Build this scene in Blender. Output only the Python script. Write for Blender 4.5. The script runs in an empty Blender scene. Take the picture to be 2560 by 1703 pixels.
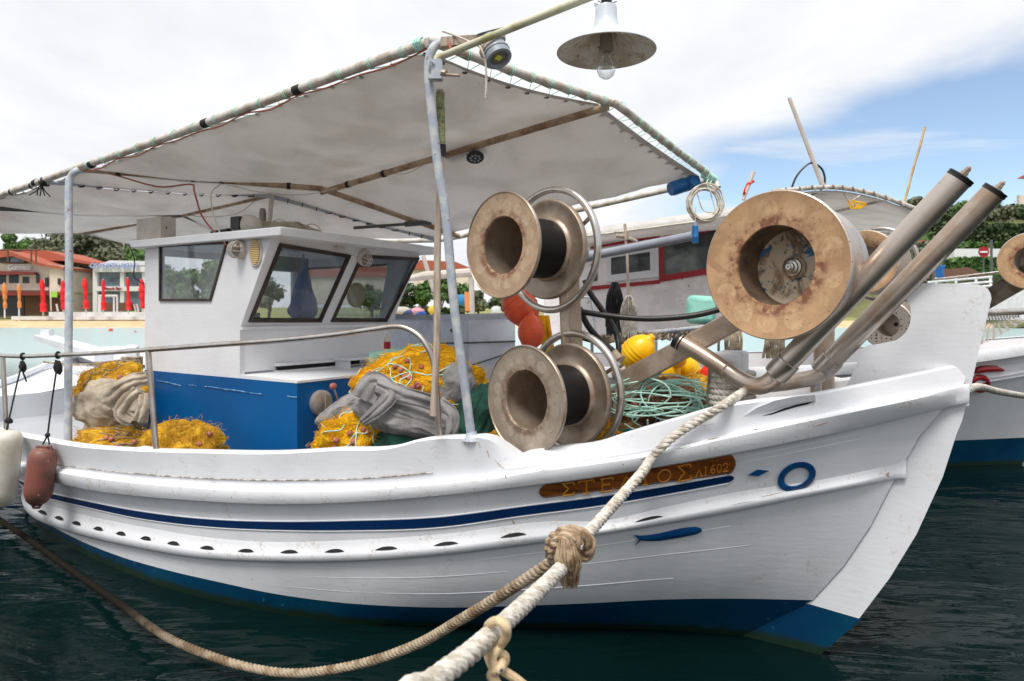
import bpy, math, random
import numpy as np
from mathutils import Vector, Matrix, noise
from mathutils.geometry import tessellate_polygon
random.seed(7)
sc = bpy.context.scene
col = sc.collection
V = Vector
PI = math.pi
# ---------------------------------------------------------------- measured frame of the place
F, CH, CX, HY = 1700.0, 1.8, 1280.0, 785.0      # focal length in photo px, eye height, centre, horizon
BO = (1.672, 3.626); BU = (-.8462, .5328); BN = (-.5328, -.8462)   # boat: foot of stem, aft direction, port direction
def P(px, py, D): return V(((px-CX)/F*D, D, CH-(py-HY)/F*D))
def ray(px, py): return V(((px-CX)/F, 1, -(py-HY)/F))
def G(s, n, z): return V((BO[0]+s*BU[0]+n*BN[0], BO[1]+s*BU[1]+n*BN[1], z))
def L(p):
    dx, dy = p[0]-BO[0], p[1]-BO[1]
    return dx*BU[0]+dy*BU[1], dx*BN[0]+dy*BN[1], p[2]
def on_plane(px, py, p0, nrm):
    d = ray(px, py); o = V((0,0,CH))
    return o + d*((p0-o).dot(nrm)/d.dot(nrm))
def Pn(px, py, n0): return on_plane(px, py, G(0, n0, 0), V((BN[0], BN[1], 0)))
def Ps(px, py, s0): return on_plane(px, py, G(s0, 0, 0), V((BU[0], BU[1], 0)))
def Pz(px, py, z0): return on_plane(px, py, V((0,0,z0)), V((0,0,1)))
def proj(p): return CX+F*p[0]/p[1], HY+F*(CH-p[2])/p[1]
def hermite(xs, ys):
    xs = np.array(xs, float); ys = np.array(ys, float)
    i = np.argsort(xs); xs = xs[i]; ys = ys[i]
    d = np.diff(ys)/np.diff(xs); m = np.empty_like(ys)
    m[1:-1] = (d[:-1]*np.diff(xs)[1:]+d[1:]*np.diff(xs)[:-1])/(xs[2:]-xs[:-2]); m[0] = d[0]; m[-1] = d[-1]
    def f(x):
        if x <= xs[0]: return float(ys[0]+m[0]*(x-xs[0]))
        if x >= xs[-1]: return float(ys[-1]+m[-1]*(x-xs[-1]))
        k = int(np.searchsorted(xs, x))-1; h = xs[k+1]-xs[k]; t = (x-xs[k])/h
        return float((2*t**3-3*t*t+1)*ys[k]+(t**3-2*t*t+t)*h*m[k]+(-2*t**3+3*t*t)*ys[k+1]+(t**3-t*t)*h*m[k+1])
    return f
def spline(pts, k=8):
    pts = [V(p) for p in pts]
    if len(pts) < 3:
        return [pts[0].lerp(pts[-1], i/k) for i in range(k+1)]
    out = []
    q = [pts[0]*2-pts[1]]+pts+[pts[-1]*2-pts[-2]]
    for i in range(1, len(q)-2):
        a, b, c, d = q[i-1:i+3]
        for j in range(k):
            t = j/k
            out.append(.5*((2*b)+(c-a)*t+(2*a-5*b+4*c-d)*t*t+(3*b-a-3*c+d)*t**3))
    out.append(pts[-1]); return out
# ---------------------------------------------------------------- mesh builder
class MB:
    def __init__(s): s.v = []; s.f = []; s.m = []; s.uv = {}
    def add(s, vs, fs, m=0):
        b = len(s.v); s.v += [V(x) for x in vs]
        for f in fs: s.f.append(tuple(b+i for i in f)); s.m.append(m)
        return s
    def grid(s, rows, m=0, close=False, uv=None):
        n = len(rows[0]); b = len(s.v)
        for r in rows: s.v += [V(x) for x in r]
        for i in range(len(rows)-1):
            for j in range(n if close else n-1):
                k = (j+1) % n
                s.f.append((b+i*n+j, b+i*n+k, b+(i+1)*n+k, b+(i+1)*n+j)); s.m.append(m(i, j) if callable(m) else m)
                if uv:
                    s.uv[len(s.f)-1] = [(j/n, uv[i]), ((j+1)/n, uv[i]), ((j+1)/n, uv[i+1]), (j/n, uv[i+1])]
        return s
    def box(s, c, size, m=0, ax=None):
        c = V(c); ax = ax or (V((1,0,0)), V((0,1,0)), V((0,0,1)))
        vs = [c+ax[0]*size[0]*.5*i+ax[1]*size[1]*.5*j+ax[2]*size[2]*.5*k for i in (-1,1) for j in (-1,1) for k in (-1,1)]
        return s.add(vs, [(0,1,3,2),(4,6,7,5),(0,4,5,1),(2,3,7,6),(0,2,6,4),(1,5,7,3)], m)
    def hexa(s, a, b, m=0):   # two quads a (4 pts) and b (4 pts)
        return s.add(list(a)+list(b), [(3,2,1,0),(4,5,6,7),(0,1,5,4),(1,2,6,5),(2,3,7,6),(3,0,4,7)], m)
    def tube(s, pts, r, n=10, m=0, cap=True, close=False):
        pts = [V(p) for p in pts]; N = len(pts)
        rs = r if isinstance(r, (list, tuple)) else [r]*N
        T = []
        for i in range(N):
            a = pts[(i-1) % N] if (i or close) else pts[0]; c = pts[(i+1) % N] if (i < N-1 or close) else pts[-1]
            t = (c-a); T.append(t.normalized() if t.length > 1e-9 else V((0,0,1)))
        u = T[0].cross(V((0,0,1)));
        if u.length < .05: u = T[0].cross(V((1,0,0)))
        u.normalize(); rows = []
        for i in range(N):
            u = (u-T[i]*u.dot(T[i])); u.normalize(); w = T[i].cross(u)
            rows.append([pts[i]+(u*math.cos(2*PI*j/n)+w*math.sin(2*PI*j/n))*rs[i] for j in range(n)])
        b = len(s.v)
        if close: rows.append(rows[0])
        s.grid(rows, m, True)
        if cap and not close:
            s.f.append(tuple(range(b+n-1, b-1, -1))); s.m.append(m)
            e = b+(N-1)*n; s.f.append(tuple(range(e, e+n))); s.m.append(m)
        return s
    def lathe(s, o, ax, prof, n=48, m=0, smoothuv=True):   # prof: (radius, height along axis)
        o = V(o); ax = V(ax).normalized(); u = ax.cross(V((0,0,1)))
        if u.length < .05: u = V((1,0,0))
        u.normalize(); w = ax.cross(u); rows = []; l = 0; uv = []
        for i, (r, h) in enumerate(prof):
            if i: l += math.hypot(r-prof[i-1][0], h-prof[i-1][1])
            uv.append(l)
            rows.append([o+ax*h+(u*math.cos(2*PI*j/n)+w*math.sin(2*PI*j/n))*max(r, 1e-5) for j in range(n)])
        l = max(l, 1e-6); uv = [x/l for x in uv]
        return s.grid(rows, m, True, uv)
    def rope(s, pts, r, pitch=6, m=0, n=7, strands=3):
        pts = [V(p) for p in pts]; N = len(pts)
        cum = [0]
        for i in range(1, N): cum.append(cum[-1]+(pts[i]-pts[i-1]).length)
        step = r*pitch/9; K = max(4, int(cum[-1]/step)); k = 0; c = []; T = []; R = []
        rr = r if isinstance(r, (list, tuple)) else None
        for i in range(K+1):
            d = cum[-1]*i/K
            while k < N-2 and cum[k+1] < d: k += 1
            a = (d-cum[k])/max(1e-9, cum[k+1]-cum[k]); c.append(pts[k].lerp(pts[k+1], a))
        T = [(c[min(i+1, K)]-c[max(i-1, 0)]).normalized() for i in range(K+1)]
        u = T[0].cross(V((0,0,1)));
        if u.length < .05: u = T[0].cross(V((1,0,0)))
        F_ = []
        for i in range(K+1):
            u = u-T[i]*u.dot(T[i]); u.normalize(); F_.append((u.copy(), T[i].cross(u)))
        for q in range(strands):
            s.tube([c[i]+(F_[i][0]*math.cos(2*PI*(i/9+q/strands))+F_[i][1]*math.sin(2*PI*(i/9+q/strands)))*r*.5 for i in range(K+1)], r*.56, n, m)
        return s
    def prism(s, poly, vec, m=0, holes=()):   # polygon (with holes) given thickness by vec
        vec = V(vec); loops = [[V(p) for p in poly]]+[[V(p) for p in h] for h in holes]
        tr = tessellate_polygon(loops); flat = [p for l in loops for p in l]; n = len(flat); b = len(s.v)
        s.v += flat+[p+vec for p in flat]
        for t in tr:
            s.f.append((b+t[0], b+t[1], b+t[2])); s.m.append(m); s.f.append((b+n+t[2], b+n+t[1], b+n+t[0])); s.m.append(m)
        k = 0
        for l in loops:
            for i in range(len(l)):
                j = (i+1) % len(l); s.f.append((b+k+i, b+k+j, b+n+k+j, b+n+k+i)); s.m.append(m)
            k += len(l)
        return s
    def sphere(s, c, r, sc_=(1,1,1), n=16, k=10, m=0, ax=None, fn=None):
        c = V(c); ax = ax or (V((1,0,0)), V((0,1,0)), V((0,0,1))); rows = []
        for i in range(k+1):
            th = PI*i/k; row = []
            for j in range(n):
                ph = 2*PI*j/n; d = V((math.sin(th)*math.cos(ph), math.sin(th)*math.sin(ph), math.cos(th)))
                q = 1+(fn(d) if fn else 0)
                row.append(c+(ax[0]*d[0]*sc_[0]+ax[1]*d[1]*sc_[1]+ax[2]*d[2]*sc_[2])*r*q)
            rows.append(row)
        return s.grid(rows, m, True)
WL = {}
def obj(name, mb, mats, parent=None, sm=35, origin=None, sub=0):
    if not isinstance(mats, (list, tuple)): mats = [mats]
    if parent is not None: off = WL[parent.name]
    else:
        if origin is None:
            xs = [v.x for v in mb.v]; ys = [v.y for v in mb.v]; zs = [v.z for v in mb.v]
            off = V(((min(xs)+max(xs))/2, (min(ys)+max(ys))/2, min(zs)))
        else: off = V(origin)
    me = bpy.data.meshes.new(name)
    me.from_pydata([v-off for v in mb.v], [], mb.f)
    for m in mats: me.materials.append(m)
    me.polygons.foreach_set('material_index', mb.m)
    if mb.uv:
        ul = me.uv_layers.new(name='uv')
        for p in me.polygons:
            q = mb.uv.get(p.index)
            if q:
                for k, li in enumerate(p.loop_indices): ul.data[li].uv = q[k] if k < len(q) else (0,0)
    me.validate()
    if sm:
        me.polygons.foreach_set('use_smooth', [True]*len(me.polygons))
        try: me.set_sharp_from_angle(angle=math.radians(sm))
        except Exception: pass
    o = bpy.data.objects.new(name, me); col.objects.link(o)
    if parent is not None: o.parent = parent
    else: o.location = off
    WL[o.name] = off
    if sub:
        md = o.modifiers.new('sub', 'SUBSURF'); md.levels = sub; md.render_levels = sub
    return o
def tag(o, label=None, cat=None, group=None, kind=None):
    for k, v in (('label', label), ('category', cat), ('group', group), ('kind', kind)):
        if v: o[k] = v
    return o
def empty(name, loc, label=None, cat=None, group=None):
    o = bpy.data.objects.new(name, None); col.objects.link(o); o.location = V(loc); o.empty_display_size = .2
    WL[o.name] = V(loc); return tag(o, label, cat, group)
# ---------------------------------------------------------------- materials
def lin(c): return tuple(((x/255)/12.92 if x/255 <= .04045 else ((x/255+.055)/1.055)**2.4) for x in c)
class NT:
    def __init__(s, name):
        s.m = bpy.data.materials.new(name); s.m.use_nodes = True; s.t = s.m.node_tree
        s.b = s.t.nodes['Principled BSDF']; s.out = s.t.nodes['Material Output']
        s.tc = s.n('ShaderNodeTexCoord')
    def n(s, ty, **k):
        x = s.t.nodes.new(ty)
        for a, b in k.items(): setattr(x, a, b)
        return x
    def l(s, a, b): s.t.links.new(a, b)
    def mapn(s, sc_=(1,1,1), src='Object', rot=(0,0,0)):
        m = s.n('ShaderNodeMapping'); s.l(s.tc.outputs[src], m.inputs[0]); m.inputs['Scale'].default_value = sc_; m.inputs['Rotation'].default_value = rot
        return m.outputs[0]
    def noise(s, scale, det=4, vec=None, rough=.55, dist=0):
        x = s.n('ShaderNodeTexNoise'); x.inputs['Scale'].default_value = scale; x.inputs['Detail'].default_value = det
        x.inputs['Roughness'].default_value = rough; x.inputs['Distortion'].default_value = dist
        s.l(vec if vec is not None else s.tc.outputs['Object'], x.inputs['Vector']); return x.outputs['Fac']
    def ramp(s, fac, lo, hi):
        x = s.n('ShaderNodeMapRange'); x.inputs[1].default_value = lo; x.inputs[2].default_value = hi; x.interpolation_type = 'SMOOTHSTEP'
        s.l(fac, x.inputs[0]); return x.outputs[0]
    def math(s, op, a, b=None, c=None):
        x = s.n('ShaderNodeMath', operation=op)
        for i, q in enumerate((a, b, c)):
            if q is None: continue
            if isinstance(q, (int, float)): x.inputs[i].default_value = q
            else: s.l(q, x.inputs[i])
        return x.outputs[0]
    def mix(s, fac, a, b):
        x = s.n('ShaderNodeMix', data_type='RGBA')
        if isinstance(fac, (int, float)): x.inputs[0].default_value = fac
        else: s.l(fac, x.inputs[0])
        for i, q in ((6, a), (7, b)):
            if isinstance(q, tuple): x.inputs[i].default_value = (*q, 1)
            else: s.l(q, x.inputs[i])
        return x.outputs[2]
    def bump(s, h, st=.3, dist=.01, prev=None):
        x = s.n('ShaderNodeBump'); x.inputs['Strength'].default_value = st; x.inputs['Distance'].default_value = dist
        s.l(h, x.inputs['Height'])
        if prev is not None: s.l(prev, x.inputs['Normal'])
        return x.outputs[0]
def mat(name, c, rough=.5, metal=0, c2=None, sc1=6, lo=.4, hi=.65, spots=None, sc2=40, slo=.66, shi=.72, bump=0, bsc=60, bd=.004, stretch=(1,1,1), coat=0, trans=0, rvar=.1):
    t = NT(name); v = t.mapn(stretch)
    base = tuple(c)
    if c2 is None: c2 = tuple(x*.85 for x in c)
    o = t.mix(t.ramp(t.noise(sc1, 5, v), lo, hi), base, tuple(c2))
    if spots: o = t.mix(t.ramp(t.noise(sc2, 3, v, .6), slo, shi), o, tuple(spots))
    t.l(o, t.b.inputs['Base Color'])
    t.b.inputs['Metallic'].default_value = metal
    r = t.math('MULTIPLY_ADD', t.noise(sc1*3, 3, v), rvar*2, rough-rvar)
    t.l(r, t.b.inputs['Roughness'])
    if bump: t.l(t.bump(t.noise(bsc, 4, v), bump, bd), t.b.inputs['Normal'])
    if coat: t.b.inputs['Coat Weight'].default_value = coat
    if trans: t.b.inputs['Transmission Weight'].default_value = trans
    return t.m
M = {}
def whitepaint(name, base=(.80,.815,.85), dirt=(.45,.38,.28), amt=.64, str_=(1,1,1), spot=.70):
    t = NT(name); v = t.mapn(str_)
    big = t.ramp(t.noise(2.2, 5, v), .35, .75)
    o = t.mix(big, base, tuple(x*.89 for x in base)); o = t.mix(t.math('MULTIPLY', t.ramp(t.noise(3.5, 6, t.mapn((1,1,.35)), .7, .8), .56, .72), .3), o, tuple(x*.78 for x in base))
    d = t.math('MULTIPLY', t.ramp(t.noise(7, 6, v, .7), amt-.08, amt+.12), t.ramp(t.noise(60, 3), .45, .6))
    o = t.mix(t.math('MULTIPLY', d, .6), o, dirt)
    o = t.mix(t.ramp(t.noise(23, 5, None, .65, .4), spot, spot+.02), o, (.42,.3,.22))
    t.l(o, t.b.inputs['Base Color']); t.b.inputs['Roughness'].default_value = .5; t.b.inputs['Specular IOR Level'].default_value = .35
    b1 = t.bump(t.noise(9, 4, t.mapn((1,1,5))), .13, .008)
    b2 = t.bump(t.noise(70, 3), .18, .002, b1)
    t.l(b2, t.b.inputs['Normal']); return t.m
M['white'] = whitepaint('hull_white_paint')
M['rail'] = whitepaint('rail_white_paint', amt=.56, spot=.685)
M['cabin'] = whitepaint('cabin_white_paint', (.77,.78,.81), amt=.72, spot=.76)
M['boot'] = mat('boot_top_blue', lin((2,50,88)), .3, c2=lin((4,64,90)), sc1=2.5, bump=.15, bsc=14, spots=lin((40,110,120)), sc2=30, slo=.7)
t = NT('boot_top_paint'); s_ = t.n('ShaderNodeSeparateXYZ'); g_ = t.n('ShaderNodeNewGeometry'); t.l(g_.outputs['Position'], s_.inputs[0]); o_ = t.mix(t.ramp(t.noise(2.5, 5), .35, .7), lin((2,52,90)), lin((4,68,94))); o_ = t.mix(t.ramp(t.noise(26, 4, None, .65), .66, .7), o_, lin((60,120,130)))
wl_ = t.ramp(t.math('SUBTRACT', s_.outputs[2], t.math('MULTIPLY', t.noise(9, 5, None, .7), .09)), .03, -.02); t.l(t.mix(wl_, o_, (.012,.03,.018)), t.b.inputs['Base Color']); t.b.inputs['Roughness'].default_value = .32; t.l(t.bump(t.noise(14, 4), .15, .004), t.b.inputs['Normal']); M['boot'] = t.m
M['navy'] = mat('stripe_navy', lin((2,44,92)), .35, bump=.1)
M['blue'] = mat('cabin_blue_paint', lin((0,88,150)), .4, c2=lin((0,78,138)), sc1=2, bump=.1, bsc=10, spots=lin((60,130,180)), sc2=55, slo=.76, shi=.78); M['blue'].node_tree.nodes['Principled BSDF'].inputs['Specular IOR Level'].default_value = .25
M['steel'] = mat('stainless_steel', (.62,.59,.56), .32, .95, c2=(.50,.43,.37), sc1=7, spots=(.32,.22,.15), sc2=45, slo=.70, shi=.76, bump=.12, bsc=90, bd=.001)
M['steelw'] = mat('warm_stained_steel', (.60,.53,.47), .34, .85, c2=(.46,.34,.25), sc1=3.2, lo=.42, hi=.62, spots=(.28,.18,.12), sc2=60, slo=.67, shi=.74, bump=.12, bsc=90, bd=.001)
M['emblem'] = mat('emblem_blue', lin((4,66,122)), .4, c2=lin((8,78,130)), sc1=12, bump=.15)
M['steelb'] = mat('tarnished_steel', (.46,.38,.31), .42, .6, c2=(.34,.25,.18), sc1=9, lo=.35, hi=.7, spots=(.16,.09,.05), sc2=60, slo=.66, shi=.72, bump=.2, bsc=80, bd=.002)
M['galv'] = mat('grey_painted_pipe', lin((170,178,190)), .5, c2=lin((196,200,202)), sc1=14, lo=.45, hi=.6, spots=lin((150,85,40)), sc2=30, slo=.69, shi=.72, bump=.2, bsc=60)
M['pipe'] = mat('weathered_frame_pipe', lin((206,202,194)), .55, c2=lin((172,160,142)), sc1=12, spots=lin((110,80,60)), sc2=40, slo=.66, shi=.74, bump=.25, bsc=70)
M['pipebr'] = mat('brown_frame_pipe', lin((182,158,132)), .6, c2=lin((142,112,86)), sc1=9, spots=lin((90,50,28)), sc2=30, slo=.64, shi=.72, bump=.25, bsc=70)
M['dark'] = mat('black_rubber', (.012,.012,.013), .42, bump=.1)
M['black'] = mat('hole_shade_black', (.006,.006,.006), .8)  # flat black painted for the shade inside holes and slots
M['frame'] = mat('window_frame_brown', lin((62,48,38)), .5, c2=lin((30,22,18)), sc1=12, spots=lin((130,110,90)), sc2=60, slo=.72)
M['wood'] = mat('weathered_wood', lin((186,170,154)), .8, c2=lin((140,124,110)), sc1=5, stretch=(8,8,.6), bump=.4, bsc=12, bd=.004)
M['ropew'] = mat('white_rope', lin((222,216,206)), .9, c2=lin((180,170,155)), sc1=30, bump=.6, bsc=220, bd=.004)
M['ropeb'] = mat('tan_rope', lin((176,160,138)), .9, c2=lin((122,102,80)), sc1=14, bump=.6, bsc=220, bd=.004)
t = NT('wet_end_rope'); s_ = t.n('ShaderNodeSeparateXYZ'); g_ = t.n('ShaderNodeNewGeometry'); t.l(g_.outputs['Position'], s_.inputs[0]); o_ = t.mix(t.ramp(t.noise(14, 5), .4, .65), lin((176,160,138)), lin((126,106,84)))
t.l(t.mix(t.ramp(s_.outputs[0], -1.3, -2.3), o_, (.012,.010,.007)), t.b.inputs['Base Color']); t.b.inputs['Specular IOR Level'].default_value = .1; t.b.inputs['Roughness'].default_value = .8; t.l(t.bump(t.noise(220, 3), .6, .004), t.b.inputs['Normal']); M['ropewet'] = t.m
M['ropey'] = mat('frayed_rope', lin((186,164,138)), .95, c2=lin((130,104,78)), sc1=30, bump=.6, bsc=150)
M['mint'] = mat('mint_cord', lin((196,234,220)), .8, c2=lin((168,214,198)), sc1=20)
M['blackcord'] = mat('black_cord', (.015,.015,.017), .8)
M['yellow'] = mat('yellow_net', lin((250,200,24)), .9, c2=lin((222,160,14)), sc1=10, lo=.35, hi=.65, bump=.7, bsc=110, bd=.012)
M['ochre'] = mat('ochre_net', lin((224,176,44)), .9, c2=lin((186,136,34)), sc1=10, lo=.35, hi=.65, bump=.7, bsc=110, bd=.012)
M['brownnet'] = mat('brown_net', lin((150,110,70)), .95, c2=lin((84,50,36)), sc1=9, bump=.7, bsc=110, bd=.012)
M['float'] = mat('pink_cork_float', lin((186,112,96)), .6, c2=lin((150,84,72)), sc1=20)
M['sack'] = mat('grey_mesh_sack', lin((150,148,148)), .9, c2=lin((118,116,116)), sc1=8, bump=.5, bsc=260, bd=.004)
M['sackb'] = mat('beige_sack', lin((190,178,160)), .9, c2=lin((150,136,118)), sc1=6, bump=.4, bsc=90, bd=.006)
M['green'] = mat('dark_green_cloth', lin((22,76,62)), .85, c2=lin((12,50,42)), sc1=8, bump=.4, bsc=120)
M['gyel'] = mat('green_net_cloth', lin((16,100,84)), .85)
M['orange'] = mat('orange_buoy', lin((240,98,56)), .45, c2=lin((214,84,52)), sc1=6)
M['red'] = mat('red_plastic', lin((222,50,26)), .35)
M['yb'] = mat('yellow_buoy', lin((250,200,10)), .38, c2=lin((238,176,8)), sc1=4)
M['bluep'] = mat('blue_plastic', lin((24,104,170)), .45, c2=lin((16,84,140)))
M['mintf'] = mat('mint_foam', lin((160,222,206)), .7, c2=lin((130,196,184)), sc1=8, bump=.3, bsc=30)
M['grey'] = mat('grey_plastic', lin((150,158,168)), .5)
M['greyd'] = mat('dark_grey_metal', lin((84,84,84)), .5)
M['boxw'] = mat('dirty_white_box', lin((206,196,186)), .6, spots=lin((150,100,60)), sc2=25, slo=.68)
M['redpaint'] = mat('red_paint', lin((160,22,30)), .4)
M['pinkw'] = mat('old_white_cabin', lin((226,214,208)), .5, spots=lin((150,130,116)), sc2=10, slo=.68, shi=.71)
M['fendw'] = mat('white_fender', lin((226,224,214)), .45, c2=lin((208,200,180)), sc1=6)
M['fendr'] = mat('faded_red_fender', lin((140,84,74)), .5, c2=lin((100,74,64)), sc1=5, spots=lin((205,185,178)), sc2=24, slo=.68, shi=.7)
M['copper'] = mat('red_brown_cable', lin((176,100,80)), .55)
M['creamc'] = mat('cream_cable', lin((214,206,190)), .6)
M['cream'] = mat('cream_plastic', lin((226,198,140)), .55)
# ---------------------------------------------------------------- camera, sky, sun
cam = bpy.data.cameras.new('camera'); co = bpy.data.objects.new('camera', cam); col.objects.link(co)
co.location = (0, 0, CH); co.rotation_euler = (PI/2, 0, 0)
cam.sensor_width = 36; cam.lens = 36*F/2560; cam.clip_end = 3000; cam.clip_start = .05
cam.shift_y = (HY-851.5)/2560
cam.dof.use_dof = True; cam.dof.focus_distance = 3.7; cam.dof.aperture_fstop = 4.0
sc.camera = co
SUN_EL, SUN_AZ = 62, 200     # azimuth measured from +Y clockwise: sun behind the camera, to the left
w = bpy.data.worlds.new("World"); sc.world = w; w.use_nodes = True; nt = w.node_tree; nt.nodes.clear()
def N(ty, **k):
    x = nt.nodes.new(ty)
    for a, b in k.items(): setattr(x, a, b)
    return x
out = N('ShaderNodeOutputWorld'); sky = N('ShaderNodeTexSky', sky_type='NISHITA', sun_disc=False)
sky.sun_elevation = math.radians(SUN_EL); sky.sun_rotation = math.radians(SUN_AZ); sky.air_density = 1.0; sky.dust_density = 0; sky.ozone_density = 1.5
bg = N('ShaderNodeBackground'); bg.inputs[1].default_value = .15
cl = N('ShaderNodeBackground'); mixs = N('ShaderNodeMixShader')
tc = N('ShaderNodeTexCoord'); sep = N('ShaderNodeSeparateXYZ'); nt.links.new(tc.outputs['Generated'], sep.inputs[0])
def mth(op, a, b=None, c=None, clamp=False):
    x = N('ShaderNodeMath', operation=op); x.use_clamp = clamp
    for i, q in enumerate((a, b, c)):
        if q is None: continue
        if isinstance(q, (int, float)): x.inputs[i].default_value = q
        else: nt.links.new(q, x.inputs[i])
    return x.outputs[0]
zz = mth('ADD', mth('MAXIMUM', sep.outputs[2], 0), .12)
cv = N('ShaderNodeCombineXYZ'); nt.links.new(mth('DIVIDE', sep.outputs[0], zz), cv.inputs[0]); nt.links.new(mth('DIVIDE', sep.outputs[1], zz), cv.inputs[1])
def nz(scale, det, seed, st=(1,1,1), rot=0, r=.55, dist=.3):
    m = N('ShaderNodeMapping'); nt.links.new(cv.outputs[0], m.inputs[0]); m.inputs['Scale'].default_value = st; m.inputs['Location'].default_value = (seed, seed*.7, 0); m.inputs['Rotation'].default_value = (0,0,rot)
    x = N('ShaderNodeTexNoise'); x.inputs['Scale'].default_value = scale; x.inputs['Detail'].default_value = det; x.inputs['Roughness'].default_value = r; x.inputs['Distortion'].default_value = dist
    nt.links.new(m.outputs[0], x.inputs['Vector']); return x.outputs['Fac']
n1 = nz(.9, 7, 3.1, (1.0,.55,1), .5, .52, .5)
# thick bank over the left and overhead, thin broken cloud low on the right
az = mth('DIVIDE', sep.outputs[0], mth('MAXIMUM', sep.outputs[1], .05))       # tan of bearing from straight ahead
el = mth('DIVIDE', sep.outputs[2], mth('MAXIMUM', sep.outputs[1], .05))
line = mth('SUBTRACT', mth('MULTIPLY_ADD', az, .42, .19), el)                  # >0 : below the edge of the bank (blue side)
line = mth('MULTIPLY', line, mth('GREATER_THAN', sep.outputs[1], 0.02))
line = mth('MULTIPLY', line, mth('MULTIPLY_ADD', az, 4.0, -.4, True))
cov = mth('SUBTRACT', mth('MULTIPLY_ADD', n1, 1.5, .12), mth('MULTIPLY', line, 5.5))
cov = mth('ADD', cov, 0)
mr = N('ShaderNodeMapRange', interpolation_type='SMOOTHSTEP'); nt.links.new(cov, mr.inputs[0]); mr.inputs[1].default_value = .05; mr.inputs[2].default_value = .62
thin = N('ShaderNodeMapRange', interpolation_type='SMOOTHSTEP'); nt.links.new(nz(.8, 6, 8.2, (.45,1.3,1), -.35, .6, .8), thin.inputs[0]); thin.inputs[1].default_value = .47; thin.inputs[2].default_value = .68; thin.inputs[4].default_value = .75
fac = mth('MAXIMUM', mth('MAXIMUM', mr.outputs[0], thin.outputs[0]), .08)
cr = N('ShaderNodeMix', data_type='RGBA'); gm = N('ShaderNodeMapRange'); nt.links.new(nz(1.6, 6, 5.5, (1,.6,1), .3), gm.inputs[0]); gm.inputs[1].default_value = .3; gm.inputs[2].default_value = .7
nt.links.new(gm.outputs[0], cr.inputs[0]); cr.inputs[6].default_value = (.76,.78,.83,1); cr.inputs[7].default_value = (1.0,1.0,1.0,1)
nt.links.new(cr.outputs[2], cl.inputs[0])
back = mth('MULTIPLY', mth('MULTIPLY_ADD', sep.outputs[1], -1.6, .1, True), mth('SUBTRACT', 1.0, mth('MULTIPLY', sep.outputs[2], 1.3, None, True), None, True))   # sky dimmed low behind the viewer, added to keep the lower hull dark
nt.links.new(mth('MULTIPLY_ADD', back, -.3, 1.0), cl.inputs[1])
nt.links.new(sky.outputs[0], bg.inputs[0]); nt.links.new(fac, mixs.inputs[0]); nt.links.new(bg.outputs[0], mixs.inputs[1]); nt.links.new(cl.outputs[0], mixs.inputs[2]); nt.links.new(mixs.outputs[0], out.inputs[0])
sl = bpy.data.lights.new('sun', 'SUN'); sl.energy = 3.0; sl.angle = math.radians(22); sl.color = (1, .96, .9)
so = bpy.data.objects.new('sun', sl); col.objects.link(so); so.location = (0, -5, 20)
a_, e_ = math.radians(SUN_AZ), math.radians(SUN_EL)
sd = V((math.sin(a_)*math.cos(e_), math.cos(a_)*math.cos(e_), math.sin(e_)))
so.rotation_euler = sd.to_track_quat('Z', 'Y').to_euler()
sc.view_settings.view_transform = 'Standard'; sc.view_settings.look = 'None'; sc.view_settings.exposure = .12; sc.view_settings.gamma = 1
sc.render.engine = 'CYCLES'; sc.cycles.use_denoising = True; sc.cycles.max_bounces = 8; sc.cycles.transparent_max_bounces = 12
try: sc.cycles.denoiser = 'OPENIMAGEDENOISE'
except Exception: pass
# ---------------------------------------------------------------- hull of the fishing boat
RAB = [(2028,1502),(2112,1410),(2183,1302),(2221,1225),(2281,1122),(2330,1040),(2368,1012)]
_r = [L(Pn(a, b, .05)) for a, b in RAB]
s_rab = hermite([-.5, 0]+[q[2] for q in _r]+[1.7], [.85, .42]+[q[0] for q in _r]+[_r[-1][0]-.12])
TW = hermite([0,.35,.73,1.32,1.88,2.43,3.28,4.03,5.0,5.6,6.4,7.0,7.4],[.055,.2,.41,.77,1.08,1.25,1.38,1.38,1.30,1.2,.9,.45,.1])
TG = hermite([0,.3,.6,1.0,1.6,2.2,2.9,3.6,4.4,5.4,6.2,6.8,7.5,8.2,8.7],[.07,.3,.5,.72,.98,1.18,1.34,1.43,1.48,1.5,1.48,1.43,1.25,.85,.3])
ZG = hermite([-.6,0,.5,1,2,3.5,5,6,8.3],[1.44,1.3,1.2,1.12,.98,.85,.75,.7,.78])
def HB(s, z):
    ds = max(0, s-s_rab(z)); a = TW(ds); b = TG(ds)
    if ds > 6.6: a = max(a, .03)
    f = max(0, min(1.15, z/ZG(s)))
    if z < 0: return max(.03, a*math.sqrt(max(.002, 1+z/.5)))
    return max(.03, a+(b-a)*(f**.9))
def hit(px, py, off=0.0):
    z = .8; s = 3
    for _ in range(40):
        lo, hi = -1.2, 6.4
        for _ in range(30):
            mid = (lo+hi)/2; g = G(mid, HB(mid, z)+off, z)
            if proj(g)[0] > px: lo = mid
            else: hi = mid
        s = (lo+hi)/2; g = G(s, HB(s, z)+off, z); zn = CH-(py-HY)/F*g.y
        if abs(zn-z) < 1e-5: break
        z = z*.4+zn*.6
    return s, HB(s, z)+off, z
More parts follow.
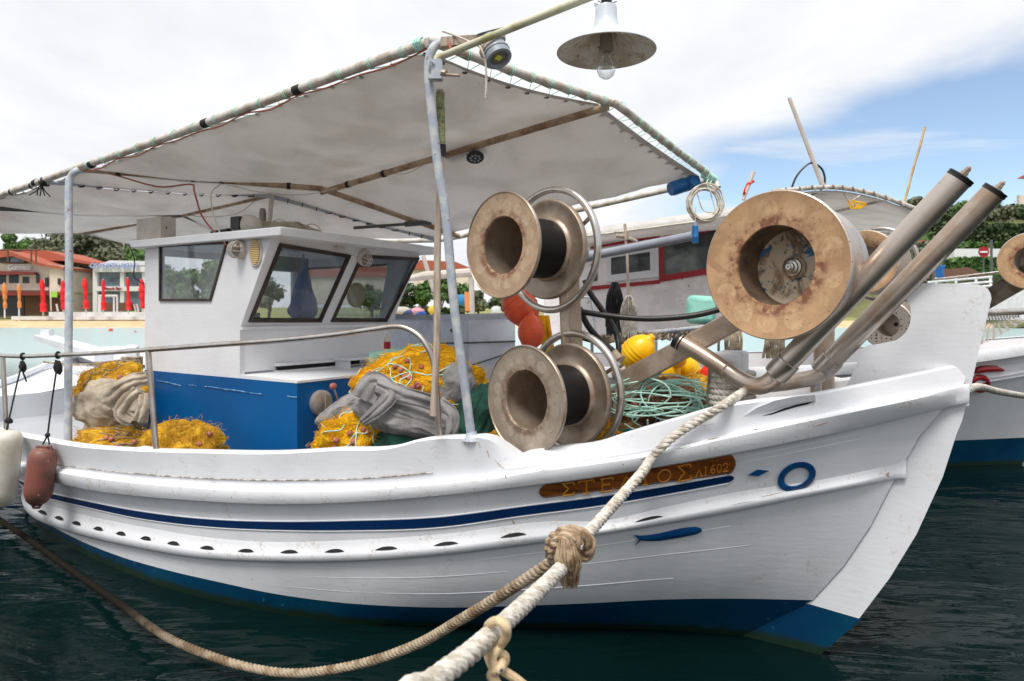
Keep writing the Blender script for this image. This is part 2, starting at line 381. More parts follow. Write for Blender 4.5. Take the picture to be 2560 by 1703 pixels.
def hline(pts, off=0.0, ext=None):
    q = [hit(a, b, off(a) if callable(off) else off) for a, b in pts]
    q = sorted(((x[0], x[2]) for x in q)); r = [q[0]]
    for x in q[1:]:
        if x[0]-r[-1][0] > .03: r.append(x)
    f = hermite([x[0] for x in r], [x[1] for x in r]); e = r[-1][0]
    f0 = f(e-.02); sl_ = (f(e-.02)-f(e-.6))/.58
    return lambda s: f(s) if s < e-.02 else f0+max(-.02, min(.05, sl_))*(s-e+.02)+.012*(s-e)**2
Lboot = hline([(316,1397),(420,1426),(550,1456),(700,1487),(825,1504),(991,1516),(1158,1519),(1325,1514),(1500,1507),(1629,1500),(1847,1497),(2000,1500)])
L2b = hline([(80,1284),(175,1327),(351,1369),(491,1392),(700,1403),(867,1402),(1116,1385),(1366,1354),(1510,1334),(1651,1311),(1826,1280),(2063,1231),(2240,1198)], .0)
L2c = hline([(70,1269),(175,1311),(351,1351),(491,1374),(700,1386),(950,1379),(1116,1366),(1366,1335),(1510,1323),(1651,1296),(1826,1262),(2100,1212),(2250,1182)], .035)
LSb = hline([(124,1245),(210,1265),(351,1295),(526,1316),(700,1324),(867,1325),(1116,1315),(1300,1289),(1500,1263),(1581,1250),(1836,1203),(2100,1150)])
LSt = hline([(124,1233),(210,1252),(351,1279),(526,1299),(700,1305),(867,1303),(1116,1292),(1300,1268),(1500,1242),(1581,1230),(1836,1186),(2100,1135)])
L4b = hline([(45,1179),(133,1201),(245,1226),(351,1239),(491,1250),(700,1259),(950,1251),(1158,1233),(1300,1217),(1475,1195),(1616,1172),(1826,1136),(2063,1089),(2226,1052),(2350,1022)], .01)
L4c = hline([(42,1163),(140,1179),(302,1202),(449,1215),(700,1227),(950,1220),(1116,1206),(1262,1190),(1300,1183),(1475,1160),(1616,1139),(1826,1091),(2063,1041),(2292,994),(2390,974)], .06)
L4t = hline([(42,1150),(140,1165),(302,1185),(449,1197),(700,1206),(950,1199),(1116,1184),(1262,1173),(1310,1168),(1475,1148),(1616,1127),(1826,1080),(2063,1032),(2292,986),(2380,972)], .0)
inw = lambda px: 0 if px < 1230 else (-.06 if px > 1300 else -.06*(px-1230)/70)
L5 = hline([(20,1086),(67,1095),(182,1116),(351,1129),(491,1133),(700,1135),(825,1128),(1000,1117),(1030,1108),(1180,1096),(1212,1096),(1240,1113),(1283,1146),(1310,1136),(1363,1127),(1496,1110),(1552,1091),(1619,1071),(1668,1057),(1791,1022),(1900,1005),(2031,990),(2114,974)], inw)
s_corner = hit(1283, 1146, -.06)[0]; s_up = hit(1212, 1096, 0)[0]
def inset5(s):
    if s > s_up: return 0
    if s < s_corner: return -.06
    return -.06*(s_up-s)/(s_up-s_corner)
S1 = 8.0
def start(fz):
    s = -.4
    for _ in range(30): s = s_rab(fz(s))
    return s
def stations(fz, n=150, s1=S1):
    s0 = start(fz); return [s0+(s1-s0)*(i/n) for i in range(n+1)]
boat = empty('fishing_boat', G(3.5, 0, 0), 'white wooden fishing boat with navy stripe and blue cabin base, moored in the foreground', 'fishing boat')
def lev(a, b, t): return lambda s: a(s)*(1-t)+b(s)*t
const = lambda c: (lambda s: c)
LV = [(const(-.45),0),(const(-.28),0),(const(-.12),0),(const(0.0),0),(Lboot,0),(lev(Lboot,L2b,.33),0),(lev(Lboot,L2b,.66),0),(L2b,0),(lev(L2b,LSb,.5),0),(LSb,0),(LSt,0),(L4b,0),(L4t,0),(lev(L4t,L5,.5),'i5'),(L5,'i5')]
NST = 170
def levpt(fz, off, i, side, s1=S1):
    s0 = start(fz) if not hasattr(fz, 'c') else fz.c
    s = s0+(s1-s0)*(i/NST)
    o = inset5(s) if off == 'i5' else off
    if off == 'i5' and fz is not L5: o *= .5
    z = fz(s); return G(s, side*max(.045, HB(s, z)+o), z), s
_st = {}
def start_c(fz):
    if fz not in _st: _st[fz] = start0(fz)
    return _st[fz]
start0 = start; start = start_c
def zbt(s): return .6+(L5(s)-.2-.6)*max(0, min(1, (.9-s)/.9))
hull = MB(); ends = []
for side in (1, -1):
    rows = []
    for i in range(NST+1):
        row = []
        for fz, off in LV: row.append(levpt(fz, off, i, side)[0])
        p, s = levpt(L5, 'i5', i, side); z5 = L5(s); b = max(.045, HB(s, z5)+inset5(s))
        wi = .09
        row += [G(s, side*max(.01, b-.015), z5+.012), G(s, side*max(.008, b-wi+.015), z5+.012), G(s, side*max(.006, b-wi), z5), G(s, side*max(.004, min(b-wi, HB(s, zbt(s))-.05)), zbt(s))]
        rows.append(row)
    ends.append(rows[-1])
    hull.grid(rows if side == 1 else [r[::-1] for r in rows], (lambda i, j: 1 if j < 4 else 0) if side == 1 else (lambda i, j: 1 if j >= len(rows[0])-5 else 0))
hull.grid([ends[1][:15], ends[0][:15]])
hu = obj('hull', hull, [M['white'], M['boot']], boat, 24)
dk = MB(); rows = []
for i in range(NST+1):
    s = start(L5)+.05+(S1-start(L5)-.05)*i/NST; b = max(.005, HB(s, L5(s))+inset5(s)-.085)
    zd = max(.66, zbt(s)+.06); b = min(b, max(.005, HB(s, zd)-.03))
    rows.append([G(s, b*(1-2*j/8), zd) for j in range(9)])
dk.grid(rows); obj('deck', dk, whitepaint('deck_paint', (.5,.52,.55)), boat)
def sweep(lines, prof, s0f, s1, n=170, taper=.25):
    pass
def strip(za, zb, prof, s0, s1, side=1, n=170, tap=.2, tapend=0):
    rows = []
    for i in range(n+1):
        s = s0+(s1-s0)*(i/n)**1.15; a = za(s); b = zb(s); k = min(1, max(.25, (s-s0)/tap)) if tap else 1
        rows.append([G(s, side*(HB(s, a+(b-a)*h)+o*k), a+(b-a)*h) for o, h in prof])
    m = MB(); m.grid(rows if side == 1 else [r[::-1] for r in rows])
    b_ = len(m.v); f = rows[0]; m.add(f, [tuple(range(len(f)))]); return m
railp = [(-.01,-.02),(.035,0.0),(.055,.1),(.062,.35),(.064,.7),(.058,.92),(.046,1.02),(.02,1.09),(-.02,1.13)]
rl = MB()
for side in (1, -1):
    q = strip(L4b, lambda s: max(L4c(s), L4b(s)+.05), railp, start(L4b)-.10, S1, side); rl.add(q.v, q.f)
obj('rub_rail', rl, M['rail'], boat, 28)
st = MB()
for side in (1, -1):
    q = strip(L2b, L2c, [(-.01,-.1),(.022,0),(.035,.25),(.038,.7),(.034,.95),(.016,1.35),(.006,1.9),(-.006,2.5)], start(L2b)-.05, S1, side); st.add(q.v, q.f)
obj('lower_strake', st, M['rail'], boat, 40)
# painted stripe with raised beads
sp = MB(); s_end = hit(1836, 1194)[0]
rows = []
for i in range(181):
    s = s_end+(7.9-s_end)*(i/180)**1.3; k = min(1, math.sqrt(max(0, 1-(1-min(1, (s-s_end)/.03))**2))) if s-s_end < .03 else 1
    a, b = LSb(s), LSt(s); c = (a+b)/2; h = (b-a)/2*max(.05, k)
    rows.append([G(s, HB(s, c+h*t)+(.007 if abs(t) < .97 else .0), c+h*t) for t in (-1,-.95,-.4,.4,.95,1)])
sp.grid(rows); obj('stripe', sp, M['navy'], boat)
bd = MB()
for fz, dz in ((LSb, -.006), (LSt, .004)):
    bd.tube([G(s, HB(s, fz(s)+dz)+.002, fz(s)+dz) for s in [s_end+.03+(7.9-s_end)*(i/170)**1.2 for i in range(171)]], .0045, 6)
rs_ = random.Random(2)
for t in (.3,.62,.85):   # plank seams, showing here and there
    fz = lev(Lboot, L2b, t); s0 = start(fz)+.25*t+.3+rs_.random()*.4
    while s0 < 7:
        ln = rs_.uniform(.5,1.6); n_ = int(ln*24)
        bd.tube([G(s, HB(s, fz(s))-.0026+.0012*math.sin(PI*i/n_), fz(s)) for i, s in [(i, s0+ln*i/n_) for i in range(n_+1)]], .0025, 5); s0 += ln+rs_.uniform(0,.4)
for t, e in ((.5, 1.3), (.75, .9)):
    fz = lev(LSt, L4b, t); s0 = start(fz)+.12
    bd.tube([G(s, HB(s, fz(s))-.0022, fz(s)) for s in [s0+(e)*i/60 for i in range(61)]], .0028, 5)
obj('plank_seam', bd, M['white'], boat)
# scuppers: black patches on the strake, painted for the shade inside the holes
SPR = [(-.01,-.1),(.022,0),(.035,.25),(.038,.7),(.034,.95),(.016,1.35),(.006,1.9),(-.006,2.5)]
def strake_out(h):
    for (o0, h0), (o1, h1) in zip(SPR[:-1], SPR[1:]):
        if h0 <= h <= h1: return o0+(o1-o0)*(h-h0)/(h1-h0)
    return 0
for px, py, w_ in [(37,1236,17),(105,1270,18),(147,1284,19),(191,1298,20),(246,1311,21),(303,1324,22),(366,1338,24),(435,1350,27),(519,1359,32),(616,1366,36),(724,1368,40),(837,1368,44),(967,1365,50),(1116,1355,56),(1285,1336,60),(1445,1314,62),(1622,1288,66)]:
    m = MB(); rows = []; s0_ = hit(px, py, .02)[0]; ds = abs(hit(px-w_/2, py, .02)[0]-hit(px+w_/2, py, .02)[0])/2*1.12
    for k in range(15):
        t = -1+2*k/14; s_ = s0_+ds*t; a, b = L2b(s_), L2c(s_); hh = (1-abs(t)**2.4)
        if k in (0, 14): hh = .02
        skew = .12*t
        row = []
        for h in (1.15-.07*hh, 1.15, 1.15+.14*hh, 1.15+.27*hh):
            o = strake_out(h); z = a+(b-a)*h; row.append(G(s_, HB(s_, z)+o+.0035, z))
        rows.append(row)
    m.grid(rows); obj('scupper', m, M['black'], boat)
# stem post and bow plate
prof = [(2404,1050),(2423,980),(2446,877),(2475,757),(2477,748),(2475,735),(2468,723),(2455,715),(2442,712),(2380,710),(2300,709),(2262,712),(2250,722),(2256,738),(2268,752),(2277,768),(2279,790),(2275,812),(2265,831),(2252,843),(2239,852),(2200,860),(2168,865),(2156,870),(2150,880),(2151,892),(2144,898),(2145,908),(2138,920),(2128,945),(2112,975)]
pl = [Pn(a, b, 0) for a, b in prof]+[G(.35, 0, 1.1), G(.8, 0, -.1), G(.6, 0, -.45), G(.25, 0, -.3)]+[Pn(a, b, 0) for a, b in [(2050,1632),(2063,1617),(2150,1538),(2226,1437),(2292,1329),(2357,1187),(2390,1084)]]
m = MB(); off = V((BN[0], BN[1], 0))*.05
m.prism([p-off for p in pl], off*2)
sto = obj('stem_post', m, [M['white'], M['boot']], boat, 30)
for p in sto.data.polygons: pass
# boot-top paint of the stem: thin coat on both cheeks
m = MB(); bp = [Pn(a, b, 0) for a, b in [(2029,1502),(2154,1538)]]; q = [Pn(a, b, 0) for a, b in [(2063,1617)]]
for sd_ in (1, -1):
    o2 = V((BN[0], BN[1], 0))*.0535*sd_
    poly = [bp[0]+o2, bp[1]+o2+V((.003,-.002,0)), q[0]+o2+V((.003,-.002,0)), G(.25,0,-.3)+o2, G(.75,0,-.3)+o2, G(.62,0,.2)+o2]
    m.add(poly, [tuple(range(6)) if sd_ == 1 else tuple(range(5,-1,-1))])
obj('stem_paint', m, M['boot'], boat)
# name board
def patch(pts, off):
    return [G(*hit(a, b, off)) for a, b in pts]
def qlerp(q, u, v):   # q: tl,tr,bl,br in px
    return (q[0][0]*(1-u)*(1-v)+q[1][0]*u*(1-v)+q[2][0]*(1-u)*v+q[3][0]*u*v, q[0][1]*(1-u)*(1-v)+q[1][1]*u*(1-v)+q[2][1]*(1-u)*v+q[3][1]*u*v)
NBQ = [(1348,1213),(1839,1132),(1348,1248),(1839,1185)]
M['board'] = mat('varnished_board', lin((138,78,30)), .3, c2=lin((96,52,20)), sc1=5, stretch=(1,1,7), bump=.2, bsc=30, spots=lin((160,100,70)), sc2=18, slo=.68)
M['gold'] = mat('gold_lettering', lin((196,130,34)), .45)
m = MB(); rows = []
for i in range(41):
    u = .5-.5*math.cos(PI*i/40); row = []
    e = 1 if 0.04 < u < .96 else math.sqrt(max(.05, 1-(1-min(u, 1-u)/.04)**2))
    for v in (0, .1, .5, .9, 1):
        vv = .5+(v-.5)*e; row.append(G(*hit(*qlerp(NBQ, u, vv), .016 if 0 < v < 1 else .0)))
    rows.append(row)
m.grid(rows); nb = obj('name_board', m, M['board'], boat, 25)
def text_mesh(body, size=1.0):
    cu = bpy.data.curves.new('t', 'FONT'); cu.body = body; cu.size = size; cu.resolution_u = 3
    o = bpy.data.objects.new('t', cu); col.objects.link(o); bpy.context.view_layer.update()
    me = o.to_mesh(); vs = [v.co.copy() for v in me.vertices]; fs = [tuple(p.vertices) for p in me.polygons]
    o.to_mesh_clear(); bpy.data.objects.remove(o); bpy.data.curves.remove(cu); return vs, fs
def letters(body, quad, off, bold=0):
    vs, fs = text_mesh(body); x0 = min(v.x for v in vs); x1 = max(v.x for v in vs); y0 = min(v.y for v in vs); y1 = max(v.y for v in vs)
    m = MB(); m.add([G(*hit(*qlerp(quad, (v.x-x0)/(x1-x0), 1-(v.y-y0)/(y1-y0)), off)) for v in vs], fs); return m
# serif capitals drawn as strokes
STK = {'Σ': [((.95,.78),(.95,1),(.05,1),(.55,.52),(.05,0),(.95,0),(.95,.22))], 'Τ': [((.02,.8),(.02,1),(.98,1),(.98,.8)),((.5,1),(.5,0)),((.28,0),(.72,0))],
 'Ε': [((.95,.8),(.95,1),(.08,1)),((.22,1),(.22,0)),((.08,0),(.95,0),(.95,.22)),((.22,.52),(.75,.52))], 'Λ': [((.1,0),(.5,1),(.9,0)),((-.02,0),(.25,0)),((.72,0),(1.02,0))],
 'Ι': [((.5,0),(.5,1)),((.2,1),(.8,1)),((.2,0),(.8,0))], 'Ο': [[(.5+.45*math.cos(a*PI/12), .5+.5*math.sin(a*PI/12)) for a in range(25)]],
 '6': [[(.85,.95),(.5,1),(.2,.75),(.1,.4),(.15,.12),(.5,0),(.82,.12),(.88,.35),(.7,.55),(.4,.55),(.14,.35)]], '0': [[(.5+.42*math.cos(a*PI/10), .5+.5*math.sin(a*PI/10)) for a in range(21)]],
 '2': [[(.1,.75),(.25,.97),(.6,1),(.85,.8),(.75,.5),(.1,0),(.9,0)]], '.': [((.3,0),(.6,0),(.6,.08))]}
def strokes(seq, thick, off):
    m = MB()
    for ch, (x0, yb0, x1, yb1, hpx) in seq:
        for st_ in STK[ch]:
            pts = []
            for a, b in zip(st_[:-1], st_[1:]):
                for k in range(5): pts.append((a[0]+(b[0]-a[0])*k/5, a[1]+(b[1]-a[1])*k/5))
            pts.append(st_[-1]); P3 = []
            for (u, v) in pts:
                x = x0+(x1-x0)*u; y = yb0+(yb1-yb0)*u-hpx*v; P3.append(V(G(*hit(x, y, off))))
            # flat ribbon: tube squashed is fine at this size
            m.tube(P3, thick, 6)
    return m
NAME = [('Σ',(1404,1240,1436,1236,30)),('Τ',(1446,1236,1486,1231,31)),('Ε',(1498,1231,1534,1226,32)),('Λ',(1546,1225,1586,1219,31)),('Ι',(1602,1214,1624,1211,32)),('Ο',(1643,1208,1678,1202,30)),('Σ',(1692,1205,1728,1198,38)),('.',(1726,1196,1734,1195,20)),
        ('Λ',(1738,1193,1756,1190,18)),('Ι',(1760,1189,1768,1187,20)),('6',(1776,1185,1788,1183,20)),('0',(1792,1182,1804,1180,20)),('2',(1806,1180,1822,1177,20))]
obj('lettering', strokes(NAME[:7], .0045, .0165), M['gold'], nb); 
obj('lettering', strokes(NAME[7:], .0027, .0165), M['gold'], nb)
# ring, diamond and fish emblems
def ringpx(cx, cy, a, b, rot): return [(cx+a*math.cos(t)*math.cos(rot)-b*math.sin(t)*math.sin(rot), cy+a*math.cos(t)*math.sin(rot)+b*math.sin(t)*math.cos(rot)) for t in [2*PI*k/48 for k in range(49)]]
m = MB(); R_ = -.42
m.grid([patch(ringpx(1992,1192.5,50*k,35*q,R_), o) for k, q, o in ((1.0,1.0,0),(.99,.99,.018),(.72,.64,.02),(.66,.58,.014),(.65,.57,0))])
obj('ring_emblem', m, M['emblem'], boat, 50)
m = MB(); d = patch([(1870,1188),(1894,1174),(1923,1177),(1896,1191)], .012); e = patch([(1870,1188),(1894,1174),(1923,1177),(1896,1191)], 0)
m.hexa(e, d); obj('diamond_emblem', m, M['emblem'], boat)
top = [(1586,1337),(1600,1339),(1625,1337),(1650,1333),(1675,1327),(1700,1321),(1720,1318),(1740,1317),(1752,1320)]
botm = [(1588,1365),(1602,1352),(1625,1354),(1650,1353),(1675,1349),(1700,1345),(1720,1341),(1740,1337),(1755,1329)]
m = MB(); mid = [((a[0]+b[0])/2, (a[1]+b[1])/2) for a, b in zip(top, botm)]; mid[0] = (1597,1350)
m.grid([patch(top, 0), patch([(a[0], a[1]*.9+b[1]*.1) for a, b in zip(top, mid)], .012), patch(mid, .018), patch([(a[0], a[1]*.9+b[1]*.1) for a, b in zip(botm, mid)], .012), patch(botm, 0)])
obj('fish_emblem', m, M['emblem'], boat, 60)

# worn seam between bulwark and rail, paint chips and rust runs
M['seam'] = mat('dirty_seam', lin((120,108,92)), .9, c2=lin((200,196,190)), sc1=26, lo=.42, hi=.58)
m = MB(); m.tube([G(s, HB(s, L4t(s))+.004, L4t(s)+.012) for s in [1.75+(6.4-1.75)*i/260 for i in range(261)]], .0035, 5); obj('rail_seam', m, M['seam'], boat)
M['chip'] = mat('bare_wood_chip', lin((214,196,178)), .9, c2=lin((168,134,112)), sc1=40); M['rust'] = mat('rust_run', lin((186,124,84)), .9, c2=lin((222,200,180)), sc1=40)
rq = random.Random(6)
def chip(x, y, dx, dy, w_, mt, off):
    m = MB(); rows = []
    for i in range(7):
        t = i/6; cx_, cy_ = x+dx*t+rq.uniform(-.8,.8), y+dy*t+rq.uniform(-.5,.5); ww = w_*.45*(math.sin(PI*(.08+.84*t)))*rq.uniform(.6,1.2); nx, ny = (-dy, dx); l = math.hypot(nx, ny); nx /= l; ny /= l
        rows.append([G(*hit(cx_+nx*ww, cy_+ny*ww, off)), G(*hit(cx_-nx*ww, cy_-ny*ww, off))])
    m.grid(rows); obj('paint_chip', m, M[mt], boat)
for q in [(1152,1103,4,12,1.2,'chip',.004),(1164,1102,-4,14,1.1,'chip',.004),(1170,1104,3,12,1.2,'chip',.004),(1196,1104,4,14,2.5,'chip',.004),(1216,1124,8,20,3.2,'chip',.0),(1236,1150,26,24,2.5,'chip',.0),(1262,1186,4,12,3,'chip',.062),(1217,1190,2,10,1.5,'chip',.062),
          (2030,1068,42,-12,2.6,'rust',.069),(1745,1066,40,-6,1.2,'rust',-.02),(1770,1100,26,-6,4,'chip',.066),(1690,1124,40,-9,3.5,'seam',.068),(1600,1150,26,-6,3,'seam',.068),(1880,1076,18,-5,2.4,'chip',.069),(1350,1178,22,-4,2,'seam',.066),(980,1218,18,-1,2,'chip',.066),(1830,1262,60,-10,1.6,'seam',.037),(1900,1243,60,-13,2,'chip',.037),(2045,1216,3,3,2,'rust',.036),(450,1193,4,14,2.2,'seam',.02),(1338,1346,40,-5,1.6,'chip',.037)]:
    chip(*q)

def bq(x, y, o=0): return G(*hit(x, y, -.055+o))
m = MB(); top_ = [bq(x, y, .0) for x, y in [(1856,1047),(1895,1022),(1940,1004),(1990,994),(2040,989),(2041,1004),(2000,1008),(1960,1018),(1925,1032),(1890,1043)]]; m.prism(top_, V((BN[0], BN[1], .25)).normalized()*.03); obj('hawse_block', m, M['rail'], boat, 30)
m = MB(); m.grid([[bq(x, y, .036), bq(x, y+h, .036)] for x, y, h in [(1905,1040,.5),(1930,1033,4),(1960,1021,6),(1990,1012,6),(2020,1006,5),(2036,1003,1)]]); obj('hawse_slot', m, M['black'], boat)  # slot is a black surface strip, standing in for the shade in the notch
# ---------------------------------------------------------------- wheelhouse
NW = .80
wh = empty_part = None
def unit(v): v = V(v); v.normalize(); return v
UN = V((BN[0], BN[1], 0)); UU = V((BU[0], BU[1], 0)); UZ = V((0,0,1))
A0 = Pn(600, 822, NW); A1 = Pn(681, 587, NW); s_lo = L(A0)[0]; s_hi = L(A1)[0]
Bf = Ps(977, 815, s_lo); NF = L(Bf)[1]            # far side
fn_ = unit((A1-A0).cross(UN)); s_aft = L(Pn(362, 800, NW))[0]
Pf = lambda x, y: on_plane(x, y, A0, fn_)
Pw = lambda x, y: Pn(x, y, NW)
M['glass'] = NT('window_glass').m
def mkglass(name, tint=(.76,.79,.81), a=.12):
    t = NT(name); g = t.n('ShaderNodeBsdfGlossy'); g.inputs[1].default_value = .02; g.inputs[0].default_value = (1,1,1,1)
    tr = t.n('ShaderNodeBsdfTransparent'); tr.inputs[0].default_value = (*tint, 1); fr = t.n('ShaderNodeLayerWeight'); fr.inputs[0].default_value = .5
    df = t.n('ShaderNodeBsdfDiffuse'); df.inputs[0].default_value = (.6,.63,.63,1)
    mx = t.n('ShaderNodeMixShader'); m2 = t.n('ShaderNodeMixShader'); t.l(t.math('MULTIPLY_ADD', t.math('POWER', fr.outputs['Facing'], 4), .6, .045), mx.inputs[0])
    t.l(tr.outputs[0], mx.inputs[1]); t.l(g.outputs[0], mx.inputs[2]); t.l(t.math('MULTIPLY', t.ramp(t.noise(4, 5), .3, .7), a), m2.inputs[0])
    t.l(mx.outputs[0], m2.inputs[1]); t.l(df.outputs[0], m2.inputs[2]); t.l(m2.outputs[0], t.out.inputs[0]); return t.m
M['glass'] = mkglass('window_glass')
whl = MB()
z_le = 1.37; z_dk = .66; zr = L(Pn(700, 566, NW+.06))[2]
z_top = zr-.03
def Wp(s, n, z): return G(s, n, z)
# near side wall with window hole, top limited at roof
wside = [Wp(s_aft, NW, z_dk), Wp(s_lo, NW, z_dk), Wp(s_lo, NW, L(A0)[2])]
tt = (z_top-A0.z)/(A1.z-A0.z); Atop = A0+(A1-A0)*tt; wside += [Atop, Wp(s_aft, NW, z_top)]
win_s = [Pw(400,612), Pw(571,604), Pw(529,753), Pw(400,753)]
th = .04
def shift(pts, v): return [p+v for p in pts]
def inset(poly, d):
    c = sum(poly, V((0,0,0)))/len(poly); out_ = []
    n = len(poly); nr = (poly[1]-poly[0]).cross(poly[2]-poly[1]).normalized()
    for i in range(n):
        a, b, e = poly[i-1], poly[i], poly[(i+1) % n]
        t1 = (b-a).normalized(); t2 = (e-b).normalized(); n1 = nr.cross(t1); n2 = nr.cross(t2)
        k = (n1+n2); out_.append(b+k*(d/(1+n1.dot(n2))))
    return out_
whl.prism(wside, -UN*th, 0, [win_s])
dn = UN*(NF-NW)
def mir(pts): return [p+dn for p in pts]
win_f = [Wp(s_aft-.1, NF, 1.72), Wp(s_lo+.12, NF, 1.72), Wp(s_lo+.0, NF, z_top-.1), Wp(s_aft-.1, NF, z_top-.1)]
whl.prism(mir(wside), UN*th, 0, [win_f])
# front wall (leaning forward) with two holes
wf = [A0, A0+UN*(NF-NW), Atop+UN*(NF-NW), Atop]
W1 = [Pf(699,607), Pf(877,637), Pf(802,805), Pf(620,805)]; W2 = [Pf(902,636), Pf(1048,644), Pf(966,804), Pf(826,804)]
bk = -fn_ if fn_.dot(UU) < 0 else fn_
bk = fn_*(1 if fn_.dot(UU) > 0 else -1)
wfi = [wf[0]-UN*th, wf[1]+UN*th, wf[2]+UN*th, wf[3]-UN*th]
whl.prism([wfi[0], wfi[1], W2[2], W2[3], W1[2], W1[3]], bk*th); whl.prism([wfi[3], wfi[2], W2[1], W2[0], W1[1], W1[0]], bk*th)
whl.prism([wfi[0], W1[3], W1[0], wfi[3]], bk*th); whl.prism([wfi[1], W2[2], W2[1], wfi[2]], bk*th); whl.prism([W1[2], W2[3], W2[0], W1[1]], bk*th)
# lower front
lf = [Wp(s_lo, NW-th, z_le), Wp(s_lo, NF+th, z_le), A0+UN*(NF-NW+th), A0-UN*th]
whl.prism(lf, UU*th, 0)
sill = MB(); 
whl.box((A0+Bf)/2+V((0,0,.004))-UU*.012, ((NW-NF)+.0, .03, .022), 0, (UN, UU, UZ))
# back wall with door opening
bw = [Wp(s_aft-.002, NW-th, z_dk), Wp(s_aft-.002, NF+th, z_dk), Wp(s_aft-.002, NF+th, z_top), Wp(s_aft-.002, NW-th, z_top)]
hole = [Wp(s_aft-.002, NW-.12, z_dk+.35), Wp(s_aft-.002, NF+.12, z_dk+.35), Wp(s_aft-.002, NF+.12, z_top-.08), Wp(s_aft-.002, NW-.12, z_top-.08)]
whl.prism(bw, -UU*th, 0, [hole])
house = obj('wheelhouse', whl, M['cabin'], boat, 30)
# roof slab
rf = MB(); e = .07
r0 = [Wp(s_aft+.12, NW+e, zr-.055), Wp(L(Pn(700,566,NW+e))[0], NW+e, zr-.065), Wp(L(Pn(700,566,NW+e))[0], NF-e, zr-.065), Wp(s_aft+.12, NF-e, zr-.055)]
rf.hexa(r0, [p+V((0,0,.062)) for p in r0]); 
rmid = [r0[0].lerp(r0[2], .06)+V((0,0,.062)), r0[1].lerp(r0[3], .06)+V((0,0,.062)), r0[2].lerp(r0[0], .06)+V((0,0,.062)), r0[3].lerp(r0[1], .06)+V((0,0,.062))]
rf.hexa(rmid, [p+V((0,0,.02)) for p in rmid])
ro = obj('roof', rf, M['cabin'], boat, 30); bv = ro.modifiers.new('bev', 'BEVEL'); bv.width = .008; bv.segments = 2
# ceiling and far interior trim
def window(q, fw, bar, nrm):
    m = MB(); qi = inset(q, bar)
    m.prism(shift(q, -nrm*fw), nrm*(fw*2.0), 0, [shift(qi, -nrm*fw)])
    wo = obj('window', m, M['frame'], boat, 30)
    g = MB(); g.prism(shift(qi, -nrm*.003), nrm*.006); obj('pane', g, M['glass'], wo, 30); return wo
def fixdir(q):
    return q
for q, nr, bar in ((win_s, UN, .019), (win_f, -UN, .02), (W1, -bk, .029), (W2, -bk, .029)):
    qq = [p for p in q]; nrm = (qq[1]-qq[0]).cross(qq[2]-qq[1]).normalized()
    qi = inset(qq, .01); c = sum(qq, V((0,0,0)))/4
    if (qi[0]-c).length > (qq[0]-c).length: qq = qq[::-1]
    window(qq, .012, bar, nr)
# thin white sill line over windows, blue base with ledge
sf = L(Pn(744, 960, NW))[0]
base = MB()
base.hexa([Wp(s_aft, NW+.004, z_dk), Wp(sf, NW+.004, z_dk), Wp(sf, NF, z_dk), Wp(s_aft, NF, z_dk)], [Wp(s_aft, NW+.004, L(Pw(362,925))[2]), Wp(sf, NW+.004, L(Pn(744,959,NW))[2]), Wp(sf, NF, L(Pn(744,959,NW))[2]), Wp(s_aft, NF, 1.3)])
obj('cabin_base', base, M['blue'], boat, 30)
zb = L(Pn(744,959,NW))[2]
m = MB(); m.hexa([Wp(s_lo+.0, NW-.002, zb+.002), Wp(sf-.006, NW+.008, zb+.002), Wp(sf-.006, NF, zb+.002), Wp(s_lo, NF, zb+.002)], [Wp(s_lo, NW-.002, zb+.03), Wp(sf-.006, NW+.008, zb+.018), Wp(sf-.006, NF, zb+.018), Wp(s_lo, NF, zb+.03)])
m.box(Wp(s_lo-.02, .05, zb+.085), (.9, .06, .022), 0, (UN, UU, UZ)); m.box(Wp(s_lo-.02, .05, zb+.03), (.9, .05, .02), 0, (UN, UU, UZ))
m.box(Wp(s_lo-.13, -.38, zb+.10), (.62, .2, .02), 0, (UN, UU, UZ)); m.box(Wp(s_lo-.12, -.1, zb+.06), (.02, .16, .08), 0, (UN, UU, UZ))
obj('ledge', m, M['cabin'], boat, 30)
m = MB(); m.box(Wp(s_lo-.01, .05, zb+.057), (.86, .05, .03), 0, (UN, UU, UZ)); obj('ledge_slot', m, M['black'], boat)
# worn white scratches of the blue side
M['scr'] = mat('scratched_paint', lin((120,170,206)), .5, c2=lin((30,96,156)), sc1=40)
m = MB()
for x0, y0, x1, y1 in ((392,951,452,965),(472,962,492,966),(512,966,655,986),(718,991,742,994)):
    rows = []
    for i in range(9):
        t = i/8; x = x0+(x1-x0)*t; y = y0+(y1-y0)*t+random.uniform(-.8,.8); hh = .6+random.random()*1.6
        rows.append([Pn(x, y-hh, NW+.0075), Pn(x, y, NW+.011), Pn(x, y+hh, NW+.0075)])
    m.grid(rows)
obj('scratch', m, M['scr'], boat)
# vent, bulkhead lamps, junction box
m = MB(); c = Pw(641,631); m.lathe(c-UN*.01, UN, [(.001,.0),(.085,.0),(.085,.02),(.078,.026),(.07,.022),(.001,.022)], 32)
for v in m.v:
    d = v-c; v += UZ*(d.z*.28)-UU*(d.dot(UU)*.18)
vent = obj('vent', m, M['boxw'], boat); m = MB(); m.lathe(c, UN, [(.066,.0135),(.001,.0135)], 28)
for v in m.v: d = v-c; v += UZ*(d.z*.28)-UU*(d.dot(UU)*.18)
obj('vent_backing', m, M['frame'], vent)
m = MB()
m.lathe(c+UN*.0035, UN, [(.001,.010),(.001,.011)], 8)
for k in range(13):
    z = (k-6)/6.6*.088; hw = .066*math.sqrt(max(.02, 1-(k-6)**2/43)); m.box(c+UN*.016+UZ*z, (hw*2*.8, .007, .0095), 0, (UU, UN, UZ))
obj('vent_slats', m, M['cream'], vent)
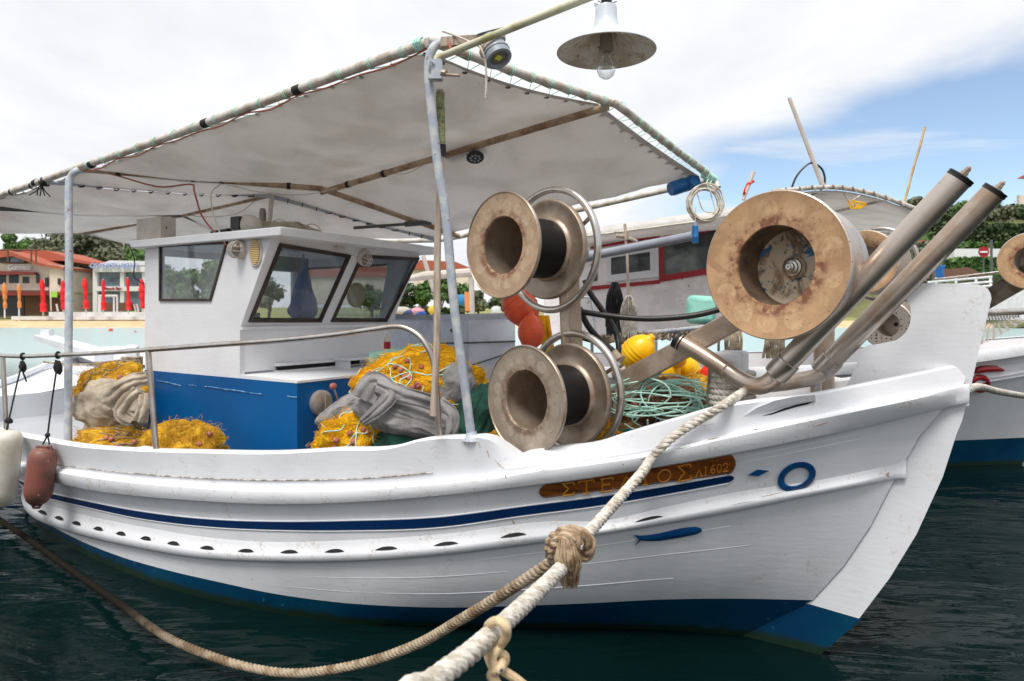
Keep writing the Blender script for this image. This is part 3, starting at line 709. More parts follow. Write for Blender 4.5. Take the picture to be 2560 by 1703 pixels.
def bulkhead(c, ax, up, side_, size=1):
    m = MB(); f = (side_, up, ax)
    m.lathe(c, ax, [(.001,0),(.062*size,0),(.064*size,.03),(.05*size,.045),(.001,.045)], 28)
    for v in m.v:
        d = v-c; v += up*(d.dot(up)*.3)
    lamp = obj('bulkhead_lamp', m, M['boxw'], boat)
    g = MB(); g.sphere(c+ax*.04, .046*size, (1,1.35,1.3), 18, 12, 0, f); obj('lamp_glass', g, M['lampglass'], lamp)
    h = MB(); 
    for k in (-1, 0, 1): h.tube([c+ax*(.04+.085*size*math.sin(t))+up*(.075*size*math.cos(t))+side_*(.028*size*k) for t in [PI*i/12 for i in range(13)]], .0035, 6)
    for k in (-.5, .5): h.tube([c+ax*(.04+.08*size*math.sin(t))+side_*(.056*size*math.cos(t))+up*(.04*size*k) for t in [PI*i/12 for i in range(13)]], .0035, 6)
    obj('lamp_cage', h, M['boxw'], lamp); return lamp
M['lampglass'] = mat('ribbed_lamp_glass', lin((150,144,128)), .15, c2=lin((104,98,86)), sc1=10)
bulkhead(Pn(606,625,NW), (UN*.75-UU*.0).normalized(), (UU*-.1+UZ*1).normalized(), UU, .82)
c2_ = Pf(904,640); bulkhead(c2_-bk*.0, -bk, (UZ*.93-UU*.2).normalized(), UN, .8)
m = MB(); m.box(Pf(845,612)-bk*.02, (.07,.05,.04), 0, (UN, UZ, bk)); m.tube(spline([Pf(850,620)-bk*.04, Pf(872,632)-bk*.05, Pf(890,634)-bk*.05, Pf(902,618)-bk*.05]), .004, 6)
obj('junction_box', m, M['boxw'], boat)
# inside: bag, console, shelf, speaker ring
m = MB(); bc = G(s_lo+.25, .1, 0)
ctr = on_plane(758, 740, G(s_lo+.05,0,0), UU)
def bagf(d): return .14*noise.noise(d*3.1)+.07*noise.noise(d*7)
rows = []
for i in range(24):
    t = i/23; z = .24-.44*t; r = .018+.115*min(1, t*1.25)**.85*(1 if t < .8 else math.sqrt(max(.02, 1-((t-.8)/.21)**2)))
    rows.append([ctr+UZ*z+(UN*math.cos(2*PI*j/36)+UU*.6*math.sin(2*PI*j/36))*r*(1+.13*math.sin(7*2*PI*j/36+3*t)*(1-t*.5)+.18*noise.noise(V((math.cos(2*PI*j/36)*1.5,math.sin(2*PI*j/36)*1.5,t*4)))) for j in range(36)])
m.grid(rows, 0, True)
m.tube([ctr+UZ*.22, ctr+UZ*.34], [.018,.008], 8)
tag(obj('plastic_bag', m, mat('thin_blue_plastic', lin((40,104,180)), .35, c2=lin((24,76,150)), sc1=9, bump=.5, bsc=20)), 'blue plastic bag hanging inside the cabin behind its front window', 'bag')
m = MB(); m.box(G(s_lo+.55, .45, 1.66), (.3,.25,.3), 0, (UN, UU, UZ)); obj('console', m, M['greyd'], boat, 30)
m = MB(); m.box(G(s_lo+.35, .12, 2.22), (.42,.12,.12), 0, (UN, UU, UZ)); obj('radio', m, M['dark'], boat, 30)
m = MB(); m.box(G(s_lo+.3,-.2,1.62),(.9,.5,.03),0,(UN,UU,UZ)); obj('dashboard', m, M['cabin'], boat, 30)
m = MB(); sc0 = G(s_lo+.38, NF+.06, 1.98); m.lathe(sc0, UN, [(.001,0),(.12,0),(.12,.015),(.09,.02),(.085,.012),(.001,.012)], 30); obj('porthole', m, M['cream'], boat)
# gear on the roof
zt = zr+.018
m = MB(); bx = [Pn(328,571,NW-.05), Pn(450,571,NW-.05)]
m.box(G(L(Pn(390,590,NW-.1))[0], NW-.10, zt+.085), (.36,.13,.2), 0, (UU, UN, UZ)); b_ = obj('roof_box', m, M['boxw'], None, 30)
tag(b_, 'dirty white metal box with a rusty lid on the aft corner of the cabin roof', 'box')
m = MB(); q = G(L(Pn(600,560,NW-.2))[0], NW-.25, zt)
m.sphere(q+UZ*.07-UU*.02, .09, (1.6,1,1), 20, 12, 0, (UU, UN, UZ)); lmp = tag(obj('searchlight', m, M['boxw']), 'white searchlight with a dark square lens lying on the cabin roof edge', 'searchlight')
m = MB(); m.box(q+UZ*.085+UN*.085, (.1,.03,.1), 0, (UU, UN, UZ)); m2_ = obj('lens', m, M['dark'], lmp, 30)
m = MB(); m.tube([q+UU*.12+UN*.06+UZ*.03, q+UU*.3+UN*.08+UZ*.02], .028, 12); tag(obj('rubber_handle', m, M['dark']), 'black rubber grip lying on the near edge of the cabin roof', 'handle')
m = MB(); c0 = G(L(Pn(705,540,.3))[0]+.12, .12, zt+.055)
def ff(d): return .22*noise.noise(d*2.3+V((3,1,2)))
m.sphere(c0, .1, (1.3,3.4,.95), 28, 22, 0, (UU, UN, UZ), ff)
for k in (-.22,-.05,.12): m.tube([c0+UN*k+UU*(.14*math.cos(t))+UZ*(.105*math.sin(t)) for t in [2*PI*i/16 for i in range(16)]], .004, 5, 0, close=True)
tag(obj('rolled_canvas', m, M['sackb']), 'grey rolled canvas tied with cord on the cabin roof', 'rolled canvas')
m = MB(); c1 = G(L(Pn(690,535,0))[0]+.05, .1, zt+.1); m.lathe(c1+UZ*.05, UZ, [(.03,0),(.03,.12),(.022,.15),(.001,.155)], 18); tag(obj('beacon_lamp', m, M['lampglass']), 'clear glass beacon lamp standing over the rolled canvas on the roof', 'lamp')
m = MB(); m.tube([G(L(c0)[0]+.12,.25,zt), P(680,490,6.0)], .02, 4); tag(obj('antenna_bracket', m, M['boxw']), 'grey flat bar bracket slanting up from the cabin roof to the awning', 'bracket')
m = MB(); a = on_plane(885,570,G(s_lo-.1,0,0),UU); b2 = on_plane(1075,556,G(s_lo-.35,0,0),UU); m.tube([a, a.lerp(b2,.65), a.lerp(b2,.66), b2], [.014,.014,.026,.026], 10)
tag(obj('boat_hook', m, M['greyd']), 'dark grey rod with thicker grip jutting forward over the cabin roof', 'rod')
# ---------------------------------------------------------------- handrail along the gunwale
def Prail(px, py, ins=.05):
    lo, hi = -1.0, 7.4
    for _ in range(40):
        mid = (lo+hi)/2; g = G(mid, HB(mid, L5(mid))-ins, 0)
        if CX+F*g.x/g.y > px: lo = mid
        else: hi = mid
    g = G(lo, HB(lo, L5(lo))-ins, 0); g.z = CH-(py-HY)/F*g.y; return g
hr = MB(); pts = [(-60,884),(0,889),(60,891),(151,888),(250,883),(368,875),(530,863),(700,851),(830,838),(930,824),(985,817),(1015,821),(1045,838),(1068,866),(1082,900),(1090,950),(1094,1010),(1099,1104)]
hr.tube(spline([Prail(a, b) for a, b in pts], 6), .0165, 14)
hrl = obj('handrail', hr, M['steel'], boat, 60)
for x0, y0, x1, y1 in ((371,878,391,1128),(7,892,17,1088)):
    m = MB(); b_ = Prail(x1, y1); t_ = Prail(x0, y0); m.tube([t_, b_], .018, 12); m.lathe(b_-UZ*.01, UZ, [(.03,0),(.028,.015),(.018,.02)], 14); obj('rail_post', m, M['steel'], hrl)
m = MB(); b_ = Prail(391,1130); s_ = L(b_)[0]; m.hexa([G(s_-.2,HB(s_-.2,.9)-.085,b_.z-.012), G(s_+.22,HB(s_+.22,.9)-.085,b_.z-.012), G(s_+.22,HB(s_+.22,.9)-.004,b_.z-.012), G(s_-.2,HB(s_-.2,.9)-.004,b_.z-.012)], [G(s_-.15,HB(s_-.15,.9)-.083,b_.z+.02), G(s_+.17,HB(s_+.17,.9)-.083,b_.z+.02), G(s_+.17,HB(s_+.17,.9)-.01,b_.z+.02), G(s_-.15,HB(s_-.15,.9)-.01,b_.z+.02)])
obj('rail_pad', m, M['rail'], boat, 30)
# ---------------------------------------------------------------- awning: frame, canvas, lashing
NA = 1.22
fr_near = [Pn(a, b, NA) for a, b in [(1068,108),(880,175),(640,262),(400,350),(196,420),(90,458),(0,489)]]
fr_near.append(fr_near[-1]+(fr_near[-1]-fr_near[-2])*2)
rdg = [Pn(a, b, 0) for a, b in [(1520,255),(804,472),(672,489),(457,538),(215,583)]]
far = [Pn(a, b, -1.3) for a, b in [(1781,450),(1150,592),(1097,601)]]
fd = (far[1]-far[0]).normalized()
far4 = Pn(640,612,-1.3); far5 = Pn(335,612,-1.3)
near2 = Pn(196,423,NA); near3 = Pn(112,455,NA); near1 = Pn(1068,108,NA)
near4 = Pn(-60,520,NA); near5 = Pn(-260,570,NA)
hoops = [(near1,rdg[0],far[0]),(near2,rdg[1],far[1]),(near3,rdg[2],far[2]),(near4,rdg[3],far4),(near5,rdg[4],far5)]
aw = boat
def fpipe(pts, r, m_): 
    m = MB(); m.tube(pts, r, 12); return obj('awning_pipe', m, m_, boat, 60)
fpipe(spline(fr_near, 4), .027, M['pipe'])
h0 = [Pn(1072,104,NA), Pn(1100,112,NA-.06), Ps(1300,184, L(near1)[0]*.5+L(rdg[0])[0]*.5) , Pn(1520,255,0), Pn(1550,268,-.06), far[0].lerp(rdg[0],.45)+V((0,0,.02)), Pn(1775,440,-1.28), Pn(1795,470,-1.3)]
h0[2] = near1.lerp(rdg[0], .5)+V((0,0,.0))
fpipe(spline(h0, 6), .025, M['pipe'])
fpipe([near2, rdg[1], far[1]], .024, M['pipebr']); fpipe([near3, rdg[2], far[2]], .021, M['galv'])
fpipe([near4, rdg[3], far4], .021, M['greyd']); fpipe([near5, rdg[4], far5], .02, M['pipe'])
fpipe([rdg[0]-UZ*.03, rdg[1]-UZ*.03], .024, M['pipebr']); fpipe([rdg[2], rdg[3], rdg[4]], .022, M['pipebr'])
fpipe([far[0], far[1], far[2], far4, far5], .022, M['pipe'])
t = NT('awning_canvas'); tl = t.n('ShaderNodeBsdfTranslucent'); mx = t.n('ShaderNodeMixShader'); 
cv_ = t.mix(t.ramp(t.noise(2.2, 5), .38, .7), (.84,.82,.80), (.72,.70,.67)); cv_ = t.mix(t.ramp(t.noise(1.3, 3, t.mapn((1,1,1))), .6, .8), cv_, (.80,.73,.70)); cv_ = t.mix(t.ramp(t.noise(90, 2), .74, .78), cv_, (.35,.3,.25))
t.l(cv_, t.b.inputs['Base Color']); t.l(cv_, tl.inputs[0]); t.b.inputs['Roughness'].default_value = .42
cb_ = t.bump(t.noise(2.6, 4, t.mapn((1,.5,1)), .6, 1.2), .5, .06); t.l(t.bump(t.noise(260, 2), .2, .001, cb_), t.b.inputs['Normal'])
mx.inputs[0].default_value = .34; t.l(t.b.outputs[0], mx.inputs[1]); t.l(tl.outputs[0], mx.inputs[2]); t.l(mx.outputs[0], t.out.inputs[0]); M['canvas'] = t.m
def canvas(hA, hB, inA=.1, inB=0, ins=.07, nseg=40, nl=46, lip=True):
    rows = []
    def hp(h, v):   # v 0..1 near to far, ridge at .5
        a, r, f = h
        dv = ins/(a-r).length*.5
        v = dv+(1-2*dv)*v
        if v < .5:
            t = v/.5; return a.lerp(r, t)-UZ*(.045*math.sin(PI*t))
        t = (v-.5)/.5; return r.lerp(f, t)-UZ*(.02*math.sin(PI*t))
    for i in range(nl+1):
        u = i/nl; row = []
        for j in range(nseg+1):
            v = j/nseg; p = hp(hA, v).lerp(hp(hB, v), u)
            d = (hp(hB, v)-hp(hA, v)); ln = d.length
            sc_ = .018*abs(math.sin(PI*i/nl*max(1, round(ln/.2))))
            if j == 0: p += UN*-sc_
            if j == nseg: p += UN*sc_
            edge = .018*abs(math.sin(PI*j/nseg*12))
            if i == 0: p += d.normalized()*(inA+edge)
            elif i == nl and inB: p -= d.normalized()*(inB+edge)
            sag = -.035*math.sin(PI*u)*(1-abs(2*v-1)**4)+.012*noise.noise(p*1.3)
            row.append(p+UZ*(sag+.012+.006*math.sin(9*PI*u+3*v)*abs(2*v-1)**3))
        rows.append(row)
    m = MB(); m.grid(rows); return m, rows
m, rA = canvas(hoops[0], hoops[2]); c_ = obj('awning_canvas', m, M['canvas'], boat, 80)
def solid(o, t_):
    s_ = o.modifiers.new('thick', 'SOLIDIFY'); s_.thickness = t_; s_.offset = 0
solid(c_, .003)
m, rB = canvas(hoops[2], hoops[4], .03, .02); solid(obj('awning_canvas', m, M['canvas'], boat, 80), .003)
# rear hanging curtain seen beyond the cabin, tan side
def near_on(pl, e):
    best = None
    for a, b in zip(pl[:-1], pl[1:]):
        d = b-a; t = max(0, min(1, (e-a).dot(d)/max(1e-9, d.dot(d)))); q = a+d*t; k = (q-e).length
        if best is None or k < best[0]: best = (k, q, d.normalized())
    return best[1], best[2]
M['eyelet'] = mat('rusty_eyelet', (.12,.07,.05), .6)
def lash(mt, pipe_pts, edge_pts, r, n, wrap=.029, lead=.07, turns=2):
    for k in range(n):
        j = (k+.5)/n*(len(edge_pts)-1); b = int(j); e = edge_pts[b].lerp(edge_pts[min(b+1, len(edge_pts)-1)], j-b)
        p, ax = near_on(pipe_pts, e); pin = (p-e).normalized(); e = e-pin*.015; q = p+ax*lead; u = (e-p).normalized(); w_ = ax.cross(u)
        ring = [q+ax*(.014*i/8-.008)+(u*math.cos(i*PI/4)+w_*math.sin(i*PI/4))*wrap for i in range(1, 8*turns)]
        m = MB(); m.tube([e]+ring+[q-ax*lead*1.6+u*wrap*.9, e+ax*.01], r, 5); obj('lashing_cord', m, mt, boat, 80)
        y_ = MB(); y_.lathe(e-UZ*.003, UZ, [(.006,0),(.015,0),(.015,.004),(.006,.004)], 10); obj('eyelet', y_, M['eyelet'], boat)
def cut(row, a=1, b=-1): return [V(p) for p in row[a:b]]
hp0 = spline(h0, 6)
lash(M['mint'], [near1, near2], [r[0] for r in rA[:-2]], .003, 17, .031)
lash(M['mint'], hp0, cut(rA[0], 1, 21), .0032, 8); lash(M['mint'], hp0, cut(rA[0], 21, -1), .0032, 10)
lash(M['blackcord'], [near3, rdg[2]], cut(rA[-1], 0, 20), .0045, 12, .025, .03, 1); lash(M['blackcord'], [rdg[2], far[2]], cut(rA[-1], 21, -1), .0045, 11, .025, .03, 1)
lash(M['blackcord'], [near3, near5], [r[0] for r in rB], .004, 9, .03)
# black tape bands on the near pipe
tp = MB()
for px, py in ((745,222),(515,308),(90,458),(228,410)):
    p = near_on([near1, near2, near5], Pn(px, py, NA))[0]; d = (near2-near1).normalized(); tp = MB(); tp.tube([p-d*.03, p+d*.03], .0295, 12); obj('tape_band', tp, M['blackcord'], boat)
for a, b, k in ((near2, rdg[1], .16),(near2, rdg[1], .46),(near2, rdg[1], .58),(near2, rdg[1], .86),(rdg[1], rdg[0], .12),(rdg[1], rdg[0], .27)):
    p = a.lerp(b, k)-(UZ*.03 if b is rdg[0] else V((0,0,0))); d = (b-a).normalized(); tp = MB(); tp.tube([p-d*.015, p+d*.015], .028, 12); obj('tape_band', tp, M['blackcord'], boat)
# cables along the frame down to the lamp
m = MB(); m.tube(spline([near2+UZ*.02+(rdg[1]-near2)*.03, near2.lerp(rdg[1],.16)-UZ*.03, near2.lerp(rdg[1],.32)-UZ*.09, near2.lerp(rdg[1],.45)-UZ*.05, P(486,480,5.2), P(505,540,5.3), P(540,585,5.2), P(565,612,5.0)], 8), .007, 6); obj('lamp_cable', m, M['copper'], boat)
m = MB(); m.tube(spline([near2.lerp(rdg[1],.58)-UZ*.02, P(530,480,5.3), P(530,520,5.3), P(545,570,5.2), P(562,606,5.0)], 8), .005, 6); m.tube(spline([near2.lerp(rdg[1],.6)-UZ*.03, near2.lerp(rdg[1],.75)-UZ*.07, near2.lerp(rdg[1],.93)-UZ*.06, rdg[1].lerp(rdg[0],.12)-UZ*.04], 8), .004, 6)
m.tube(spline([rdg[1].lerp(rdg[0],.28)-UZ*.03, rdg[1].lerp(rdg[0],.36)-UZ*.08, rdg[1].lerp(rdg[0],.46)-UZ*.03], 8), .004, 6)
m.tube(spline([rdg[2].lerp(rdg[3],.1), rdg[2].lerp(rdg[3],.35)-UZ*.1, rdg[2].lerp(rdg[3],.7)-UZ*.07, rdg[2].lerp(rdg[3],.9)-UZ*.02], 8), .005, 6); obj('lamp_cable', m, M['creamc'], boat)
m = MB(); m.tube(spline([near1.lerp(near2, i/14*.97)-UZ*(.03+.018*(i%2)+.006*(i%3)) for i in range(15)], 5), .0048, 6); obj('lamp_cable', m, M['copper'], boat)
m = MB(); m.tube(spline([G(s_aft+.1,NW+.08,zr-.02), P(336,650,5.6), P(335,690,5.6), P(352,706,5.6), G(s_aft,NW+.01,2.05)], 8), .005, 6); obj('lamp_cable', m, M['dark'], boat)
# ---------------------------------------------------------------- awning posts
pb = Prail(1179, 1095, .04); Yb_ = pb.y; Yp = near1.y-.05
def YP(y): return Yp+(Yb_-Yp)*max(0, min(1, (y-110)/985))
m = MB(); pts = [P(1135,104,Yp+.06), P(1112,106,Yp+.02), P(1085,118,Yp), P(1073,150,YP(150)), P(1072,200,YP(200)), P(1083,310,YP(310)), P(1096,425,YP(425)), P(1115,545,YP(545)), P(1137,780,YP(780)), P(1160,950,YP(950)), pb]
m.tube(spline(pts, 6), .0235, 14); m.lathe(pb-UZ*.012, UZ, [(.055,0),(.05,.012),(.03,.03),(.024,.05)], 20); obj('awning_post', m, M['galv'], boat)
m = MB(); Yl = Prail(170,1100,.12).y; Yt_ = near2.y-.04
def Y2f(y): return Yt_+(Yl-Yt_)*max(0, min(1, (y-430)/690))
m.tube(spline([near2+(rdg[1]-near2).normalized()*.02, P(188,430,Yt_), P(176,446,Yt_), P(172,480,Y2f(480)), P(173,700,Y2f(700)), P(171,900,Y2f(900)), P(170,1118,Yl)], 6), .0275, 14); obj('awning_post', m, M['galv'], boat)
# white-painted foot of that post
# wooden pole lashed to the post
m = MB(); wp = [P(1100,225,YP(225)+.05), P(1104,400,YP(400)+.05), P(1094,600,YP(600)+.05), P(1092,860,YP(860)-.05), P(1083,1040,YP(1040)-.08)]; m.tube(spline(wp, 6), .0185, 12)
wpo = tag(obj('wooden_pole', m, M['wood']), 'weathered wooden pole lashed upright beside the grey awning post', 'pole')
m = MB(); 
for k in range(46):
    y = 232+k*3.5; c = P(1100.5+(y-225)*.02, y, YP(y)+.05); m.lathe(c, UZ, [(.0205,-.0032),(.0235,0),(.0205,.0032)], 14)
obj('cord_wrap', m, mat('olive_cord', lin((176,178,138)), .8, c2=lin((120,120,86)), sc1=30), wpo)
m = MB(); m.tube([P(1104,362,YP(362)+.05), P(1104,392,YP(392)+.05)], .0235, 14); obj('tape', m, M['blackcord'], wpo)
# clamp and bolt at the post head
m = MB(); m.box(P(1089,176,Yp-.03), (.07,.05,.1), 0); m.tube([P(1085,160,Yp-.06), P(1074,152,Yp-.07), P(1073,176,Yp-.06)], .006, 8); cl_ = obj('post_clamp', m, M['galv'], boat, 30); bv = cl_.modifiers.new('b','BEVEL'); bv.width = .006
m = MB(); m.tube([P(1102,186,Yp-.05), P(1149,189,Yp-.1)], .008, 8); m.tube([P(1106,182,Yp-.055), P(1115,184,Yp-.065)], .016, 6); obj('clamp_bolt', m, M['steelb'], boat, 30)
# mint cord bundles at the corners
def bundle(c, ax, r, wd, m_, n=7, cr=.004, name='cord_bundle'):
    m = MB(); ax = unit(ax); u = ax.cross(UZ).normalized(); w_ = ax.cross(u)
    m.tube([c+ax*(wd*(q/(n*10)-.5)+random.uniform(-.002,.002))+(u*math.cos(q*PI/5)+w_*math.sin(q*PI/5))*(r+random.uniform(0,.004)) for q in range(n*10)], cr, 5)
    return obj(name, m, m_, boat)
bundle(Pn(1050,112,NA), near2-near1, .03, .05, M['mint']); bundle(Pn(1775,445,-1.28), far[0]-rdg[0], .034, .16, M['mint'], 14)
bundle(near3, rdg[2]-near3, .034, .06, M['blackcord'], 6)
m = MB()
for q in range(5): m.tube(spline([near3, near3+V((random.uniform(-.06,.02),0,-.05)), near3+V((random.uniform(-.14,.06),random.uniform(-.03,.03),-.1-.06*random.random()))], 5), .005, 5)
obj('cord_bundle', m, M['blackcord'], boat)
# ---------------------------------------------------------------- lamp boom and hanging lamp
m = MB(); a = P(1091,146,Yp-.02); b = P(1560,-42,2.73); m.tube([P(1091,175,Yp-.03), P(1091,150,Yp-.03), a, a.lerp(b,.05), b], .0175, 12); obj('lamp_boom', m, mat('yellowed_pipe', lin((206,204,178)), .5, c2=lin((176,170,120)), sc1=9, spots=lin((130,90,60)), sc2=30, slo=.7), boat, 60)
LY = 2.73; lc = P(1515.5,128,LY)
hl = empty('hanging_lamp', lc+UZ*.19, 'white bell-shaped lamp shade with clear bulb hanging from the boom over the bow', 'lamp')
m = MB(); pr = [(.041,.178),(.043,.172),(.0435,.13),(.05,.098),(.065,.072),(.09,.05),(.125,.032),(.16,.014),(.198,-.001)]
m.lathe(lc, UZ, [(.001,.18)]+pr+[(.1985,-.004),(.196,-.003)], 56); sh = obj('lamp_shade', m, mat('shade_white_enamel', lin((212,220,228)), .35, c2=lin((196,204,212)), sc1=8, bump=.1), hl)
m = MB(); m.lathe(lc-UZ*.003, UZ, [(.196,0),(.158,.011),(.123,.029),(.088,.047),(.062,.069),(.047,.096),(.001,.12)], 56); obj('shade_lining', m, mat('stained_lining', lin((244,236,224)), .7, c2=lin((214,196,174)), sc1=14, lo=.35, hi=.65, spots=lin((96,70,50)), sc2=60, slo=.6, shi=.7, bump=.3), hl)
m = MB(); m.lathe(lc, UZ, [(.001,.10),(.016,.10),(.02,.07),(.024,.065),(.026,.02),(.029,.018),(.029,.0),(.02,-.004),(.001,-.004)], 28); obj('lamp_socket', m, mat('socket_ceramic', lin((150,140,128)), .6), hl)
m = MB(); m.lathe(lc, UZ, [(.015,-.002),(.017,-.02),(.03,-.045),(.0375,-.066),(.037,-.08),(.028,-.1),(.014,-.11),(.001,-.1125)], 32)
g = NT('bulb_glass'); tr = g.n('ShaderNodeBsdfTransparent'); gl = g.n('ShaderNodeBsdfGlossy'); gl.inputs[1].default_value = .03; lw = g.n('ShaderNodeLayerWeight'); lw.inputs[0].default_value = .35; mx = g.n('ShaderNodeMixShader'); tr.inputs[0].default_value = (.93,.95,.96,1)
g.l(g.math('MULTIPLY_ADD', lw.outputs['Facing'], .75, .08), mx.inputs[0]); g.l(tr.outputs[0], mx.inputs[1]); g.l(gl.outputs[0], mx.inputs[2]); g.l(mx.outputs[0], g.out.inputs[0]); M['clear'] = g.m
bu = obj('bulb', m, M['clear'], hl); m = MB(); m.lathe(lc, UZ, [(.001,-.045),(.006,-.04),(.008,-.005)], 10)
for k in (-1,1): m.tube([lc+V((.004*k,0,-.04)), lc+V((.016*k,0,-.062))], .0012, 4)
m.tube([lc+V((-.016,0,-.062)), lc+V((0,0,-.058)), lc+V((.016,0,-.062))], .001, 4); obj('filament', m, M['steel'], bu)
m = MB()
for k in range(10): m.lathe(lc+UZ*(.18+.0075*k)+V((random.uniform(-.003,.003),0,0)), UZ+V((random.uniform(-.2,.2),0,0)), [(.018,-.004),(.024,0),(.018,.004)], 12)
m.tube([lc+UZ*.17, lc+UZ*.36], .016, 10)
for k in range(5):
    a_ = random.uniform(0,6); m.tube([lc+UZ*.185+V((.02*math.cos(a_),.02*math.sin(a_),0)), lc+UZ*(.18+random.uniform(-.01,.02))+V((.05*math.cos(a_),.03*math.sin(a_),0))], .002, 4)
obj('lamp_binding', m, M['greyd'], hl)
# round floodlight lashed to the frame
ax = unit((.35,-.35,-.82)); fc = P(1248,148,Yp-.12)
fl = empty('floodlight', fc, 'round grey floodlight lashed with speckled cord beside the awning post head', 'floodlight')
m = MB(); m.lathe(fc, ax, [(.001,-.13),(.055,-.13),(.062,-.12),(.064,-.05),(.07,-.045),(.07,-.035),(.066,-.034),(.066,0),(.05,.001),(.047,-.012)], 40); obj('lamp_body', m, M['grey'], fl)
m = MB(); m.lathe(fc, ax, [(.047,-.012),(.001,-.012)], 32); lens = obj('lamp_lens', m, mat('smoked_lens', lin((120,120,112)), .1), fl)
m = MB(); u_ = ax.cross(UZ).normalized(); m.box(fc-ax*.010, (.034,.026,.006), 0, (u_, ax.cross(u_), ax)); obj('led_chip', m, mat('yellow_led', lin((226,226,90)), .4), fl)
M['speck'] = mat('speckled_cord', lin((226,214,204)), .8, c2=lin((210,196,184)), sc1=20, spots=lin((60,40,40)), sc2=120, slo=.6, shi=.64)
m = MB()
for o_ in (-.10,-.085): 
    m.tube([fc+ax*(o_+.03*math.cos(q*PI/12))+(u_*math.cos(q*PI/12)+ax.cross(u_)*math.sin(q*PI/12))*.071 for q in range(25)], .0055, 7)
m.tube(spline([P(1188,112,Yp-.14), P(1200,118,Yp-.16), P(1212,150,Yp-.18), P(1216,190,Yp-.18), P(1214,246,Yp-.17)], 6), .0055, 7)
m.tube(spline([P(1106,78,Yp-.02), P(1135,88,Yp-.03), P(1168,102,Yp-.05), P(1185,108,Yp-.08)], 6), .0055, 7)
tag(obj('speckled_cord', m, M['speck']), 'speckled cord tied round the grey floodlight with two loose ends', 'cord')
m = MB(); m.box(P(1150,104,Yp+.0), (.2,.04,.045), 0, (unit((1,.2,.15)), unit((-.2,1,0)), UZ)); obj('floodlight_batten', m, M['wood'], boat, 30)
m = MB(); cc = P(1225,98,Yp-.06); ux = unit((1,0,.25))
for k in range(4): m.tube([cc+ux*(.075*math.cos(q*PI/12)+.004*k)+V((0,1,0))*(.05*math.sin(q*PI/12))+UZ*(.012*k+.018*math.sin(q*PI/12)) for q in range(24)], .0055, 6, close=True)
tag(obj('cable_coil', m, M['greyd']), 'small coil of grey cable resting behind the round floodlight', 'cable')
m = MB(); m.tube(spline([P(1105,98,Yp+.0), P(1122,98,Yp-.02), P(1126,120,Yp-.03), P(1140,134,Yp-.03), P(1165,120,Yp-.04)], 6), .0075, 7); obj('lamp_cable', m, M['copper'], boat)
# LED work lamp under the ridge
m = MB(); rc = rdg[1].lerp(rdg[0], .58)-UZ*.045; m.box(P(1160,375,5.0), (.34,.1,.03), 0, (unit(rdg[0]-rdg[1]), UN, UZ)); wl = obj('work_lamp_bracket', m, M['greyd'], boat, 30)
c = P(1188,395,4.85); 
wk = tag(obj('work_lamp', MB().lathe(c, unit((.1,-.45,-.9)), [(.001,-.03),(.05,-.03),(.062,-.015),(.064,0),(.058,.006),(.001,.004)], 28), M['dark'], None), 'small round black work lamp under the awning ridge pipe', 'lamp')
m = MB()
for q in range(9):
    r_, a_ = (0 if q == 0 else .034), q*PI/4; axw = unit((.1,-.45,-.9)); u2 = axw.cross(UZ).normalized(); w2 = axw.cross(u2); m.lathe(c+u2*r_*math.cos(a_)+w2*r_*math.sin(a_), axw, [(.011,.004),(.009,.0075),(.001,.0075)], 10)
obj('led', m, M['grey'], wk)
# ---------------------------------------------------------------- net haulers, bow drum and roller gallows
AX = unit((.72,.69,0))       # common axle direction of the drums
def polar_steel(name, count=18, ring=.5, warm=(.50,.37,.26), spot=(.62,.49,.34), rust=(.24,.11,.07), metal=.55):
    t = NT(name); uv = t.n('ShaderNodeSeparateXYZ'); t.l(t.tc.outputs['UV'], uv.inputs[0])
    u, v = uv.outputs[0], uv.outputs[1]
    base = t.mix(t.ramp(t.noise(9, 5), .35, .7), warm, tuple(x*.74 for x in warm))
    fx = t.math('MULTIPLY', t.math('SUBTRACT', t.math('FRACT', t.math('MULTIPLY', u, count)), .5), 1.0)
    fy = t.math('MULTIPLY', t.math('SUBTRACT', v, ring), count*.098)
    d = t.math('ADD', t.math('SQRT', t.math('ADD', t.math('POWER', fx, 2), t.math('POWER', fy, 2))), t.math('MULTIPLY_ADD', t.noise(7, 3), .16, -.08))
    disc = t.math('SUBTRACT', 1.0, t.ramp(d, .36, .40)); 
    disc = t.math('MULTIPLY', t.math('MULTIPLY', disc, t.ramp(t.noise(30, 4), .25, .62)), t.ramp(t.noise(5, 2), .3, .6))
    o = t.mix(t.math('MULTIPLY', disc, .55), base, spot)
    o = t.mix(t.ramp(t.noise(4, 6, None, .7, 1.5), .5, .68), o, tuple(a*.6+b*.4 for a, b in zip(warm, rust)))
    inner = t.math('MULTIPLY', t.ramp(v, ring-.06, ring-.3), t.ramp(t.noise(16, 6, None, .7), .42, .6))
    o = t.mix(inner, o, rust)
    o = t.mix(t.ramp(t.noise(70, 3), .64, .72), o, tuple(x*.4 for x in warm))
    t.l(o, t.b.inputs['Base Color']); t.b.inputs['Metallic'].default_value = metal
    t.l(t.math('MULTIPLY_ADD', t.noise(20, 3), .25, .33), t.b.inputs['Roughness'])
    t.l(t.bump(t.noise(60, 4), .15, .002, t.bump(disc, .15, .002)), t.b.inputs['Normal']); return t.m
M['reelA'] = polar_steel('upper_reel_face', 16, .5, (.60,.42,.27), (.76,.60,.42), (.28,.12,.07), .3)
M['reelB'] = polar_steel('lower_reel_face', 16, .5, (.45,.37,.29), (.60,.52,.43), (.24,.15,.10), .4)
M['reelC'] = polar_steel('bow_drum_face', 13, .55, (.60,.37,.20), (.80,.55,.32), (.24,.09,.05), .15)
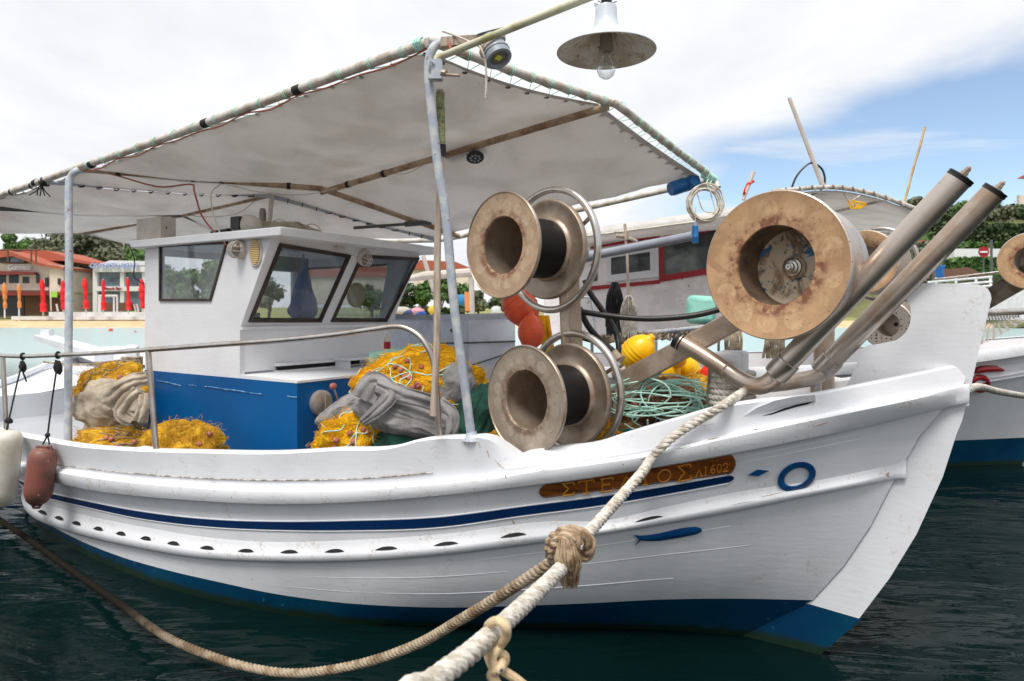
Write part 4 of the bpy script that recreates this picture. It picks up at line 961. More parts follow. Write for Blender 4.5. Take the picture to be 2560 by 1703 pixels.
M['mono'] = mat('black_line', (.010,.010,.011), .5, bump=1, bsc=3, stretch=(1,1,1), bd=.001)
mm = NT('wound_black_line'); mm.b.inputs['Base Color'].default_value = (.005,.005,.006,1); mm.b.inputs['Roughness'].default_value = .42; mm.b.inputs['Specular IOR Level'].default_value = .3
uvs = mm.n('ShaderNodeSeparateXYZ'); mm.l(mm.tc.outputs['UV'], uvs.inputs[0]); wv = mm.math('SINE', mm.math('MULTIPLY_ADD', uvs.outputs[1], 260, mm.math('MULTIPLY', mm.noise(20, 2), 6))); mm.l(mm.bump(wv, .5, .002), mm.b.inputs['Normal']); M['mono'] = mm.m
def reel(c, R, d, face, label):
    # near flange centre c, far flange at distance d along the axle
    rh = R*.53; nm = 'net_reel'
    m = MB()
    m.lathe(c, AX, [(rh,.012),(rh*1.04,.0),(R*.97,-.004)], 72); o = obj(nm, m, face, boat, 60)
    m = MB(); m.lathe(c, AX, [(R*.97,-.004),(R*.985,-.010),(R,-.006),(R*1.005,.004),(R*.99,.012),(R*.96,.016),(rh*1.1,.022),(rh,.022)], 72)
    obj('flange_rim', m, M['steelb'], o, 60)
    m = MB(); m.lathe(c, AX, [(rh,.010),(rh,d-.02),(rh*.98,d-.01),(.02,d-.01)], 56); m.lathe(c, AX, [(rh*.985,d-.05),(rh*.93,d-.045),(rh*.93,d-.02)], 56); obj('hub_tube', m, M['steelb'], o, 60)
    m = MB(); rb = R*.585; m.lathe(c, AX, [(rh,.025),(rb*.96,.028),(rb,.045),(rb,d-.05),(rb*.97,d-.03),(rh,d-.03)], 64); obj('wound_line', m, M['mono'], o, 60)
    m = MB(); m.lathe(c, AX, [(rb*.9,d-.045),(rb*1.06,d-.04),(rb*1.1,d-.022),(R*.8,d-.018),(R*.9,d-.032),(R*.97,d-.036),(R,d-.026),(R*1.0,d-.008),(R*.97,d+.004),(R*.5,d+.012),(.02,d+.012)], 72); obj('far_flange', m, M['steelb'], o, 60)
    return o
U1 = P(1255,613,3.69); R1 = 133.5/F*3.69
B1 = P(1313,999.5,3.61); R2 = 136.6/F*3.61
def dist_to(c, px):   # travel along the axle so the point projects at px
    k = (px-CX)/F; return (k*c.y-c.x)/(AX.x-k*AX.y)
d1 = dist_to(U1, 1375); d2 = dist_to(B1, 1430)
reel(U1, R1, d1, M['reelA'], ''); reel(B1, R2, d2, M['reelB'], '')
def guard(c, R, r, name='guard_ring'):
    m = MB(); u = AX.cross(UZ).normalized(); m.tube([c+u*(R*math.cos(2*PI*i/64))+UZ*(R*math.sin(2*PI*i/64)) for i in range(64)], r, 14, 0, close=True); return obj(name, m, M['steel'], boat, 60)
for c, d, px, semi, py in ((U1, d1, 1377, 150, 625), (B1, d2, 1434, 147, 980)):
    q = c+AX*(d*1.0+.02); q = P(px, py, q.y); Rg = semi/F*q.y; g = guard(q, Rg, .021)
    k = MB()
    for a in (.5, 2.4): k.tube([q+AX.cross(UZ).normalized()*(Rg*math.cos(a))+UZ*(Rg*math.sin(a)), q+AX*.04+AX.cross(UZ).normalized()*(Rg*.3*math.cos(a))+UZ*(Rg*.3*math.sin(a))], .012, 8)
    obj('guard_strut', k, M['steel'], g)
# motor behind upper reel, mast between the reels
q1 = U1+AX*(d1+.03); m = MB(); m.lathe(q1, AX, [(.11,0),(.11,.1),(.07,.12),(.07,.24),(.001,.24)], 32); obj('hydraulic_motor', m, M['grey'], boat, 40)
q2 = B1+AX*(d2+.03); m = MB(); m.lathe(q2, AX, [(.09,0),(.09,.1),(.06,.12),(.06,.2),(.001,.2)], 32); obj('hydraulic_motor', m, M['greyd'], boat, 40)
Ym = q2.y+.12
def bar(a, b, w_, h_, up=UZ, mt='steelb', name='hauler_mast', bev=.006):
    m = MB(); ax = (b-a).normalized(); u = up-ax*up.dot(ax); u.normalize(); v = ax.cross(u); m.box((a+b)/2, ((b-a).length, w_, h_), 0, (ax, v, u)); o = obj(name, m, M[mt], boat, 30); bv = o.modifiers.new('b','BEVEL'); bv.width = bev; bv.segments = 2; return o
bar(P(1425,640,Ym), P(1448,1110,Ym), .09, .10, V((0,1,0)))
bar(P(1407,700,Ym-.06), P(1416,900,Ym-.06), .05, .07, V((0,1,0)))
# beam to the bow drum with its gusset and stub
ba = P(1553,957,3.98); bb = P(1900,768,3.62); bm = bar(ba, bb, .10, .112, UZ, 'steelb', 'drum_arm')
m = MB(); m.tube([P(1530,935,3.98), P(1565,925,3.96)], .035, 14); m.tube([P(1546,905,3.94), P(1556,888,3.94)], .022, 12); obj('arm_stub', m, M['steelb'], boat)
m = MB(); gp = [P(x, y, 3.93) for x, y in [(1540,962),(1652,910),(1658,921),(1655,932),(1640,950),(1600,985),(1560,1010),(1545,1022),(1530,1040)]]; m.prism(gp, V((0,.02,0))); m.prism([P(x,y,3.98) for x,y in [(1470,1040),(1545,985),(1560,1000),(1550,1030),(1530,1070),(1470,1110)]], V((0,.05,0))); obj('gusset_plate', m, M['steelb'], boat, 30)
# big drum
D0 = P(1936,663.6,3.2); RD = 187/F*3.2; RHd = 99/F*3.2
m = MB(); m.lathe(D0, AX, [(RHd,.012),(RHd*1.02,0),(RD*.93,-.008),(RD*.985,-.012)], 96); bd_ = obj('bow_drum', m, M['reelC'], boat, 60)
m = MB(); m.lathe(D0, AX, [(RD*.985,-.012),(RD,-.008),(RD*1.005,0),(RD,.012),(RD*.95,.022),(RD*.86,.03),(RD*.86,.05),(RD*.905,.06),(RD*.91,.10),(RD*.905,.24),(RD*.88,.32),(RD*.80,.385),(RD*.6,.42),(.02,.42)], 96)
M['drumb'] = mat('drum_body_steel', (.56,.50,.45), .42, .6, c2=(.46,.38,.32), sc1=6, spots=(.30,.20,.15), sc2=50, slo=.62, shi=.7, bump=.15, bsc=90, bd=.002)
obj('drum_body', m, M['drumb'], bd_, 40)
m = MB(); m.lathe(D0, AX, [(RHd,.01),(RHd*.995,.21)], 72); obj('drum_bore', m, mat('dark_bore_steel', (.24,.17,.12), .5, .6, c2=(.13,.09,.06), sc1=8, spots=(.4,.28,.16), sc2=14, slo=.62, shi=.68, bump=.2), bd_, 60)
t = NT('peeling_hub_paint'); o = t.mix(t.ramp(t.noise(9, 5, t.mapn((1,2.2,1)), .6, .6), .46, .62), (.66,.55,.40), (.26,.16,.09)); o = t.mix(t.ramp(t.noise(12, 4, None, .6, .8), .59, .61), o, (.03,.15,.30)); o = t.mix(t.ramp(t.noise(26, 3, None, .6), .62, .66), o, (.09,.13,.13)); t.l(o, t.b.inputs['Base Color']); t.b.inputs['Roughness'].default_value = .5; t.l(t.bump(t.noise(12, 5, None, .6, .8), .5, .004), t.b.inputs['Normal'])
m = MB(); m.lathe(D0, AX, [(RHd,.208),(RHd*.82,.222),(.06,.222),(.058,.205),(.048,.195),(.046,.215)], 64); obj('hub_plate', m, t.m, bd_, 50)
m = MB(); m.lathe(D0, AX, [(.048,.215),(.044,.19),(.034,.186),(.032,.175),(.022,.172),(.021,.155),(.014,.152),(.013,.145),(.006,.145),(.001,.15)], 6 if False else 30); obj('axle_nut', m, M['steel'], bd_, 30)
# upright behind the drum and the roller gallows
m = MB(); m.tube([P(2060,700,3.85), P(2060,1010,3.85)], .055, 18); obj('drum_post', m, M['steelb'], boat)
r1b, r1t = P(1957,918,3.35), P(2401,444,2.90); r2b, r2t = P(2069,912,3.62), P(2487,478,3.14)
RR = .0535
for a, b in ((r1b, r1t), (r2b, r2t)):
    ax = (b-a).normalized(); o = obj('roller', MB().tube([a, b], RR, 32), M['steelw'], boat, 50)
    e = MB(); e.lathe(b, ax, [(RR*1.03,-.012),(RR*1.05,-.008),(RR*1.05,.0),(RR*.92,.002),(RR*.9,-.002)], 32); e.lathe(b+ax*.006, ax, [(RR*1.04,-.004),(RR*1.06,0),(RR*1.04,.004),(.001,.004)], 32); obj('end_seal', e, M['dark'], o)
    n_ = MB(); n_.lathe(b+ax*.008, ax, [(.03,0),(.03,.006),(.001,.006)], 24); n_.lathe(b+ax*.012, ax, [(.0165,0),(.0165,.016),(.013,.018),(.0125,.034),(.006,.042),(.001,.043)], 6); obj('end_nut', n_, M['steelb'], o, 20)
    s_ = MB(); s_.lathe(a-ax*.035, ax, [(RR*.7,-.03),(RR*1.1,-.02),(RR*1.14,0),(RR*1.14,.075),(RR*1.08,.077),(RR*1.0,.06)], 32); obj('sleeve', s_, M['steel'], o)
el = P(1905,968,3.42)
arm = MB(); pts = [P(1697,853,3.72), P(1760,890,3.65), P(1820,928,3.57), P(1850,948,3.52), P(1885,964,3.46), P(1912,962,3.42), P(1935,945,3.40), P(1950,925,3.37)]
arm.tube(spline(pts, 8), .0445, 24); arm.tube(spline([P(1905,962,3.44), P(1960,957,3.50), P(2030,945,3.60), P(2052,934,3.63), P(2064,918,3.63)], 6), .042, 24)
ga = obj('gallows_pipe', arm, M['steelw'], boat, 60)
m = MB(); p_ = P(1817,926,3.575); ax = (P(1850,948,3.52)-P(1800,916,3.6)).normalized(); m.lathe(p_, ax, [(.044,-.008),(.049,0),(.044,.008)], 28); obj('weld_bead', m, M['steelb'], ga)
m = MB(); a = P(1697,853,3.72); ax = (a-P(1760,890,3.65)).normalized(); m.lathe(a, ax, [(.046,-.004),(.048,0),(.048,.022),(.044,.025),(.001,.025)], 28); m.lathe(a, ax, [(.046,-.02),(.0475,-.016),(.046,-.012)], 28); obj('end_seal', m, M['dark'], ga, 40)
m = MB(); m.tube([P(2040,955,3.65), P(2040,1015,3.65)], .03, 12); obj('gallows_leg', m, M['steel'], boat); m = MB(); m.tube([P(1780,905,3.66), P(1775,1010,3.75)], .02, 10); obj('gallows_leg', m, M['steel'], boat)
# black hydraulic hoses
def hose(pts, r=.017):
    m = MB(); m.tube(spline(pts, 8), r, 12); return obj('hydraulic_hose', m, M['dark'], boat, 60)
hose([P(1440,776,4.02), P(1480,784,4.0), P(1560,794,3.95), P(1640,797,3.9), P(1740,788,3.85), P(1830,765,3.8)])
hose([P(1462,700,4.05), P(1474,730,4.05), P(1505,775,4.05), P(1535,820,4.05), P(1546,860,4.0), P(1546,890,3.98)])
hose([P(1448,770,4.1), P(1470,815,4.1), P(1500,850,4.1), P(1540,884,4.05)], .019)
hose([P(1440,840,4.15), P(1490,855,4.12), P(1530,875,4.1), P(1550,895,4.0)])
hose([P(1600,930,4.0), P(1630,950,3.98), P(1648,990,3.95), P(1650,1030,3.9), P(1628,1075,3.88), P(1600,1110,3.88)], .0205)
m = MB(); m.tube([P(1532,880,3.95), P(1548,898,3.93)], .026, 12); obj('hose_fitting', m, M['ropeb'], boat)
# mooring bitt
bt = MB(); BT = Pz(1830,1006,1.32); bt.box(BT, (.15,.15,.56), 0, (UU, UN, UZ))
bo = obj('mooring_bitt', bt, M['white'], boat, 30); bv = bo.modifiers.new('b','BEVEL'); bv.width = .02; bv.segments = 3
m = MB(); m.box(P(1940,955,4.3)+V((0,.1,-.1)), (.3,.2,.2), 0, (UU, UN, UZ)); bo = obj('deck_block', m, M['white'], boat, 30); bv = bo.modifiers.new('b','BEVEL'); bv.width = .015; bv.segments = 3
m = MB()
for k in range(6):
    z = BT.z+.0+k*.031; m.rope([BT+UZ*(z-BT.z)+UU*(.105*math.cos(q*PI/10)*(1.05 if k%2 else 1))+UN*(.105*math.sin(q*PI/10))+UZ*(.006*q/20) for q in range(21)], .0165, 5)
tag(obj('rope_coil', m, M['ropew']), 'white rope wound in turns round the white mooring bitt behind the bow rail', 'rope')
# mooring lines
g1 = hit(1600,1127,.085); 
def HD(x, y, off): return G(*hit(x, y, off))
ml = [BT+UZ*.02+UN*.1, P(1861,978,3.5), HD(1810,1012,-.015), HD(1756,1046,.0), HD(1700,1080,.04), HD(1660,1112,.085), HD(1625,1152,.10), P(1608,1178,3.0), P(1563,1230,2.85), P(1475,1329,2.5), P(1432,1385,2.2), P(1385,1440,1.97), P(1290,1530,1.66), P(1190,1620,1.42), P(1080,1705,1.24), P(980,1790,1.1), V((-.27,.72,.98)), V((-.38,.35,.80)), V((-.45,-.05,.69)), V((-.6,-.5,.68))]
m = MB(); m.rope(spline(ml, 8), .0222, 4.2, 0, 8); main = tag(obj('mooring_rope', m, M['ropew']), 'thick white mooring rope running from the bow bitt over the rail toward the viewer', 'rope')
m2l = [P(1395,1395,2.19), P(1340,1432,2.25), P(1250,1490,2.4), P(1150,1550,2.6), P(1040,1612,2.85), P(900,1660,3.05), P(745,1683,3.2), P(620,1668,3.3), P(500,1630,3.4), P(400,1583,3.6), P(300,1510,4.05), P(200,1440,4.55), P(130,1390,4.9), P(60,1340,5.3), P(0,1300,5.7), P(-80,1240,6.4)]
m = MB(); m.rope(spline(m2l, 8), .0205, 3.6, 0, 8); tag(obj('mooring_rope', m, M['ropewet']), 'tan twisted mooring rope sagging from the frayed knot into the water at left', 'rope')
# knot with frayed tail
K0 = P(1425,1385,2.14); kn = empty('frayed_knot', K0, 'tan rope knot with a frayed tassel clamping the two mooring ropes together', 'knot')
m = MB(); ux, uz, uy = V((1,0,0)), V((0,0,1)), V((0,-1,0))
def K(x, y, d=0): return P(x, y, 2.14-d)
m.rope(spline([K(1385,1405,-.02), K(1376,1370,.02), K(1390,1342,.05), K(1425,1328,.06), K(1458,1338,.05), K(1474,1362,.04), K(1466,1388,.03), K(1440,1388,.03), K(1425,1360,.07)], 7), .021, 4.5)
m.rope(spline([K(1400,1420,.0), K(1382,1385,.04), K(1398,1350,.075), K(1430,1342,.08), K(1448,1365,.07)], 7), .018, 4.5)
obj('knot_loops', m, M['ropey'], kn)
m = MB(); random.seed(3)
for k in range(150):
    a = random.uniform(0, 1); x0 = 1398+34*a+random.uniform(-3,3); y0 = 1352+random.uniform(-6,14); d0 = .08+random.uniform(-.02,.02)
    x1 = 1390+62*a; y1 = 1400+random.uniform(-5,5); x2 = 1408+36*a+random.uniform(-4,4); y2 = 1452+random.uniform(-14,22)
    m.tube(spline([K(x0,y0,d0), K(x1+random.uniform(-4,4),y1,d0+.015*math.sin(PI*a)), K((x1+x2)/2+random.uniform(-3,3),(y1+y2)/2,d0-.01), K(x2,y2,d0-.03)], 3), [.0032]*9+[.001], 4)
obj('frayed_tail', m, M['ropey'], kn)
# small speckled rope hitched to the big line
M['speckb'] = mat('blue_flecked_rope', lin((214,192,156)), .9, c2=lin((186,162,126)), sc1=30, spots=lin((40,56,100)), sc2=60, slo=.66, shi=.69, bump=.5, bsc=220)
def Q(x, y, D=1.52): return P(x, y, D)
m = MB(); m.tube(spline([Q(1216,1585,1.56), Q(1222,1562,1.5), Q(1244,1553,1.46), Q(1264,1568,1.45), Q(1266,1590,1.46), Q(1252,1612,1.48), Q(1240,1630,1.49), Q(1262,1640,1.49), Q(1258,1662,1.49), Q(1238,1672,1.49), Q(1226,1655,1.51), Q(1220,1632,1.52), Q(1232,1622,1.5)], 7), .0102, 10)
m.tube(spline([Q(1254,1568,1.6), Q(1258,1600,1.5), Q(1232,1640,1.47), Q(1235,1672,1.47), Q(1228,1690,1.47), Q(1238,1720,1.47)], 7), .0102, 10)
m.tube(spline([Q(1236,1665,1.48), Q(1262,1680,1.48), Q(1290,1698,1.48), Q(1320,1722,1.48)], 7), .0102, 10)
m.tube(spline([Q(1256,1655,1.48), Q(1250,1672,1.46), Q(1232,1684,1.47), Q(1246,1715,1.47)], 7), .0102, 10)
tag(obj('hitched_rope', m, M['speckb']), 'thin blue-flecked rope hitched with a knot round the thick white mooring rope', 'rope')
# fenders
def fender(name, top, bot, r, mt, lab, eye=True, D=0):
    e = empty(name, bot, lab, 'fender'); ax = (bot-top).normalized(); Ln = (bot-top).length
    m = MB(); m.lathe(top, ax, [(.008,-.0),(r*.6,.005),(r*.86,.025),(r*.98,.06),(r,.1),(r,Ln-.13),(r*.96,Ln-.08),(r*.75,Ln-.03),(r*.4,Ln),(.001,Ln+.004)], 32); obj('fender_body', m, M[mt], e)
    if eye:
        m = MB(); u = V((1,0,0))
        m.tube([top+u*(-r*.7)+ax*.06, top+u*(-r*.55)-ax*.005, top+u*(r*.55)-ax*.005, top+u*(r*.7)+ax*.06], .012, 8); obj('fender_lug', m, M[mt], e); m = MB(); m.tube([bot-u*.035-ax*.01, bot-u*.02+ax*.022, bot+u*.02+ax*.022, bot+u*.035-ax*.01], .010, 8); obj('fender_lug', m, M[mt], e)
    return e
Yf = Prail(115,1110,0).y-.13
fender('boat_fender', P(110,1119,Yf), P(92,1262,Yf), 32/F*Yf, 'fendr', 'faded brown-red cylindrical fender hanging from black cord by the hull')
Yf2 = Prail(20,1090,0).y-.25
fender('boat_fender', P(16,1075,Yf2), P(-4,1268,Yf2), 37/F*Yf2, 'fendw', 'white cylindrical fender hanging at the left edge of the hull', False)
rk = Prail(145,888); m = MB(); a = P(118,1110,Yf); b = P(119,1088,Yf+.02)
m.tube([P(107,1112,Yf), b], .006, 6); m.tube([P(124,1112,Yf), b], .006, 6); m.tube(spline([b, b.lerp(rk, .5)+UZ*.0, rk-UZ*.04], 4), .007, 6); m.sphere(b, .018, n=8, k=6); m.sphere(rk-UZ*.09, .03, (1,1,1.7), 8, 6, fn=lambda d: .5*noise.noise(d*3))
m.tube([rk+V((0,math.cos(q*PI/6)*.022,math.sin(q*PI/6)*.022)) for q in range(13)], .009, 6)
tag(obj('fender_cord', m, M['blackcord']), 'black cord tying the brown-red fender to the steel handrail', 'cord')
rk = Prail(57,891); m = MB(); b = P(22,1052,Yf2+.04); m.tube([P(16,1078,Yf2), b], .007, 6); m.tube(spline([b, b.lerp(rk,.5), rk-UZ*.03], 4), .007, 6); m.sphere(b, .022, (1.4,1,1), 8, 6, fn=lambda d: .5*noise.noise(d*3)); m.sphere(rk-UZ*.08, .026, (1,1,1.6), 8, 6, fn=lambda d: .5*noise.noise(d*3))
m.tube([rk+V((0,math.cos(q*PI/6)*.022,math.sin(q*PI/6)*.022)) for q in range(13)], .009, 6); m.tube([rk-UZ*.12, rk-UZ*.2+V((.03,0,0))], .006, 6)
tag(obj('fender_cord', m, M['blackcord']), 'black cord tying the white fender to the steel handrail', 'cord')
# ---------------------------------------------------------------- nets, sacks and buoys on deck
FID = (unit((1,0,0)), unit((0,1,0)), UZ)
def heap_fn(seed, amp=.16, fr=2.2):
    o = V((seed*1.7, seed*.9, seed*2.3))
    return lambda d: amp*noise.noise(d*fr+o)*1.6+amp*.5*noise.noise(d*fr*2.7+o)
def net_heap(name, c, rad, mt, seed, nst=260, label=None, cat='net', cords=0, cordm='mint', floats=(), rot=0, amp=.16, sr=.0026, group=None, fuzz=0):
    rnd = random.Random(seed); ax = (V((math.cos(rot),0,-math.sin(rot))), V((0,1,0)), V((math.sin(rot),0,math.cos(rot))))
    f = heap_fn(seed, amp); R = max(rad); sc_ = [r/R for r in rad]
    def S(d, k=1.0): 
        q = (1+f(d))*k; return c+(ax[0]*d.x*sc_[0]+ax[1]*d.y*sc_[1]+ax[2]*d.z*sc_[2])*R*q
    e = empty(name, S(V((0,0,-1))), label, cat, group)
    m = MB(); m.sphere(c, R, sc_, 60, 44, 0, ax, lambda d: f(d)+.02*noise.noise(d*14)+.015*noise.noise(d*30)); obj('net_bulk', m, M[mt], e, 0 or 80)
    def walk(n, step, k, curl=.6):
        th = rnd.uniform(0, 2*PI); d = V((rnd.uniform(-1,1), rnd.uniform(-1,.35), rnd.uniform(-.5,1))).normalized(); out_ = []
        for _ in range(n):
            out_.append(S(d, k+rnd.uniform(0,.03))); t1 = d.cross(UZ); t1 = t1.normalized() if t1.length > .05 else V((1,0,0)); t2 = d.cross(t1)
            d = (d+(t1*math.cos(th)+t2*math.sin(th))*step).normalized(); th += rnd.uniform(-curl, curl)
        return out_
    m = MB()
    def flow(n, step):
        d = V((rnd.uniform(-1,1), rnd.uniform(-1,.2), rnd.uniform(-.4,1))).normalized(); out_ = []; k = 1.0+rnd.uniform(0,.035); o_ = V((seed,0,seed)); j = rnd.uniform(-.5,.5)
        for _ in range(n):
            out_.append(S(d, k+.012*noise.noise(d*20+o_))); t1 = d.cross(UZ); t1 = t1.normalized() if t1.length > .05 else V((1,0,0)); t2 = d.cross(t1); th = 5.5*noise.noise(d*1.9+o_)+j
            d = (d+(t1*math.cos(th)+t2*math.sin(th))*step).normalized()
        return out_
    for _ in range(nst*3): m.tube(flow(11, .07), sr*rnd.uniform(.4,.95), 3)
    for _ in range(nst//3): m.tube(walk(12, .09, 1.01), sr*rnd.uniform(.5,1.0), 4)
    for _ in range(fuzz):
        w_ = walk(5, .06, 1.0); m.tube(spline([w_[0], w_[1]+(w_[1]-c)*.06, w_[2]+(w_[2]-c)*rnd.uniform(.06,.2)+V((0,0,rnd.uniform(-.03,.02))), w_[3]+(w_[3]-c)*rnd.uniform(0,.1)], 3), .0012, 3)
    obj('net_twine', m, M[mt], e, 80)
    if cords:
        m = MB()
        for _ in range(cords): m.tube(spline(walk(9, .16, 1.03, .9), 4), .0042, 6)
        obj('head_rope', m, M[cordm], e, 80)
    for (px, py) in floats:
        d = ray(px, py); o_ = V((0,0,CH)); best = None     # march to the heap surface
        for i in range(400):
            p = o_+d*(c.y-R*1.4+i*R*.006); q = p-c; l = V((q.dot(ax[0])/sc_[0], q.dot(ax[1])/sc_[1], q.dot(ax[2])/sc_[2]))
            if l.length < R*(1+f(l.normalized())): best = p; break
        if best is None: best = o_+d*c.y
        a = V((rnd.uniform(-1,1), rnd.uniform(-.4,.4), rnd.uniform(-.6,.6))).normalized(); m = MB(); m.lathe(best-V((0,.012,0)), a, [(.004,-.019),(.012,-.0175),(.0165,-.009),(.0172,.0),(.0165,.009),(.012,.0175),(.004,.019)], 14); obj('float', m, M['float'], e, 60)
    return e
def sack(name, c, rad, rot, mt, seed, label, cat='sack', folds=9, amp=.07, tip=0, group=None):
    ax = (V((math.cos(rot),0,-math.sin(rot))), V((0,1,0)), V((math.sin(rot),0,math.cos(rot)))); R = max(rad); sc_ = [r/R for r in rad]; o = V((seed,seed*2,seed*.5))
    def f(d):
        q = noise.noise(d*1.7+o)*amp*2.0
        g = V((.45*math.cos(seed), -.65, .6)).normalized(); u_ = g.cross(UZ).normalized(); v_ = g.cross(u_)
        r_ = math.acos(max(-1, min(1, d.dot(g)))); ph = math.atan2(d.dot(v_), d.dot(u_))+.7*noise.noise(d*1.6+o)
        k = min(1, r_/.5)*max(.25, 1-r_/2.6); q += amp*.75*k*(abs(math.sin(folds*.5*ph+1.5*noise.noise(d*2+o*2)))**.7-.6)+amp*.35*k*abs(math.sin(folds*1.3*ph+3*noise.noise(d*2.5+o)))
        q += amp*.9*math.exp(-(r_/.22)**2)
        q += amp*.5*max(0, 1-abs(noise.noise(d*2.6+o*4))*6)
        q += tip*max(0, -d.x)**8
        return q+.006*noise.noise(d*14+o)
    m = MB(); m.sphere(c, R, sc_, 120, 76, 0, ax, f)
    return tag(obj(name, m, M[mt], None, 80), label, cat, group)
G1 = 'heaps of fishing net on the deck'
net_heap('fishing_net', P(1056,972,4.72), (.44,.28,.27), 'yellow', 11, 420, 'upper yellow fishing net heap with pink floats lying on grey sacks before the cabin', cords=14, floats=[(1018,903),(989,917),(1003,925),(1011,942),(1025,946),(1054,919),(1032,968),(1042,960),(1047,965),(1003,972),(1054,984),(924,933),(1141,930),(1133,948)], group=G1, fuzz=260)
net_heap('fishing_net', P(905,1112,4.3), (.27,.22,.215), 'yellow', 12, 380, 'bright yellow fishing net heap with pink floats at the foot of the blue cabin base', cords=16, floats=[(876,1082),(909,1075),(918,1080),(884,1104),(841,1100),(838,1118),(877,1122),(985,1109),(912,1120)], group=G1, fuzz=260)
sack('mesh_sack', P(1015,1045,4.2), (.33,.2,.115), .30, 'sack', 3.1, 'large grey mesh sack lying below the upper yellow net, nearest the handrail', folds=7)
sack('mesh_sack', P(905,1010,4.6), (.24,.16,.10), -.38, 'sack', 5.2, 'grey mesh sack with pointed end sticking out toward the winch on the cabin base', folds=8, tip=.35)
sack('mesh_sack', P(1130,965,4.6), (.16,.14,.17), .5, 'sack', 7.7, 'small grey mesh sack wedged behind the grey awning post', folds=8)
sack('green_tarp', P(1040,1140,4.25), (.40,.25,.21), .05, 'green', 2.2, 'dark green cloth spread under the grey sacks by the rail', 'cloth', 5, .1)
sack('green_tarp', P(1190,1070,4.5), (.15,.2,.30), .25, 'green', 6.4, 'dark green cloth bundle between the awning post and the lower net reel', 'cloth', 6, .1)
net_heap('fishing_net', P(1230,1150,4.2), (.14,.12,.16), 'ochre', 14, 120, 'small ochre net behind the lower net reel at the rail corner', group=G1)
def flap(parent, pts, w0, w1, mt, waves=3.0, seed=1, dep=.02):   # a fold of cloth hanging over a sack
    n = len(pts); rows = []; c = spline([P(*p) for p in pts], 8); N = len(c)
    for i, p in enumerate(c):
        t = i/(N-1); d = (c[min(i+1, N-1)]-c[max(i-1, 0)]).normalized(); sd = d.cross(V((0,1,0))).normalized(); w_ = w0+(w1-w0)*t
        rows.append([p+sd*w_*(j/14-.5)+V((0,-1,0))*dep*(.32*math.sin(waves*PI*j/14+seed+3*t+2*noise.noise(V((j*.2,t*3,seed+5))))+.8*noise.noise(V((j*.3,t*3,seed)))+.25*noise.noise(V((j*1.1,t*9,seed)))-.8*abs(j/7-1)**2) for j in range(15)])
    m = MB(); m.grid(rows); o = obj('cloth_flap', m, M[mt], parent, 80); s_ = o.modifiers.new('s','SOLIDIFY'); s_.thickness = .006; b_ = o.modifiers.new('u','SUBSURF'); b_.levels = 1; b_.render_levels = 1; return o
sk = {o['label'][:12]: o for o in col.objects if o.name.startswith(('mesh_sack','cloth_sack')) and 'label' in o}
flap(sk['large grey m'], [(905,1000,4.02),(935,955,4.08),(975,985,4.0),(940,1030,3.96),(905,1058,3.96)], .16, .05, 'sack', 5, 2)
flap(sk['large grey m'], [(940,965,4.05),(1000,985,4.0),(1060,1000,4.0),(1110,1020,4.05)], .10, .09, 'sack', 4, 5)
flap(sk['large grey m'], [(1095,1010,3.98),(1128,1035,3.94),(1130,1070,3.92),(1122,1095,3.92)], .10, .06, 'sack', 4, 7)
# left group
net_heap('fishing_net', P(290,985,5.6), (.30,.22,.24), 'ochre', 21, 220, 'ochre fishing net bulging over the beige sack near the aft post', cords=8, cordm='ropeb', floats=[(302,943),(196,1034),(268,949)], group=G1, fuzz=140)
sack('cloth_sack', P(286,1020,5.35), (.27,.2,.20), .15, 'sackb', 9.3, 'beige cloth sack bundled round an ochre net aft of the blue cabin base', folds=12, amp=.11)
net_heap('fishing_net', P(290,1120,5.2), (.34,.22,.16), 'ochre', 22, 240, 'flat ochre fishing net under the beige sack near the aft post', cords=14, cordm='ropeb', floats=[(268,1095),(281,1098),(338,1104),(293,1116),(300,1124)], group=G1, fuzz=140)
net_heap('fishing_net', P(462,1148,4.72), (.29,.2,.25), 'ochre', 23, 320, 'rounded ochre fishing net mound against the blue cabin side', cords=9, cordm='ropeb', floats=[(526,1084),(480,1126),(500,1110)], group=G1, fuzz=260)
sack('mesh_sack', P(240,1085,5.5), (.10,.1,.12), .3, 'sack', 4.4, 'small dark grey sack peeping out beneath the beige sack', folds=4)
sk2 = [o for o in col.objects if o.name.startswith('cloth_sack')][0]
flap(sk2, [(368,945,5.1),(330,955,5.05),(296,978,5.02),(262,1010,5.02)], .10, .18, 'sackb', 5, 3, .03)
flap(sk2, [(345,975,5.05),(318,1000,5.0),(300,1035,4.98),(330,1055,5.0)], .12, .10, 'sackb', 4, 6, .03)
flap(sk2, [(355,985,5.05),(352,1020,5.0),(345,1055,5.0)], .07, .12, 'sackb', 4, 9, .03)
